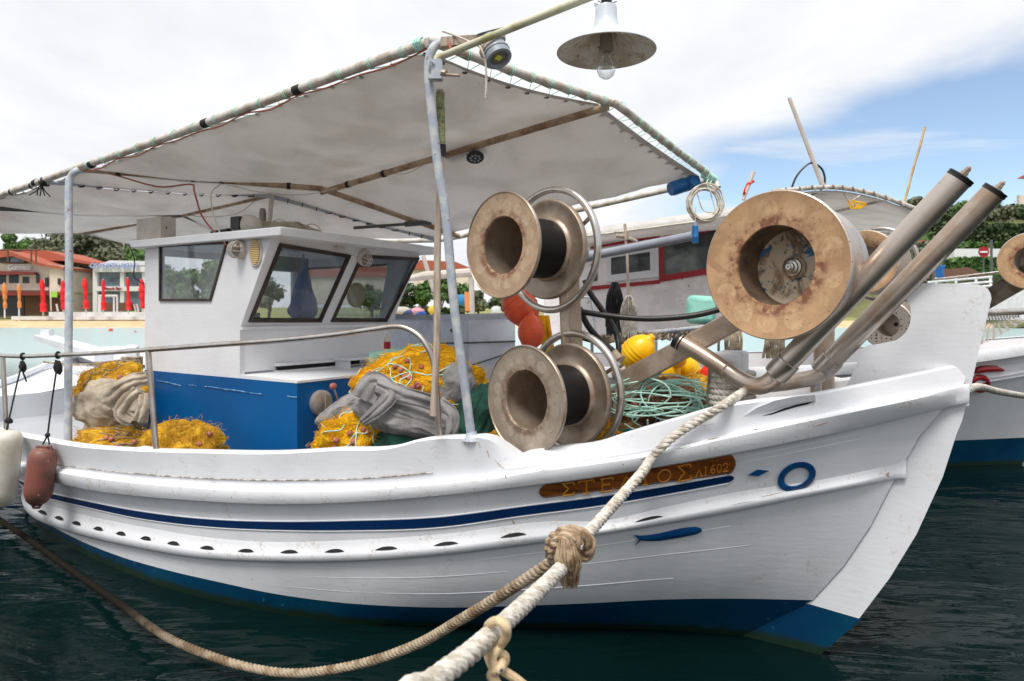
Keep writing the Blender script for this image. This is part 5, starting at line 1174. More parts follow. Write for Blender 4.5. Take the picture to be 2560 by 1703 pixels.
# bow group
net_heap('fishing_net', P(1655,1060,4.15), (.40,.28,.26), 'brownnet', 31, 300, 'brown and ochre fishing net heap under mint green cord on the foredeck', floats=[(1587,1012),(1617,1022),(1570,1018),(1635,975),(1618,972),(1706,972),(1600,1040)], group=G1, fuzz=260)
net_heap('fishing_net', P(1530,1125,4.0), (.26,.18,.19), 'ochre', 32, 260, 'ochre fishing net between the lower reel and the bow rail', cords=8, cordm='ropew', floats=[(1540,1090),(1607,1078),(1520,1055)], group=G1, fuzz=140)
net_heap('fishing_net', P(1745,1010,4.2), (.17,.16,.17), 'ochre', 33, 160, 'small ochre net beside the white mooring bitt', group=G1, fuzz=140)
m = MB(); rnd = random.Random(5); cc = P(1650,1000,3.98)
for k in range(38):
    a0 = rnd.uniform(0, 6.28); rx, rz = rnd.uniform(.07,.27), rnd.uniform(.03,.12); ox, oz = rnd.uniform(-.16,.14), rnd.uniform(-.11,.06); y0 = rnd.uniform(-.14,.0)
    m.tube(spline([cc+V((ox+rx*math.cos(a0+t*.7)+.05*noise.noise(V((k,t,0))), y0-.05*math.cos(t)+.12*(oz+.1), oz+rz*math.sin(a0+t*.7)+.05*noise.noise(V((t,k,3))))) for t in range(9)], 5), .0046, 6)
tag(obj('mint_rope_tangle', m, M['mint']), 'tangle of mint green cord lying on the brown net on the foredeck', 'cord')
m = MB(); a, b = P(1545,1075,3.75), P(1690,1100,3.75)
rows = [[a.lerp(b, i/14)+UZ*(.03*math.sin(PI*i/14)*(1 if j else -1)*(.4+.6*j))+V((0,-.01*math.sin(i*1.9+j),0)) for j in (0,.5,1)] for i in range(15)]
m.grid(rows); o = tag(obj('green_net_strip', m, M['gyel']), 'twisted strip of dark green netting lying across the ochre net at the bow', 'netting'); sm_ = o.modifiers.new('s','SOLIDIFY'); sm_.thickness = .006
# buoys
def buoy(c, r, ax, mt, label, cat='buoy', group=None, st=1.25):
    ax = unit(ax); e = empty('buoy', c-UZ*r, label, cat, group); m = MB()
    m.lathe(c, ax, [(.001,-st*r),(r*.35,-st*r*.97),(r*.72,-st*r*.74),(r*.95,-st*r*.35),(r,0),(r*.95,st*r*.3),(r*.8,st*r*.62),(r*.5,st*r*.9),(r*.24,st*r*1.04),(r*.2,st*r*1.2),(.001,st*r*1.22)], 36); obj('buoy_body', m, M[mt], e, 60)
    m = MB(); u = ax.cross(UZ); u = u.normalized() if u.length > .1 else V((1,0,0)); 
    for k in (-.25, 0, .25): m.tube([c+ax*(k*r)+(u*math.cos(q*PI/16)+ax.cross(u)*math.sin(q*PI/16))*r*(1.0-.25*k*k) for q in range(32)], r*.03, 6, 0, close=True)
    obj('moulded_ring', m, M[mt], e, 60); return e
buoy(P(1592,882,4.75), .112, (.5,-.3,.6), 'yb', 'upper yellow buoy behind the steel drum arm')
buoy(P(1662,935,4.55), .102, (.25,-.5,.8), 'yb', 'lower left yellow buoy resting on the foredeck nets')
buoy(P(1718,925,4.6), .085, (-.3,-.5,.8), 'yb', 'lower right yellow buoy beside the red buoy')
buoy(P(1696,900,4.45), .05, (.1,-.9,.3), 'yb', 'smallest yellow buoy end wedged between the two lower yellow buoys')
buoy(P(1772,940,4.4), .065, (.2,-.4,.9), 'red', 'red buoy showing behind the rope-wrapped bitt')
buoy(P(1300,765,6.0), .155, (-.5,.2,.8), 'orange', 'upper orange buoy hanging behind the net reels')
buoy(P(1328,830,5.8), .115, (0,0,1), 'orange', 'lower orange ribbed buoy hanging behind the net reels')
m = MB(); rnd = random.Random(8)
for k in range(16): x = 1352+k*1.6; m.tube(spline([P(x-6,790,6.0), P(x,830,5.95+rnd.uniform(-.03,.03)), P(x+8,880,6.0), P(x+14,930,6.0)], 4), .012, 6)
tag(obj('yellow_rope_hank', m, M['yellow']), 'hank of yellow rope hanging beside the orange buoys', 'rope')
# things before the cabin
def rbox(name, c, size, ax, mt, label, cat, bev=.02, f=None):
    m = MB(); m.box(c, size, 0, ax); o = tag(obj(name, m, M[mt], None, 30), label, cat); b = o.modifiers.new('b','BEVEL'); b.width = bev; b.segments = 3; return o
rbox('foam_float', P(972,888,5.3), (.30,.14,.09), (unit((1,.1,.14)), unit((-.1,1,0)), UZ), 'mintf', 'mint green foam block tied with string on the cabin ledge', 'foam block', .025)
bo = empty('bottle', P(968,872,5.6), 'small clear bottle with red label standing behind the mint foam block', 'bottle'); m = MB(); m.lathe(P(968,872,5.6), UZ, [(.001,0),(.026,0),(.028,.01),(.028,.06)], 20); obj('bottle_label', m, M['redpaint'], bo); m = MB(); m.lathe(P(968,872,5.6), UZ, [(.028,.06),(.027,.08),(.012,.105),(.012,.125),(.001,.126)], 20); obj('bottle_neck', m, M['boxw'], bo)
wn = empty('line_winch', P(805,1030,4.9), 'grey metal line winch with a crank and pink knob on the blue cabin base', 'winch')
wc = on_plane(805,1007,G(sf-.03,0,0),UU); m = MB(); m.lathe(wc+UU*.02, -UU, [(.001,-.02),(.085,-.02),(.09,0),(.088,.03),(.05,.045),(.001,.05)], 30); m.box(wc-UU*.06, (.05,.12,.01), 0, (UN,UZ,UU)); obj('winch_plate', m, M['greyd'] if False else M['drumb'], wn, 30)
m = MB(); k_ = on_plane(833,966,G(sf-.12,0,0),UU); m.tube([wc-UN*.09-UU*.06+UZ*.02, k_], .008, 8); obj('crank', m, M['steel'], wn); m = MB(); m.sphere(k_, .026, n=16, k=10); obj('crank_knob', m, M['float'], wn)
m = MB(); h_ = on_plane(826,1022,G(sf-.2,0,0),UU); m.tube([wc-UU*.04-UZ*.02, h_], .009, 8); m.tube([h_, h_+(h_-wc)*.25], .018, 10); obj('lever', m, M['greyd'], wn)
# coil, blue bottle and floats at the awning corner
ccn = P(1765,507,4.75); m = MB(); rnd = random.Random(4)
for k in range(11):
    r = rnd.uniform(.095,.128); ox, oz = rnd.uniform(-.012,.012), rnd.uniform(-.02,.01)
    m.tube([ccn+V((ox+r*.95*math.cos(q*PI/20), .012*math.sin(q*PI/10+k)+.003*k, oz+r*1.05*math.sin(q*PI/20))) for q in range(40)], .0055, 7, 0, close=True)
m.tube(spline([ccn+V((-.06,0,.06)), ccn+V((-.02,0,-.05)), ccn+V((.06,0,-.06)), ccn+V((.04,0,.04)), ccn+V((.02,0,.11))], 6), .0045, 6)
tag(obj('rope_coil', m, M['ropew']), 'coil of thin white rope hanging from the front corner of the awning', 'rope')
m = MB(); m.tube([ccn+V((0,0,.1)), Pn(1781,450,-1.3)], .004, 5); m.tube([ccn+V((.02,0,.1)), ccn+V((.0,0,.13)), Pn(1772,445,-1.3)], .004, 5); obj('hanging_cord', m, M['mint'], boat)
bb = empty('blue_bottle', P(1738,608,4.75), 'blue plastic bottle hanging upside down below the white rope coil', 'bottle'); m = MB(); m.lathe(P(1738,608,4.75), UZ, [(.001,0),(.021,0),(.0225,.005),(.022,.04),(.0235,.043),(.022,.046),(.0215,.118),(.015,.122)], 20); obj('bottle_body', m, M['bluep'], bb, 40); m = MB(); m.lathe(P(1738,608,4.75), UZ, [(.0185,.12),(.0185,.146),(.001,.147)], 20); obj('bottle_cap', m, M['grey'], bb, 40)
m = MB(); m.tube([P(1738,558,4.75), P(1739,520,4.75)], .003, 5); obj('bottle_cord', m, M['creamc'], bb)
fb = P(1712,462,5.25); m = MB(); ax = unit((.8,.2,.28)); m.lathe(fb-ax*.13, ax, [(.001,0),(.05,0),(.055,.02),(.055,.12),(.05,.14),(.001,.14)], 24); m.lathe(fb+ax*.04, unit((.5,-.8,.1)), [(.001,-.06),(.055,-.06),(.058,.06),(.05,.07),(.001,.07)], 24); tag(obj('blue_canister', m, M['bluep'], None, 40), 'two joined blue plastic canisters tied beneath the awning corner', 'canister')
# ---------------------------------------------------------------- the neighbouring boats
def simple_hull(root, bow, u, LEN, B, sheer, boot=.3, rake=.8, deck=.35, railc='rail', hullm='white', draft=.4):
    u = unit((u[0], u[1], 0)); n = V((-u.y, u.x, 0)); n = -n if n.y > 0 else n
    hb = lambda t: B*max(.03, min(1, 1-(1-min(1, t/.42))**2.2)) * (1 if t < .6 else max(.06, math.sqrt(max(0, 1-((t-.6)/.42)**2.4))))
    rows_all = MB(); rail = MB()
    for side in (1, -1):
        rows = []; rr = []
        for i in range(61):
            t = i/60; row = []; zs = sheer(t)
            for f_ in (-.4/zs*1.0, 0, boot/zs, .5, .8, 1.0):
                z = zs*f_; st_ = rake*(1-max(0, f_))**1.3; s = st_+(LEN-st_)*t; fl = 1 if f_ > 1 else (.78+.22*max(0, f_)**1.2 if t > .3 else (.45+.55*max(0, f_)**1.1)*(1-t/.3)+(t/.3)*(.78+.22*max(0, f_)**1.2))
                row.append(bow+u*s+n*side*hb(t)*fl+V((0,0,z)))
            top = row[-1]; row.append(top-n*side*.08*min(1, hb(t)/.2)); row.append(row[-1]-V((0,0,deck))); rows.append(row)
            rr.append([top+n*side*.0-V((0,0,.11)), top+n*side*.05-V((0,0,.10)), top+n*side*.06-V((0,0,.03)), top+n*side*.04+V((0,0,.012)), top-n*side*.09*min(1, hb(t)/.2)+V((0,0,.012))])
        rows_all.grid(rows if side == 1 else [r[::-1] for r in rows], (lambda i, j: 1 if j < 2 else 0) if side == 1 else (lambda i, j: 1 if j > 4 else 0)); rail.grid(rr if side == 1 else [r[::-1] for r in rr])
    o = obj('hull', rows_all, [M[hullm], M['boot']], root, 50); obj('rub_rail', rail, M[railc], root, 50)
    d = MB(); d.grid([[bow+u*(LEN*(.02+.96*i/40))+n*(hb(.02+.96*i/40)-.06)*(1-2*j/4)*max(0.05,1)+V((0,0,sheer(i/40)-deck+.02)) for j in range(5)] for i in range(41)]); obj('deck', d, M['pinkw'], root, 50)
    return u, n, hb
CB = V((6.9, 8.0, 0)); bc_ = empty('fishing_boat', V((3,9,0)), 'white fishing boat with red trimmed cabin windows moored behind the bow of the nearest boat', 'fishing boat')
uC, nC, hbC = simple_hull(bc_, CB, (-.975,.22), 10.5, 1.5, lambda t: 1.18+.42*(1-t/.5)**2 if t < .5 else 1.18-.05*(t-.5), .33)
def PC(x, y, n=.95): return on_plane(x, y, CB+nC*n, nC)
def quadC(m, pts, n, th=.03, mi=0):
    a = [PC(x, y, n) for x, y in pts]; m.prism(a, nC*th, mi)
m = MB(); quadC(m, [(1360,850),(1840,850),(1840,520),(1650,555),(1360,600)], .9, -.04); a = PC(1360,850,.9); b = PC(1840,850,.9)
qq = [PC(1360,600,.9), PC(1840,560,.9)]; m.hexa([qq[0], qq[1], qq[1]-nC*1.7, qq[0]-nC*1.7], [p+V((0,0,.06)) for p in (qq[0], qq[1], qq[1]-nC*1.7, qq[0]-nC*1.7)])
cabC = obj('cabin', m, mat('chipped_white_cabin', lin((240,234,232)), .5, spots=lin((170,150,136)), sc2=10, slo=.68, shi=.71), bc_, 30)
m = MB(); quadC(m, [(1477,716),(1650,700),(1650,709),(1477,726)], .9, .02); quadC(m, [(1477,617),(1650,588),(1650,594),(1477,623)], .9, .018); quadC(m, [(1648,600),(1660,598),(1660,703),(1648,706)], .9, .03); quadC(m, [(1660,688),(1830,662),(1830,676),(1660,704)], .9, .025); quadC(m, [(1660,592),(1830,560),(1830,569),(1660,601)], .9, .025); obj('red_trim', m, M['redpaint'], bc_, 30)
m = MB(); o_ = [(1516,640),(1646,620),(1647,692),(1519,705)]; i_ = [(1528,645),(1625,630),(1626,676),(1528,688)]
m.prism([PC(x,y,.9) for x,y in o_], nC*.035, 0, [[PC(x,y,.9) for x,y in i_]]); wo = obj('window', m, M['boxw'] if False else M['cabin'], bc_, 30)
t = NT('dark_cabin_glass'); o = t.mix(t.ramp(t.noise(1.6, 4), .45, .6), (.03,.035,.035), (.16,.18,.17)); t.l(o, t.b.inputs['Base Color']); t.b.inputs['Roughness'].default_value = .06; M['dglass'] = t.m
m = MB(); m.prism([PC(x,y,.9) for x,y in i_], nC*.008); obj('pane', m, M['dglass'], wo, 30)
m = MB(); quadC(m, [(1661,601),(1830,569),(1830,663),(1661,689)], .9, .01); obj('window', m, M['dglass'], bc_, 30)
m = MB(); quadC(m, [(1478,660),(1493,657),(1494,702),(1480,705)], .9, .012); obj('window', m, M['dglass'], bc_, 30)
# its awning with valance, arched hoop and gear
m = MB(); A_, B_ = P(1395,582,7.4), P(1870,515,6.5); bk2 = V((.3,2.0,0)); 
rows = [[A_.lerp(B_, i/20)+V((0,0,.006*math.sin(i*1.1))), A_.lerp(B_, i/20)-V((0,0,.07)), A_.lerp(B_, i/20)-V((0,0,.075))+bk2*.3-V((0,0,-.03)), A_.lerp(B_, i/20)+bk2+V((0,0,-.02))] for i in range(21)]
m.grid(rows); o = obj('awning_canvas', m, M['canvas'], bc_, 30); solid(o, .006)
m = MB(); m.tube([P(1395,600,7.3), P(1790,548,6.5)], .012, 6)
for x in (1505,1547,1593,1640,1695,1740): 
    k = (x-1395)/475; a = A_.lerp(B_, k)-V((0,0,.05)); m.tube(spline([a, P(x-8, 585-(x-1500)*.12, 6.95), P(x+18, 584-(x-1500)*.12, 6.9)], 4), .006, 5)
obj('awning_lashing', m, M['creamc'], bc_)
M['pvc'] = mat('grey_pvc', lin((146,150,162)), .45)
m = MB(); m.tube([P(1425,650,6.6), P(1498,636,6.5), P(1732,590,6.0)], [.075,.042,.042], 20); tag(obj('pvc_pipe', m, M['pvc'], None, 40), 'long grey plastic pipe slung under the neighbouring boat awning', 'pipe')
m = MB(); m.tube([P(1562,560,6.5), P(1568,640,6.5), P(1572,790,6.5)], .014, 8); m.tube([P(1540,590,6.5), P(1566,592,6.5), P(1592,605,6.5)], .02, 8); m.tube([P(1566,578,6.5), P(1568,600,6.5)], .03, 8); obj('forked_post', m, M['wood'], bc_)
def mop(x, y, w_, h_, mt, D, label):
    m = MB(); rnd = random.Random(int(x))
    for k in range(60):
        a = rnd.uniform(-1, 1); m.tube(spline([P(x+a*w_*.3, y, D+rnd.uniform(-.04,.04)), P(x+a*w_*.9, y+h_*.25, D+rnd.uniform(-.06,.06)), P(x+a*w_+rnd.uniform(-3,3), y+h_*.6, D), P(x+a*w_*rnd.uniform(.7,1.2), y+h_*rnd.uniform(.85,1.05), D)], 3), .006, 4)
    return tag(obj('mop', m, M[mt]), label, 'mop')
mop(1538, 706, 22, 130, 'blackcord', 6.2, 'black stringy mop head hanging on the neighbouring boat'); mop(1572, 740, 20, 100, 'ropew', 6.1, 'white stringy mop head hanging on the neighbouring boat')
m = MB(); m.tube([P(1470,848,6.4), P(1760,818,6.0)], .02, 10); m.tube([P(1455,742,6.5), P(1478,745,6.5), P(1492,835,6.5)], .014, 8)
for x in (1480,1560,1640,1720): m.tube([P(x,843-(x-1480)*.1,6.3), P(x,900,6.3)], .015, 8)
obj('guard_rail', m, M['galv'], bc_)
m = MB(); rnd = random.Random(9)
for k in range(70):
    x = rnd.uniform(1480,1760); y = 845-(x-1480)*.1; m.tube(spline([P(x,y-4,6.2), P(x+rnd.uniform(-14,14),y+rnd.uniform(4,14),6.12), P(x+rnd.uniform(-18,18),y+rnd.uniform(10,26),6.15), P(x+rnd.uniform(-20,20),y,6.2)], 4), rnd.choice([.005,.008,.01]), 5)
tag(obj('rope_clutter', m, M['ropeb']), 'old ropes knotted along the guard rail of the neighbouring boat', 'rope')
rnd = random.Random(10)
for xa, xb, lab in ((1800,1850,'left tan rope hank hanging below the bow drum on the neighbouring boat'), (1915,1960,'right tan rope hank hanging below the bow drum on the neighbouring boat')):
    m = MB()
    for k in range(22):
        x = rnd.uniform(xa, xb); m.tube(spline([P(x,815,6.0), P(x+rnd.uniform(-5,5),850,5.95), P(x+rnd.uniform(-8,8),895,6.0)], 4), .012, 5)
    tag(obj('rope_hank', m, M['ropeb']), lab, 'rope')
mt_ = rbox('foam_float', P(1752,775,6.2), (.26,.14,.26), (unit((1,.1,-.06)), unit((-.1,1,0)), unit((.06,0,1))), 'mintf', 'mint green foam block hanging on the neighbouring cabin side', 'foam block', .05)
m = MB(); top = [(1930,487),(2000,481),(2059,477),(2107,479),(2159,488),(2214,503),(2290,531)]; bot_ = [(1900,575),(1990,570),(2060,568),(2107,570),(2160,578),(2214,582),(2270,585)]
tp_ = spline([P(x,y,6.9) for x,y in top], 4); bt_ = spline([P(x,y,9.4) for x,y in bot_], 4)
m.grid([[a.lerp(b, j/6)+V((0,0,-.03*math.sin(PI*j/6))) for j in range(7)] for a, b in zip(tp_, bt_)]); o = obj('awning_canvas', m, M['canvas'], bc_, 60); solid(o, .006)
m = MB(); m.tube([p+V((0,0,.035)) for p in tp_], .022, 10); m.tube([P(2020,545,7.5), P(2215,500,6.95)], .015, 8); m.tube([P(2110,485,6.9), P(2125,505,6.9), P(2150,490,6.9)], .012, 6)
for k in range(2, len(tp_)-1, 2): m.tube([tp_[k]+V((-.02,-.03,.06)), tp_[k]+V((.02,-.03,0))], .008, 5)
obj('awning_hoop', m, M['pipe'], bc_)
m = MB(); 
for k in range(5): m.tube(spline([P(2125+rnd.uniform(-8,8),500,6.8), P(2135+rnd.uniform(-20,20),522,6.8), P(2160+rnd.uniform(-12,6),510,6.8), P(2130,502,6.8)], 5), .006, 5)
obj('yellow_tie', m, M['yellow'], bc_)
m = MB(); m.tube([P(1973,245,7.0), P(2058,468,7.0)], [.02,.026], 8); ae = tag(obj('antenna_mast', m, M['boxw']), 'leaning white antenna mast with a black cable loop above the arched awning', 'antenna')
m = MB(); m.tube(spline([P(1976,478,7.0), P(1992,440,7.0), P(2018,412,7.0), P(2035,409,7.0), P(2056,425,7.0), P(2062,455,7.0), P(2050,478,7.0), P(2030,486,7.0)], 6), .011, 6); obj('cable_loop', m, M['dark'], ae)
m = MB(); m.tube(spline([P(2312,317,7.0), P(2300,365,7.0), P(2285,415,7.0), P(2272,465,7.0), P(2258,514,7.0)], 4), [.012]*17, 6); tag(obj('bamboo_stick', m, M['ochre'] if False else mat('bamboo', lin((206,180,130)), .7, c2=lin((170,140,90)))), 'thin crooked bamboo stick standing above the arched awning', 'stick')
fs_ = empty('flag_stick', P(1858,500,7.2), 'short grey stick with a torn red flag beside the big bow drum', 'stick'); m = MB(); m.tube([P(1884,430,7.2), P(1858,500,7.2)], .02, 8); obj('stick', m, M['boxw'], fs_)
m = MB(); m.grid([[P(1856,487,7.18), P(1862,487,7.18)], [P(1862,468,7.2), P(1870,472,7.2)], [P(1868,456,7.18), P(1878,460,7.18)], [P(1884,450,7.2), P(1887,456,7.2)]]); o = obj('red_flag', m, M['red'], fs_); solid(o, .008)
# second drums of the neighbour, perforated spool, steel arm and scoop
M['holes'] = NT('perforated_steel').m
t = NT('perforated_steel'); vz = t.n('ShaderNodeTexVoronoi'); vz.inputs['Scale'].default_value = 34; vz.inputs['Randomness'].default_value = .25; t.l(t.tc.outputs['Object'], vz.inputs['Vector']); o = t.mix(t.ramp(vz.outputs['Distance'], .28, .36), (.04,.03,.025), (.42,.37,.33)); t.l(o, t.b.inputs['Base Color']); t.b.inputs['Metallic'].default_value = .6; t.b.inputs['Roughness'].default_value = .4; M['holes'] = t.m
def small_reel(x, y, rpx, D, label, axis=(.72,.69,0), face='reelC', dd=.34, ring=True):
    c = P(x, y, D); R = rpx/F*D; e = empty('net_reel', c-UZ*R, label, 'net reel'); a = unit(axis)
    m = MB(); m.lathe(c, a, [(R*.5,.01),(R*.52,0),(R*.97,-.004)], 56); obj('reel_face', m, M[face], e, 60)
    m = MB(); m.lathe(c, a, [(R*.97,-.004),(R,.0),(R,.02),(R*.6,.03),(R*.6,dd),(R,dd),(R,dd+.02),(.01,dd+.03)], 56); m.lathe(c, a, [(R*.5,.01),(R*.5,dd*.8),(.02,dd*.8)], 40); obj('reel_drum', m, M['drumb'], e, 40)
    if ring:
        q = c+a*(dd+.05); u = a.cross(UZ).normalized(); m = MB(); m.tube([q+u*(R*1.15*math.cos(2*PI*i/48))+UZ*(R*1.15*math.sin(2*PI*i/48)) for i in range(48)], .02, 10, 0, close=True); obj('guard_ring', m, M['steel'], e)
    return e
small_reel(2160,655,80,6.4,'brown steel reel of the next boat half hidden behind the bow drum'); small_reel(2578,652,72,5.6,'brown steel reel cut by the right edge of the picture', ring=False)
e = small_reel(2216,812,60,6.2,'perforated steel spool seen through the notch of the white bow plate', face='holes', ring=False)
m = MB(); m.hexa([P(2395,770,6.6),P(2425,800,6.6),P(2600,700,5.7),P(2570,655,5.7)], [P(2395,770,6.6)+V((.06,.08,.0)),P(2425,800,6.6)+V((.06,.08,0)),P(2600,700,5.7)+V((.06,.08,0)),P(2570,655,5.7)+V((.06,.08,0))]); obj('reel_arm', m, mat('rusty_grey_arm', lin((150,136,120)), .6, c2=lin((110,90,66)), sc1=5, lo=.4, hi=.6), bc_, 30)
m = MB(); m.tube([P(2430,778,6.8), P(2480,782,6.8), P(2600,776,6.8)], .035, 12); obj('bow_rail', m, M['steel'], bc_); m = MB(); m.tube([P(2420,690,7.8), P(2330,700,8.2), P(2600,668,7.8)], .012, 6); obj('bow_rail', m, M['steel'], bc_)
t = NT('scoop_netting'); w1 = t.math('ABSOLUTE', t.math('SINE', t.math('MULTIPLY', t.n('ShaderNodeSeparateXYZ').outputs[0], 1)));
sx = t.n('ShaderNodeSeparateXYZ'); t.l(t.tc.outputs['Object'], sx.inputs[0]); g1_ = t.math('ABSOLUTE', t.math('SINE', t.math('MULTIPLY', t.math('ADD', sx.outputs[0], sx.outputs[2]), 95))); g2_ = t.math('ABSOLUTE', t.math('SINE', t.math('MULTIPLY', t.math('SUBTRACT', sx.outputs[0], sx.outputs[2]), 95)))
tr = t.n('ShaderNodeBsdfTransparent'); mx = t.n('ShaderNodeMixShader'); t.l(t.math('GREATER_THAN', t.math('MINIMUM', g1_, g2_), .55), mx.inputs[0]); t.b.inputs['Base Color'].default_value = (.30,.27,.24,1); t.l(t.b.outputs[0], mx.inputs[1]); t.l(tr.outputs[0], mx.inputs[2]); t.l(mx.outputs[0], t.out.inputs[0]); M['netting'] = t.m
m = MB(); up = [P(x,y,6.75) for x,y in [(2425,785),(2450,786),(2480,787),(2520,785),(2570,783)]]; lo_ = [P(x,y,6.6) for x,y in [(2425,858),(2450,862),(2480,850),(2520,828),(2570,800)]]
m.grid([[a.lerp(b, j/5)+V((0,.12*math.sin(PI*j/5),0)) for j in range(6)] for a, b in zip(up, lo_)]); tag(obj('hanging_netting', m, M['netting'], None, 80), 'grey knotted netting hanging from the rail of the boat at the right edge', 'netting')
# red marks on that bow
def hullC(x, y):
    for it in range(500):
        d = ray(x, y)*(6.0+it*.01); p = V((0,0,CH))+d; r = p-CB; s = r.dot(uC); n_ = r.dot(nC); tt = max(0, min(1, s/10.5)); zs = 1.18+.42*(1-tt/.5)**2; f_ = max(0, p.z/zs); fl = (.45+.55*f_**1.1)*(1-min(1, tt/.3))+min(1, tt/.3)*(.78+.22*f_**1.2)
        st_ = .8*(1-min(1, f_))**1.3; tt = max(0, (s-st_)/(10.5-st_))
        if n_ <= hbC(tt)*fl+.02: return p-ray(x, y)*.02
    return P(x, y, 7.4)
m = MB(); m.tube([hullC(x, y) for x, y in [(2440,928),(2452,924),(2470,922),(2490,922),(2508,926)]], [.03,.04,.04,.035,.015], 8); obj('red_eyebrow', m, M['redpaint'], bc_)
m = MB(); m.tube(spline([hullC(x, y) for x, y in [(2428,968),(2431,952),(2446,943),(2462,948),(2467,962),(2458,973),(2446,975)]], 4), .036, 8); obj('red_eye', m, M['redpaint'], bc_)
m = MB(); m.rope(spline([G(-.55,-.05,1.36), P(2440,968,4.6), P(2500,980,5.4), P(2600,994,6.5), P(2750,1000,8)], 6), .026, 5); tag(obj('mooring_rope', m, M['ropew']), 'white twisted rope leading right from behind the white bow post', 'rope')
m = MB(); m.rope(spline([P(2080,950,4.3), P(2120,957,4.1), P(2160,960,4.0)], 6), .024, 5); tag(obj('mooring_rope', m, M['ropew']), 'short white rope passing behind the roller joints at the bow', 'rope')
# white panelled deck box behind the net heaps
db = empty('fishing_boat', V((-.6,8.2,0)), 'white boat with a tall panelled deck box seen behind the upright poles', 'fishing boat')
m = MB(); y1, y2, y3 = 7.6, 6.6, 6.9
def prism_px(m, pts): m.prism([P(*q) for q in pts], V((0,.05,0)))
a, b, c = (940,y1), (1172,y2), (1288,y3)
for t0, t1, pr in ((800,1060,0),(785,801,.03)):
    m.hexa([P(940,t1+4,y1),P(1172,t1,y2),P(1172,t1,y2)+V((.1,1.2,0)),P(940,t1+4,y1)+V((.1,1.2,0))], [P(940,t0+4,y1)-V((0,pr,0)),P(1172,t0,y2)-V((0,pr,0)),P(1172,t0,y2)+V((.1,1.2,0)),P(940,t0+4,y1)+V((.1,1.2,0))])
    m.hexa([P(1172.2,t1,y2),P(1288,t1-4,y3),P(1288,t1-4,y3)+V((0,1.0,0)),P(1172.2,t1,y2)+V((0,1.0,0))], [P(1172.2,t0,y2)-V((0,pr,0)),P(1288,t0-3,y3)-V((0,pr,0)),P(1288,t0-3,y3)+V((0,1.0,0)),P(1172.2,t0,y2)+V((0,1.0,0))])
obj('deck_box', m, mat('white_panel', lin((214,220,232)), .35), db, 30)
m = MB(); m.tube([P(1020,860,y1-.35), P(1172,857,y2-.01)], .008, 5); m.tube([P(1172,857,y2-.01), P(1288,853,y3-.01)], .008, 5); m.tube([P(1180,913,y2-.03), P(1288,878,y3-.02)], .008, 5); m.sphere(P(1129,826,6.75), .016, n=8, k=6); obj('panel_seam', m, M['greyd'], db)
m = MB(); m.box(P(1040,793,7.0), (.4,.1,.05)); obj('hatch_lid', m, M['grey'], db, 30)
uE, nE, hbE = simple_hull(db, V((1.2,7.9,0)), (-.97,.24), 6, 1.0, lambda t: .75+.1*(1-t), .2)
m = MB(); m.tube([P(1010,700,9), P(1060,690,9), P(1200,680,9)], [.03,.06,.06], 10); m.tube([P(1058,640,9.2), P(1085,730,9.2)], .03, 8); m.tube([P(1178,690,9), P(1181,790,9)], .035, 8); obj('white_spar', m, M['boxw'], db)
# blue and white boat astern
bd2 = empty('small_boat', V((-6.6,11,0)), 'small white and blue boat with a rope-wrapped bitt moored beyond the stern at left', 'boat')
deckp = [P(-60,1012,8.6), P(20,1000,8.7), P(110,985,9.2), P(200,968,9.8), P(300,950,10.4), P(372,936,11.0), P(372,888,13.5), P(215,880,13.8), P(110,905,12.6), P(40,950,10.6), P(-60,985,9.6)]
zd = .62; dp = []
for x, y in [(-80,1003),(20,995),(110,980),(200,962),(300,946),(420,930),(420,892),(215,896),(110,918),(40,950),(-80,990)]: dp.append(Pz(x, y, zd))
m = MB(); m.prism(dp, V((0,0,-.07))); obj('deck', m, M['cabin'], bd2, 30)
m = MB(); inn = [p+V((.02,.03,-.07)) for p in dp[:6]]; m.grid([[p, p+V((.1,.2,-.62))] for p in inn]); o = obj('hull', m, mat('boat_blue', lin((8,60,132)), .35, c2=lin((6,48,110))), bd2, 30); solid(o, .05)
m = MB(); m.tube([Pz(-80,985,zd+.05), Pz(40,945,zd+.06), Pz(110,915,zd+.08), Pz(215,893,zd+.08), Pz(420,890,zd+.05)], .06, 8); obj('rub_rail', m, M['rail'], bd2)
bx_ = Pz(330,938,zd); m = MB(); m.box(bx_+UZ*.27, (.24,.2,.62)); o = obj('mooring_bitt', m, M['boxw'] if False else M['cabin'], bd2, 30); o.modifiers.new('b','BEVEL').width = .04
m = MB(); 
for k in range(4): m.rope([bx_+UZ*(.2+k*.045)+V((.17*math.cos(q*PI/8),.15*math.sin(q*PI/8),0)) for q in range(17)], .028, 5)
m.rope(spline([bx_+V((-.15,-.1,.25)), P(270,968,9.2), P(200,1005,8.4), P(120,1025,7.9), P(0,1040,7.5), P(-80,1048,7.3)], 8), .026, 5); m.rope(spline([bx_+V((-.1,0,.3)), P(200,912,12.5), P(110,905,13)], 5), .02, 5)
tag(obj('mooring_rope', m, M['ropeb']), 'tan rope wound on the bitt of the small blue boat and leading left', 'rope')
m = MB(); m.lathe(Pz(248,930,zd+.01), UZ, [(.001,.02),(.55,.02),(.58,.0)], 32); 
for v in m.v: v.y = (v.y-m.v[0].y)*.8+m.v[0].y
obj('oval_hatch', m, mat('pale_blue_hatch', lin((190,206,228)), .4), bd2)
ws = empty('white_skiff', P(150,870,18), 'white skiff bow with a beam lying beyond the small blue boat', 'skiff')
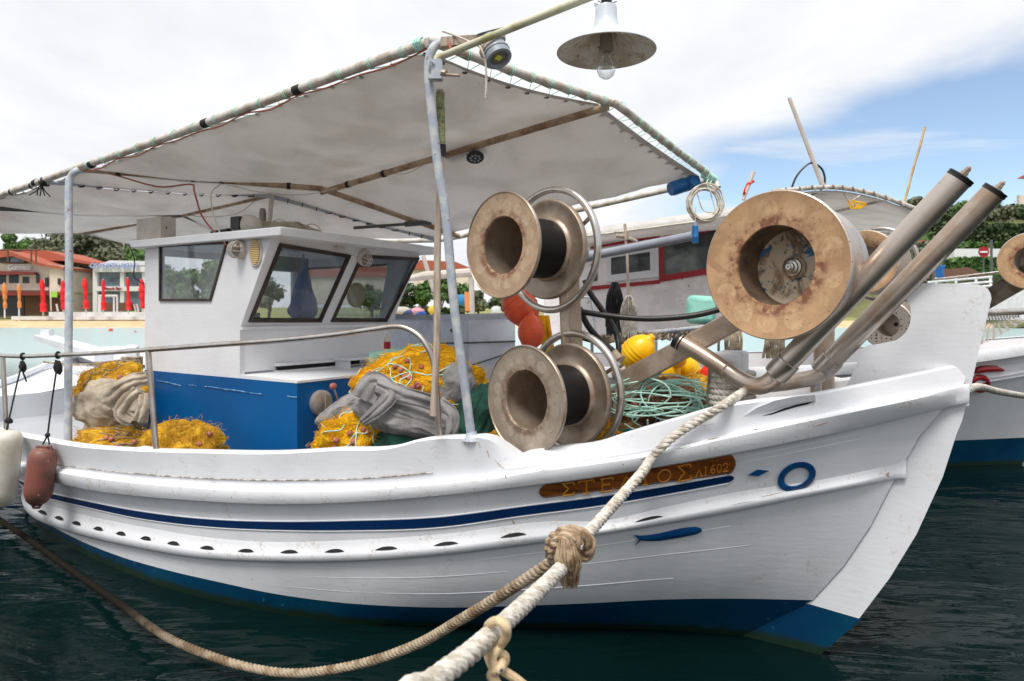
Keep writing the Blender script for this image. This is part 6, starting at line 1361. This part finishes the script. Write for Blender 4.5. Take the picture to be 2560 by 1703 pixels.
m = MB(); m.hexa([P(84,838,17),P(84,850,17),P(235,905,15),P(235,880,15)], [P(84,838,17)+V((.2,.4,0)),P(84,850,17)+V((.2,.4,0)),P(235,905,15)+V((.2,.4,0)),P(235,880,15)+V((.2,.4,0))]); m.box(P(118,838,17.2), (.22,.2,.28)); obj('bow_beam', m, M['cabin'], ws, 30)
m = MB(); m.hexa([P(190,872,16.5),P(190,905,16.5),P(420,915,14),P(420,895,14)], [P(190,872,16.5)+V((.2,1.5,0)),P(190,905,16.5)+V((.2,1.5,0)),P(420,915,14)+V((.2,1.5,0)),P(420,895,14)+V((.2,1.5,0))]); obj('hull_side', m, M['cabin'], ws, 30)
for x, y, r, lab in ((277,826,.16,'small orange marker buoy floating in the bay beside the aft post'), (338,829,.08,'tiny ochre marker buoy floating farther right in the bay')):
    m = MB(); q = Pz(x, y+2, 0.0); m.sphere(q+UZ*r*.6, r*1.4, n=14, k=10); tag(obj('marker_buoy', m, M['orange']), lab, 'buoy')
# ---------------------------------------------------------------- shore, restaurants, trees, hill
def ground():
    t = NT('shore_ground'); s_ = t.n('ShaderNodeSeparateXYZ'); t.l(t.tc.outputs['Object'], s_.inputs[0])
    sand = t.mix(t.ramp(t.noise(.6, 5), .4, .65), lin((214,186,146)), lin((196,168,128))); grass = t.mix(t.ramp(t.noise(.5, 5), .4, .6), lin((120,128,66)), lin((150,146,90)))
    t.l(t.mix(t.ramp(t.math('ADD', s_.outputs[1], t.math('MULTIPLY', t.noise(.2, 3), 3)), 98, 100), sand, grass), t.b.inputs['Base Color']); t.b.inputs['Roughness'].default_value = .95; return t.m
m = MB(); rows = []
for i in range(30):
    y = [88,90,91,92,94,96,99,102,110,130,160,220,300,450][i] if i < 14 else None
    if y is None: break
    z = [-.4,.0,.25,.42,.62,.78,.9,.92,1.0,1.2,1.6,2.5,4,6][i]; rows.append([V((x, y, z)) for x in range(-400, 801, 40)])
m.grid(rows); tag(obj('beach_ground', m, ground(), None, 60, (0,0,0)), kind='structure')
# hill on the right
def hz(x, y): 
    a = max(0, min(1, (x-52)/60)); b = max(0, min(1, (y-85)/75)); return .5+26*(a*a*(3-2*a))*(.25+.75*b)*(1 if x > 52 else 0)+1.5*noise.noise(V((x*.05,y*.05,0)))
m = MB(); m.grid([[V((x, y, hz(x, y)-.5)) for x in range(48, 260, 6)] for y in range(84, 260, 6)])
tag(obj('hillside', m, mat('hill_scrub', lin((70,84,40)), .95, c2=lin((110,108,66)), sc1=.2), None, 60, (0,0,0)), kind='structure')
M['leafd'] = mat('dark_foliage', (.035,.06,.022), .7, c2=(.06,.095,.03), sc1=.6, lo=.35, hi=.65)
M['leafo'] = mat('olive_foliage', (.10,.115,.065), .75, c2=(.16,.17,.10), sc1=.5, lo=.35, hi=.65)
M['leafg'] = mat('green_foliage', (.055,.12,.025), .7, c2=(.10,.19,.04), sc1=.6, lo=.35, hi=.65)
M['leafp'] = mat('pine_foliage', (.04,.09,.035), .75, c2=(.07,.13,.05), sc1=.6, lo=.35, hi=.65)
M['trunk'] = mat('bark', (.12,.085,.06), .9)
def tree(name, base, h, w_, mt, seed, label, group, n=1500, leaf=.32, shape='round', trunk=.35, cat='tree'):
    rnd = random.Random(seed); base = V(base); e = empty(name, base, label, cat, group)
    m = MB(); th = h*trunk; m.tube(spline([base-UZ*.5, base+V((rnd.uniform(-.1,.1)*w_*.3,0,th*.6)), base+V((rnd.uniform(-.2,.2)*w_*.3,0,th)), base+UZ*h*.8], 3), [w_*.045]*4+[w_*.035]*3+[w_*.02]*3, 8)
    cl_ = []
    for k in range(11 if shape != 'column' else 9):
        a = rnd.uniform(0, 2*PI); f = rnd.random()
        if shape == 'round': c = base+V((math.cos(a)*w_*.36*math.sqrt(f), math.sin(a)*w_*.36*math.sqrt(f), th+(h-th)*rnd.uniform(.15,.8))); r = w_*rnd.uniform(.17,.29)
        elif shape == 'flat': c = base+V((math.cos(a)*w_*.4*math.sqrt(f), math.sin(a)*w_*.4*math.sqrt(f), h*rnd.uniform(.7,.9))); r = w_*rnd.uniform(.14,.22)
        else: c = base+V((rnd.uniform(-.1,.1)*w_, rnd.uniform(-.1,.1)*w_, h*(.15+.8*k/9))); r = w_*rnd.uniform(.28,.4)*(1.1-.6*k/9)
        cl_.append((c, r)); m.tube([base+UZ*th*.8, base.lerp(c, .6)+UZ*th*.3, c], w_*.012, 5)
    obj('trunk', m, M['trunk'], e, 60)
    m = MB()
    for k in range(n):
        c, r = cl_[rnd.randrange(len(cl_))]; d = V((rnd.gauss(0,1), rnd.gauss(0,1), rnd.gauss(0,1))).normalized(); p = c+V((d.x, d.y, d.z*.8))*r*(rnd.random()**.35)*rnd.uniform(.8,1.15)
        q = V((rnd.gauss(0,1), rnd.gauss(0,1), rnd.gauss(0,1))).normalized(); u = d.cross(q).normalized()*leaf*rnd.uniform(.5,1.2); v = u.cross(d+q*.6).normalized()*leaf*rnd.uniform(.4,1.0)
        m.add([p-u-v*.4, p+u*.2-v, p+u+v*.3, p-u*.1+v], [(0,1,2,3)])
    obj('crown', m, M[mt], e, 0); return e
def on_ground(px, D, z=1.0): return V(((px-CX)/F*D, D, z))
def Hh(py, D, z0=1.0): return CH-(py-HY)/F*D-z0
GT = 'trees behind the shore'
for i, (px, D, py, wpx, mt, sh, lab) in enumerate([
    (28,150,582,50,'leafg','column','slim poplar tree standing behind the red-roofed restaurant at far left'),
    (120,145,600,70,'leafo','round','low olive-green tree just left of the aft post above the roofs'),
    (165,140,572,110,'leafo','round','big grey-green tree directly behind the aft post'),
    (235,145,590,110,'leafo','round','broad grey-green tree right of the aft post'),
    (300,140,598,100,'leafo','round','grey-green tree over the white restaurant roof'),
    (200,150,585,110,'leafo','round','tall grey-green tree behind the gap between the two restaurants'),
    (268,152,590,110,'leafo','round','tall grey-green tree rising between two others behind the white restaurant'),
    (352,118,640,62,'leafg','round','bright green pine-like tree against the cabin corner'),
    (80,150,615,60,'leafg','round','small light green tree peeping over the terrace roof')]):
    b = on_ground(px, D); h = Hh(py, D); tree('shore_tree', b, h+4, wpx/F*D*1.45, mt, 40+i, lab, GT, 4200, .48, sh, .12)
# more greenery in the gap right of the cabin and far right
for i, (px, D, py, wpx, mt, lab) in enumerate([
    (1000,120,700,70,'leafd','dark tree seen just right of the cabin front corner'),
    (1062,120,690,60,'leafg','bright tree seen between the cabin and the wooden pole'),
    (1105,112,662,40,'leafg','narrow bright tree between the wooden pole and grey post'),
    (1140,118,705,60,'leafg','tree seen just right of the grey awning post'),
    (1195,120,720,60,'leafo','brownish tree seen below the upper net reel'),
    (930,125,705,70,'leafg','tree hidden mostly behind the cabin windows'),
    (440,100,655,95,'leafg','left one of two green trees seen through the cabin side window'),
    (505,104,640,95,'leafg','right one of two green trees seen through the cabin side window'),
    (672,110,690,75,'leafo','pale green tree seen through the left front cabin window'),
    (1250,120,735,50,'leafd','small dark tree left of the orange buoys')]):
    tree('shore_tree', on_ground(px, D), Hh(py, D), wpx/F*D*1.2, mt, 60+i, lab, GT, 1500, .4, 'round', .25)
for i, (x, D, z) in enumerate([(990,104,2.6),(1040,104,2.4),(1085,104,2.2),(1130,106,2.0)]):
    b = on_ground(x, D); m = MB(); rnd = random.Random(i)
    for k in range(700):
        p = b+V((rnd.uniform(-1.9,1.9), rnd.uniform(-.8,.8), rnd.uniform(0,z*.8))); u = V((rnd.gauss(0,1),rnd.gauss(0,1),rnd.gauss(0,1))).normalized()*.25; v = u.cross(V((rnd.gauss(0,1),rnd.gauss(0,1),1))).normalized()*.22; m.add([p-u, p-v, p+u, p+v], [(0,1,2,3)])
    tag(obj('hedge', m, M['leafd'], None, 0), ['dark hedge at the left of the gap beyond the cabin', 'dark hedge left of the wooden pole across the bay', 'dark hedge behind the wooden pole across the bay', 'dark hedge right of the grey post across the bay'][i], 'hedge', 'hedges across the bay')
# hill trees
rnd = random.Random(77); hp_ = []
for px, py, D, wpx in [(2215,545,150,60),(2255,530,160,60),(2300,505,165,46),(2350,545,150,70),(2385,520,160,60),(2420,505,165,60),(2465,515,160,60),(2505,530,150,60),(2545,520,155,60),(2330,580,125,70),(2280,590,120,60),(2400,560,140,70),(2450,560,140,70),(2500,570,135,70),(2548,570,135,70),(2360,615,110,60),(2300,630,105,60),(2240,600,115,60),(2575,535,150,60),(2430,600,118,56),(2480,610,116,60),(2535,600,116,60)]:
    hp_.append((px, py, D, wpx))
ORD = 'first second third fourth fifth sixth seventh eighth ninth tenth eleventh twelfth thirteenth fourteenth fifteenth sixteenth seventeenth eighteenth nineteenth twentieth twenty-first twenty-second twenty-third'.split()
for i, (px, py, D, wpx) in enumerate(hp_):
    py -= 18
    mt = ['leafg','leafp','leafo','leafd','leafg'][i % 5]; top = CH-(py-HY)/F*D; h = rnd.uniform(6.5,9); b = V(((px-CX)/F*D, D, top-h))
    where = 'near the hilltop' if py < 535 else ('on the middle slope' if py < 585 else 'low on the slope')
    tree('hill_tree', b, h, wpx/F*D*1.3, mt, 90+i, {'leafg':'light green','leafp':'mid green','leafo':'grey-green','leafd':'dark green'}[mt]+' bushy tree '+where+', %s from the left along the hill' % ORD[sorted(q[0] for q in hp_).index(px)], 'trees on the right hill', 1100, .5, 'round', .15)
for i, (x0, x1, y0, y1, D, mt, lab) in enumerate([(2345,2600,600,560,112,'leafd','long dark clipped hedge crossing the hill slope'),(2375,2510,690,648,70,'leafg','rounded green hedge behind the no-entry sign'),(2255,2330,735,610,95,'leafo','yellowish bushes right of the bow drum')]):
    m = MB(); rnd = random.Random(200+i); W_ = (x1-x0)/F*D; zt_ = CH-(y1-HY)/F*D; zb_ = CH-(y0-HY)/F*D; xa = (x0-CX)/F*D
    for k in range(3200):
        u0 = rnd.random(); p = V((xa+W_*u0, D+rnd.uniform(-1,1)*1.2, zb_+(zt_-zb_)*rnd.random()*(1+.15*noise.noise(V((u0*9,0,i)))))); u = V((rnd.gauss(0,1),rnd.gauss(0,1),rnd.gauss(0,1))).normalized()*.34; v = u.cross(V((rnd.gauss(0,1),rnd.gauss(0,1),1))).normalized()*.3; m.add([p-u, p-v, p+u, p+v], [(0,1,2,3)])
    tag(obj('hedge', m, M[mt], None, 0), lab, 'hedge')
# ---- buildings
M['plast'] = mat('cream_plaster', lin((226,214,200)), .9, c2=lin((212,198,182)), sc1=.4); M['tile'] = NT('roof_tiles').m
t = NT('roof_tiles'); wv_ = t.n('ShaderNodeTexWave'); wv_.inputs['Scale'].default_value = 1.6; wv_.inputs['Distortion'].default_value = .6; t.l(t.tc.outputs['Object'], wv_.inputs['Vector']); t.l(t.mix(wv_.outputs['Fac'], lin((184,102,78)), lin((156,80,60))), t.b.inputs['Base Color']); t.b.inputs['Roughness'].default_value = .85; M['tile'] = t.m
M['wwall'] = mat('white_plaster', lin((222,222,222)), .8); M['dwin'] = mat('dark_window', (.03,.035,.04), .2); M['gwin'] = mat('grey_glass_front', lin((110,124,136)), .2, c2=lin((80,92,104)), sc1=.5); M['awnr'] = mat('dark_red_awning', lin((120,48,44)), .8); M['brown'] = mat('brown_wall', lin((110,80,64)), .9)
def bl(e, x0, x1, y0, y1, D, dep, mt, name, th=None):
    a = P(x0, y1, D); b = P(x1, y0, D); m = MB(); m.box(((a.x+b.x)/2, D+dep/2, (a.z+b.z)/2), (b.x-a.x, dep, b.z-a.z)); return obj(name, m, M[mt], e, 30)
def prismroof(e, pts, D, dep, name='roof', mt='tile'):
    m = MB(); f = [P(x, y, D) for x, y in pts]; m.prism(f, V((0,dep,0))); return obj(name, m, M[mt], e, 30)
r1 = empty('restaurant', on_ground(80,110), 'cream two-storey restaurant with red tiled roofs and white lettering at the far left shore', 'restaurant')
bl(r1,-60,128,660,726,110,8,'plast','upper_wall'); bl(r1,-60,165,720,795,110.5,8,'plast','lower_wall'); bl(r1,124,158,665,730,109.5,8,'plast','stair_wing')
m = MB(); m.add([P(-60,630,112),P(70,625,118),P(120,640,116),P(158,668,108),P(95,660,108),P(-60,625,112)], [(0,1,2,3,4,5)])
prismroof(r1, [(-60,638),(0,624),(30,630),(100,658),(160,668),(158,674),(95,664),(30,640),(-60,652)], 108.8, 9); prismroof(r1, [(30,632),(70,626),(115,626),(165,642),(232,656),(232,662),(160,652),(110,652),(60,646)], 114, 10)
prismroof(r1, [(-60,722-46),(84,680),(84,686),(-60,688)], 108.5, 1.2, 'awning', 'awnr'); prismroof(r1, [(-60,727),(150,730),(150,738),(-60,740)], 108, 2.2, 'awning', 'awnr')
for x0, x1, y0, y1 in ((-10,14,688,710),(22,46,688,708),(56,72,692,708),(90,96,686,708),(112,119,694,718),(144,150,696,712)): bl(r1,x0,x1,y0,y1,109.9 if x0 < 90 else 109.3,.3,'dwin','window')
bl(r1,-60,60,738,790,109.9,.8,'dwin','shop_front'); bl(r1,62,150,740,788,109.9,.8,'brown','shop_front'); bl(r1,0,24,637,656,109.5,.4,'dwin','window'); bl(r1,26,60,642,656,109.5,.4,'gwin','window')
m = MB(); 
for x in (20,78,90): m.tube([P(x,655,108), P(x,626,108)], .12, 6)
m.tube([P(-60,625,108), P(100,625,108)], .14, 6); obj('roof_terrace_frame', m, M['brown'], r1)
def sign(e, body, x0, x1, y0, y1, D, mt, name='sign_lettering', shear=0):
    vs, fs = text_mesh(body); ax0 = min(v.x for v in vs); ax1 = max(v.x for v in vs); ay0 = min(v.y for v in vs); ay1 = max(v.y for v in vs); m = MB()
    q = [P(x0+(x1-x0)*((v.x-ax0)/(ax1-ax0)+shear*(v.y-ay0)/(ay1-ay0)), y1+(y0-y1)*(v.y-ay0)/(ay1-ay0), D) for v in vs]; n_ = len(q)
    m.add(q, fs); o = obj(name, m, M[mt], e, 0); s_ = o.modifiers.new('s','SOLIDIFY'); s_.thickness = .25; s_.offset = 0; return o
sign(r1, 'Giannesi', 20, 76, 661, 675, 109.6, 'wwall', shear=.06)
r2 = empty('beach_restaurant', on_ground(300,112), 'white flat-roofed beach restaurant with blue-white roof lettering and glass front', 'restaurant')
bl(r2,232,368,666,680,112,8,'wwall','roof_fascia'); bl(r2,236,368,680,778,113,7,'gwin','glass_front')
for x0, x1 in ((232,243),(300,310),(355,368)): bl(r2,x0,x1,672,780,112.4,.8,'wwall','column')
bl(r2,240,368,716,728,112.3,.8,'wwall','balcony_band'); bl(r2,262,330,757,777,112.2,.4,'brown','low_wall'); prismroof(r2, [(240,664),(275,651),(368,653),(368,664)], 112, 8, 'roof', 'wwall')
M['signb'] = mat('blue_white_letters', lin((176,190,232)), .6)
sign(r2, 'OS PORTO BELLO', 226, 346, 658, 671, 111.6, 'signb'); sign(r2, 'Beach Bar', 262, 304, 718, 725, 112.0, 'redpaint')
r3 = empty('shore_house', on_ground(210,120), 'brown house with orange roof between the two shore restaurants', 'house')
bl(r3,160,236,668,700,118,8,'brown','upper_wall'); bl(r3,165,236,696,780,117.5,8,'plast','lower_wall'); prismroof(r3, [(208,690),(215,672),(238,672),(238,694)], 116.8, 3); bl(r3,176,212,678,694,117.0,.6,'dwin','balcony')
for x0,x1,y0,y1 in ((196,204,712,732),(224,232,706,722),(188,202,728,740)): bl(r3,x0,x1,y0,y1,117.3,.3,'dwin','window')
h4 = empty('red_roof_house', on_ground(1100,140), 'house with an orange tiled roof seen between the poles beyond the bay', 'house')
bl(h4,1030,1180,672,740,140,8,'plast','wall'); prismroof(h4, [(1025,674),(1050,650),(1140,655),(1185,674)], 139.5, 9); bl(h4,1090,1100,684,700,139.8,.3,'dwin','window')
h5 = empty('red_roof_house', on_ground(820,150), 'long pale house with orange roof seen through the cabin windows', 'house')
bl(h5,740,990,690,760,150,8,'plast','wall'); prismroof(h5, [(735,692),(760,666),(970,666),(995,692)], 149.5, 9)
h6 = empty('hill_house', P(2420,640,100), 'low white wall and red roofed house halfway down the right hill', 'house')
bl(h6,2385,2600,622,652,100,3,'wwall','wall'); prismroof(h6, [(2300,612),(2312,600),(2345,604),(2352,614)], 104, 5); bl(h6,2305,2350,612,628,104,4,'plast','wall'); prismroof(h6, [(2355,655),(2385,648),(2400,660),(2370,665)], 92, 3)
h7 = empty('hill_house', P(2600,500,160), 'pale house with a red roof at the right edge above the hill', 'house')
bl(h7,2548,2700,488,512,160,.8,'plast','wall'); prismroof(h7, [(2545,446),(2575,430),(2650,420),(2650,450)], 159, .5)
# low white terrace wall and beach furniture
tw = empty('terrace_wall', on_ground(250,97,.8), 'long low white terrace wall along the sand', 'wall'); bl(tw,28,420,791,800,97,1.5,'wwall','lower_step'); bl(tw,122,420,780,792,98,1.5,'wwall','upper_step')
pg = empty('white_pergola', on_ground(270,99), 'white pergola frame standing on the terrace between two red parasols', 'pergola'); m = MB()
for x in (247,251,285,293): m.tube([P(x,739,99), P(x,780,99)], .12, 6)
m.tube([P(246,739,99), P(294,739,99)], .13, 6); m.tube([P(246,741,100), P(294,741,100)], .13, 6); obj('frame', m, M['wwall'], pg)
def parasol(x, y0, y1, yp, D, mt, label, wpx=6.0, group='closed parasols on the beach'):
    rp_ = random.Random(int(x)); sx_ = rp_.uniform(-3,2.5); wpx *= rp_.uniform(.85,1.15); y1 += rp_.uniform(-3,3); ph_ = rp_.uniform(0,6)
    e = empty('closed_parasol', P(x, yp, D), label, 'parasol', group); m = MB(); top = P(x-1+sx_, y0, D); bot = P(x+1, y1, D); h = top.z-bot.z; r = wpx/F*D
    rows = []
    for i in range(25):
        t = i/24; rr = r*(.25+.55*min(1,t*8) if t < .1 else (.75 if t < .16 else (.8+.25*math.sin(t*5+ph_)+.15*t)*(1 if t < .68 or t > .74 else .72)*(1+.12*math.sin(t*23+ph_)))); c = top.lerp(bot, t)
        rows.append([c+V((math.cos(2*PI*j/14+t*2)*rr*(1+.16*math.sin(j*3.3+t*4)), math.sin(2*PI*j/14+t*2)*rr, 0)) for j in range(14)])
    m.grid(rows, 0, True); obj('canopy', m, M[mt], e, 60); m = MB(); m.tube([top, P(x, yp, D)], .1, 6); obj('pole', m, M['wwall'], e)
M['redc'] = mat('red_parasol_cloth', lin((232,34,40)), .8, c2=lin((206,26,34)), sc1=2); M['orc'] = mat('orange_parasol_cloth', lin((224,140,70)), .8)
oc = ['first','second','third','fourth','fifth','sixth']
for i, (x, y0, y1) in enumerate([(108,698,777),(159,701,776),(215,695,774),(258,698,772),(321,693,774),(357,697,774)]):
    parasol(x, y0, y1, y1+12, 96, 'redc', oc[i]+' red closed parasol from the left along the terrace wall')
for i, (x, y0, y1, yp) in enumerate([(12,707,770,796),(48,710,768,803)]): parasol(x, y0, y1, yp, 94, 'orc', ['orange closed parasol nearest the left edge of the beach','orange closed parasol just left of the first red one'][i], 5)
m = MB(); m.box(P(134,736,98), (1.05,.1,.85)); gs = tag(obj('green_sign', m, mat('lime_sign', lin((150,214,70)), .6), None, 30), 'lime green square sign on a pole between red parasols', 'sign'); m = MB(); m.tube([P(126,728,98), P(128,778,98)], .09, 6); obj('sign_pole', m, M['plast'], gs)
for i, (x, lab) in enumerate(((141,'leaning short white post left of the aft post on the terrace'),(335,'short white post left of the last red parasol'),(342,'short white post next to the last red parasol'))):
    m = MB(); m.tube([P(x,760,97), P(x+4,779,97)], .12, 6); tag(obj('white_post', m, M['wwall'], None, 60), lab, 'post')
ns = empty('no_entry_sign', P(2459,700,60), 'round red no-entry sign with white bar on a pole below the hill', 'road sign'); m = MB(); m.lathe(P(2459,630,60), V((0,-1,0)), [(.001,.03),(.48,.03),(.48,0),(.001,0)], 32); obj('sign_disc', m, M['redpaint'], ns, 30); m = MB(); m.box(P(2459,630,59.9)-V((0,.02,0)), (.66,.05,.14)); obj('sign_bar', m, M['wwall'], ns, 30); m = MB(); m.tube([P(2459,640,60.1), P(2459,720,60.1)], .06, 6); obj('sign_pole', m, M['greyd'], ns)
m = MB(); m.tube([P(2478,600,58), P(2480,740,58)], .1, 6); tag(obj('street_pole', m, M['greyd']), 'dark grey street pole right of the no-entry sign', 'pole')
m = MB()
for y, k in ((700,0),(712,1),(722,2)): m.tube([P(2320,y+6,30), P(2480,y-8,28)], .05, 6)
for x in (2340,2390,2440,2476): m.tube([P(x,694,29), P(x,745,29)], .05, 6)
tag(obj('white_railing', m, M['wwall']), 'white metal railing of a moored boat below the hill', 'railing')
sb = empty('far_boat', P(2400,760,30), 'white motorboat with blue frame moored below the hill behind the bow plate', 'boat'); m = MB(); m.hexa([P(2290,752,30),P(2600,740,30),P(2600,740,33),P(2290,752,33)], [P(2280,738,30),P(2620,722,30),P(2620,722,33),P(2280,738,33)]); m.hexa([P(2440,800,26),P(2700,800,26),P(2700,800,29),P(2440,800,29)], [P(2440,745,26),P(2700,735,26),P(2700,735,29),P(2440,745,29)]); obj('hull', m, M['wwall'], sb, 30)
m = MB(); m.hexa([P(2330,695,31),P(2470,690,31),P(2470,690,32),P(2330,695,32)], [P(2330,676,31),P(2420,668,31),P(2420,668,32),P(2330,676,32)]); obj('wheelhouse', m, M['brown'], sb, 30); m = MB(); m.tube([P(2348,665,30), P(2350,700,30)], .18, 8); m.tube([P(2340,668,30), P(2360,668,30)], .1, 8); obj('blue_frame', m, M['bluep'], sb)
# colourful clutter on the far beach in the gap
for i, (x, y, c, w_, h_, lab) in enumerate([(1043,782,(214,150,160),1.0,.5,'pink beach boat'),(1050,787,(50,90,170),.9,.4,'blue beach boat'),(1022,785,(60,70,120),.9,.4,'dark blue dinghy'),(1080,779,(220,180,60),.6,.6,'yellow canoe'),(1160,755,(40,130,180),1.4,.8,'blue play frame'),(1000,780,(190,180,170),1.6,.5,'grey stone heap'),(1240,782,(200,200,196),.8,.7,'white beach chair')]):
    m = MB(); m.sphere(P(x, y-4, 92), 1, (w_, .6, h_), 12, 8, fn=lambda d: .3*noise.noise(d*2+V((i,0,0)))); tag(obj('beach_object', m, mat('beach_colour_%d' % i, lin(c), .7)), lab+' lying on the far beach seen between the poles', 'beach item')
m = MB(); m.tube([P(1168,730,90), P(1170,778,90)], .4, 10); tag(obj('orange_banner', m, M['orc'], None), 'slim orange banner standing on the far beach left of the upper reel', 'banner')
# a quay underfoot, below and behind the viewer
m = MB(); m.box((0,-7.6,.1), (60,16,1.1)); tag(obj('quay', m, mat('quay_concrete', (.20,.19,.18), .9, bump=.3, bsc=8), None, 30, (0,-8,0)), kind='structure')
wm = NT('water'); wm.b.inputs['Base Color'].default_value = (.003,.009,.009,1); wm.b.inputs['Roughness'].default_value = .04; wm.b.inputs['IOR'].default_value = 1.13; wm.b.inputs['Specular IOR Level'].default_value = .4
sepw = wm.n('ShaderNodeSeparateXYZ'); wm.l(wm.tc.outputs['Object'], sepw.inputs[0])
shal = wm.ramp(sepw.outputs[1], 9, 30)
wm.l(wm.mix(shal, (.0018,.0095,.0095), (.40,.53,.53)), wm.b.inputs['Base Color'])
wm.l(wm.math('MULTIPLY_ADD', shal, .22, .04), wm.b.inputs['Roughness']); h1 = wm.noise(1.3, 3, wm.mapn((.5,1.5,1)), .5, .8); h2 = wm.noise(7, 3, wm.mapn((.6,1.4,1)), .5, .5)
wm.l(wm.bump(h2, .22, .03, wm.bump(h1, .5, .12)), wm.b.inputs['Normal'])
m = MB(); m.add([(-900,-60,0),(900,-60,0),(900,1500,0),(-900,1500,0)], [(0,1,2,3)])
tag(obj('water', m, wm.m, origin=(0,0,0)), kind='structure')
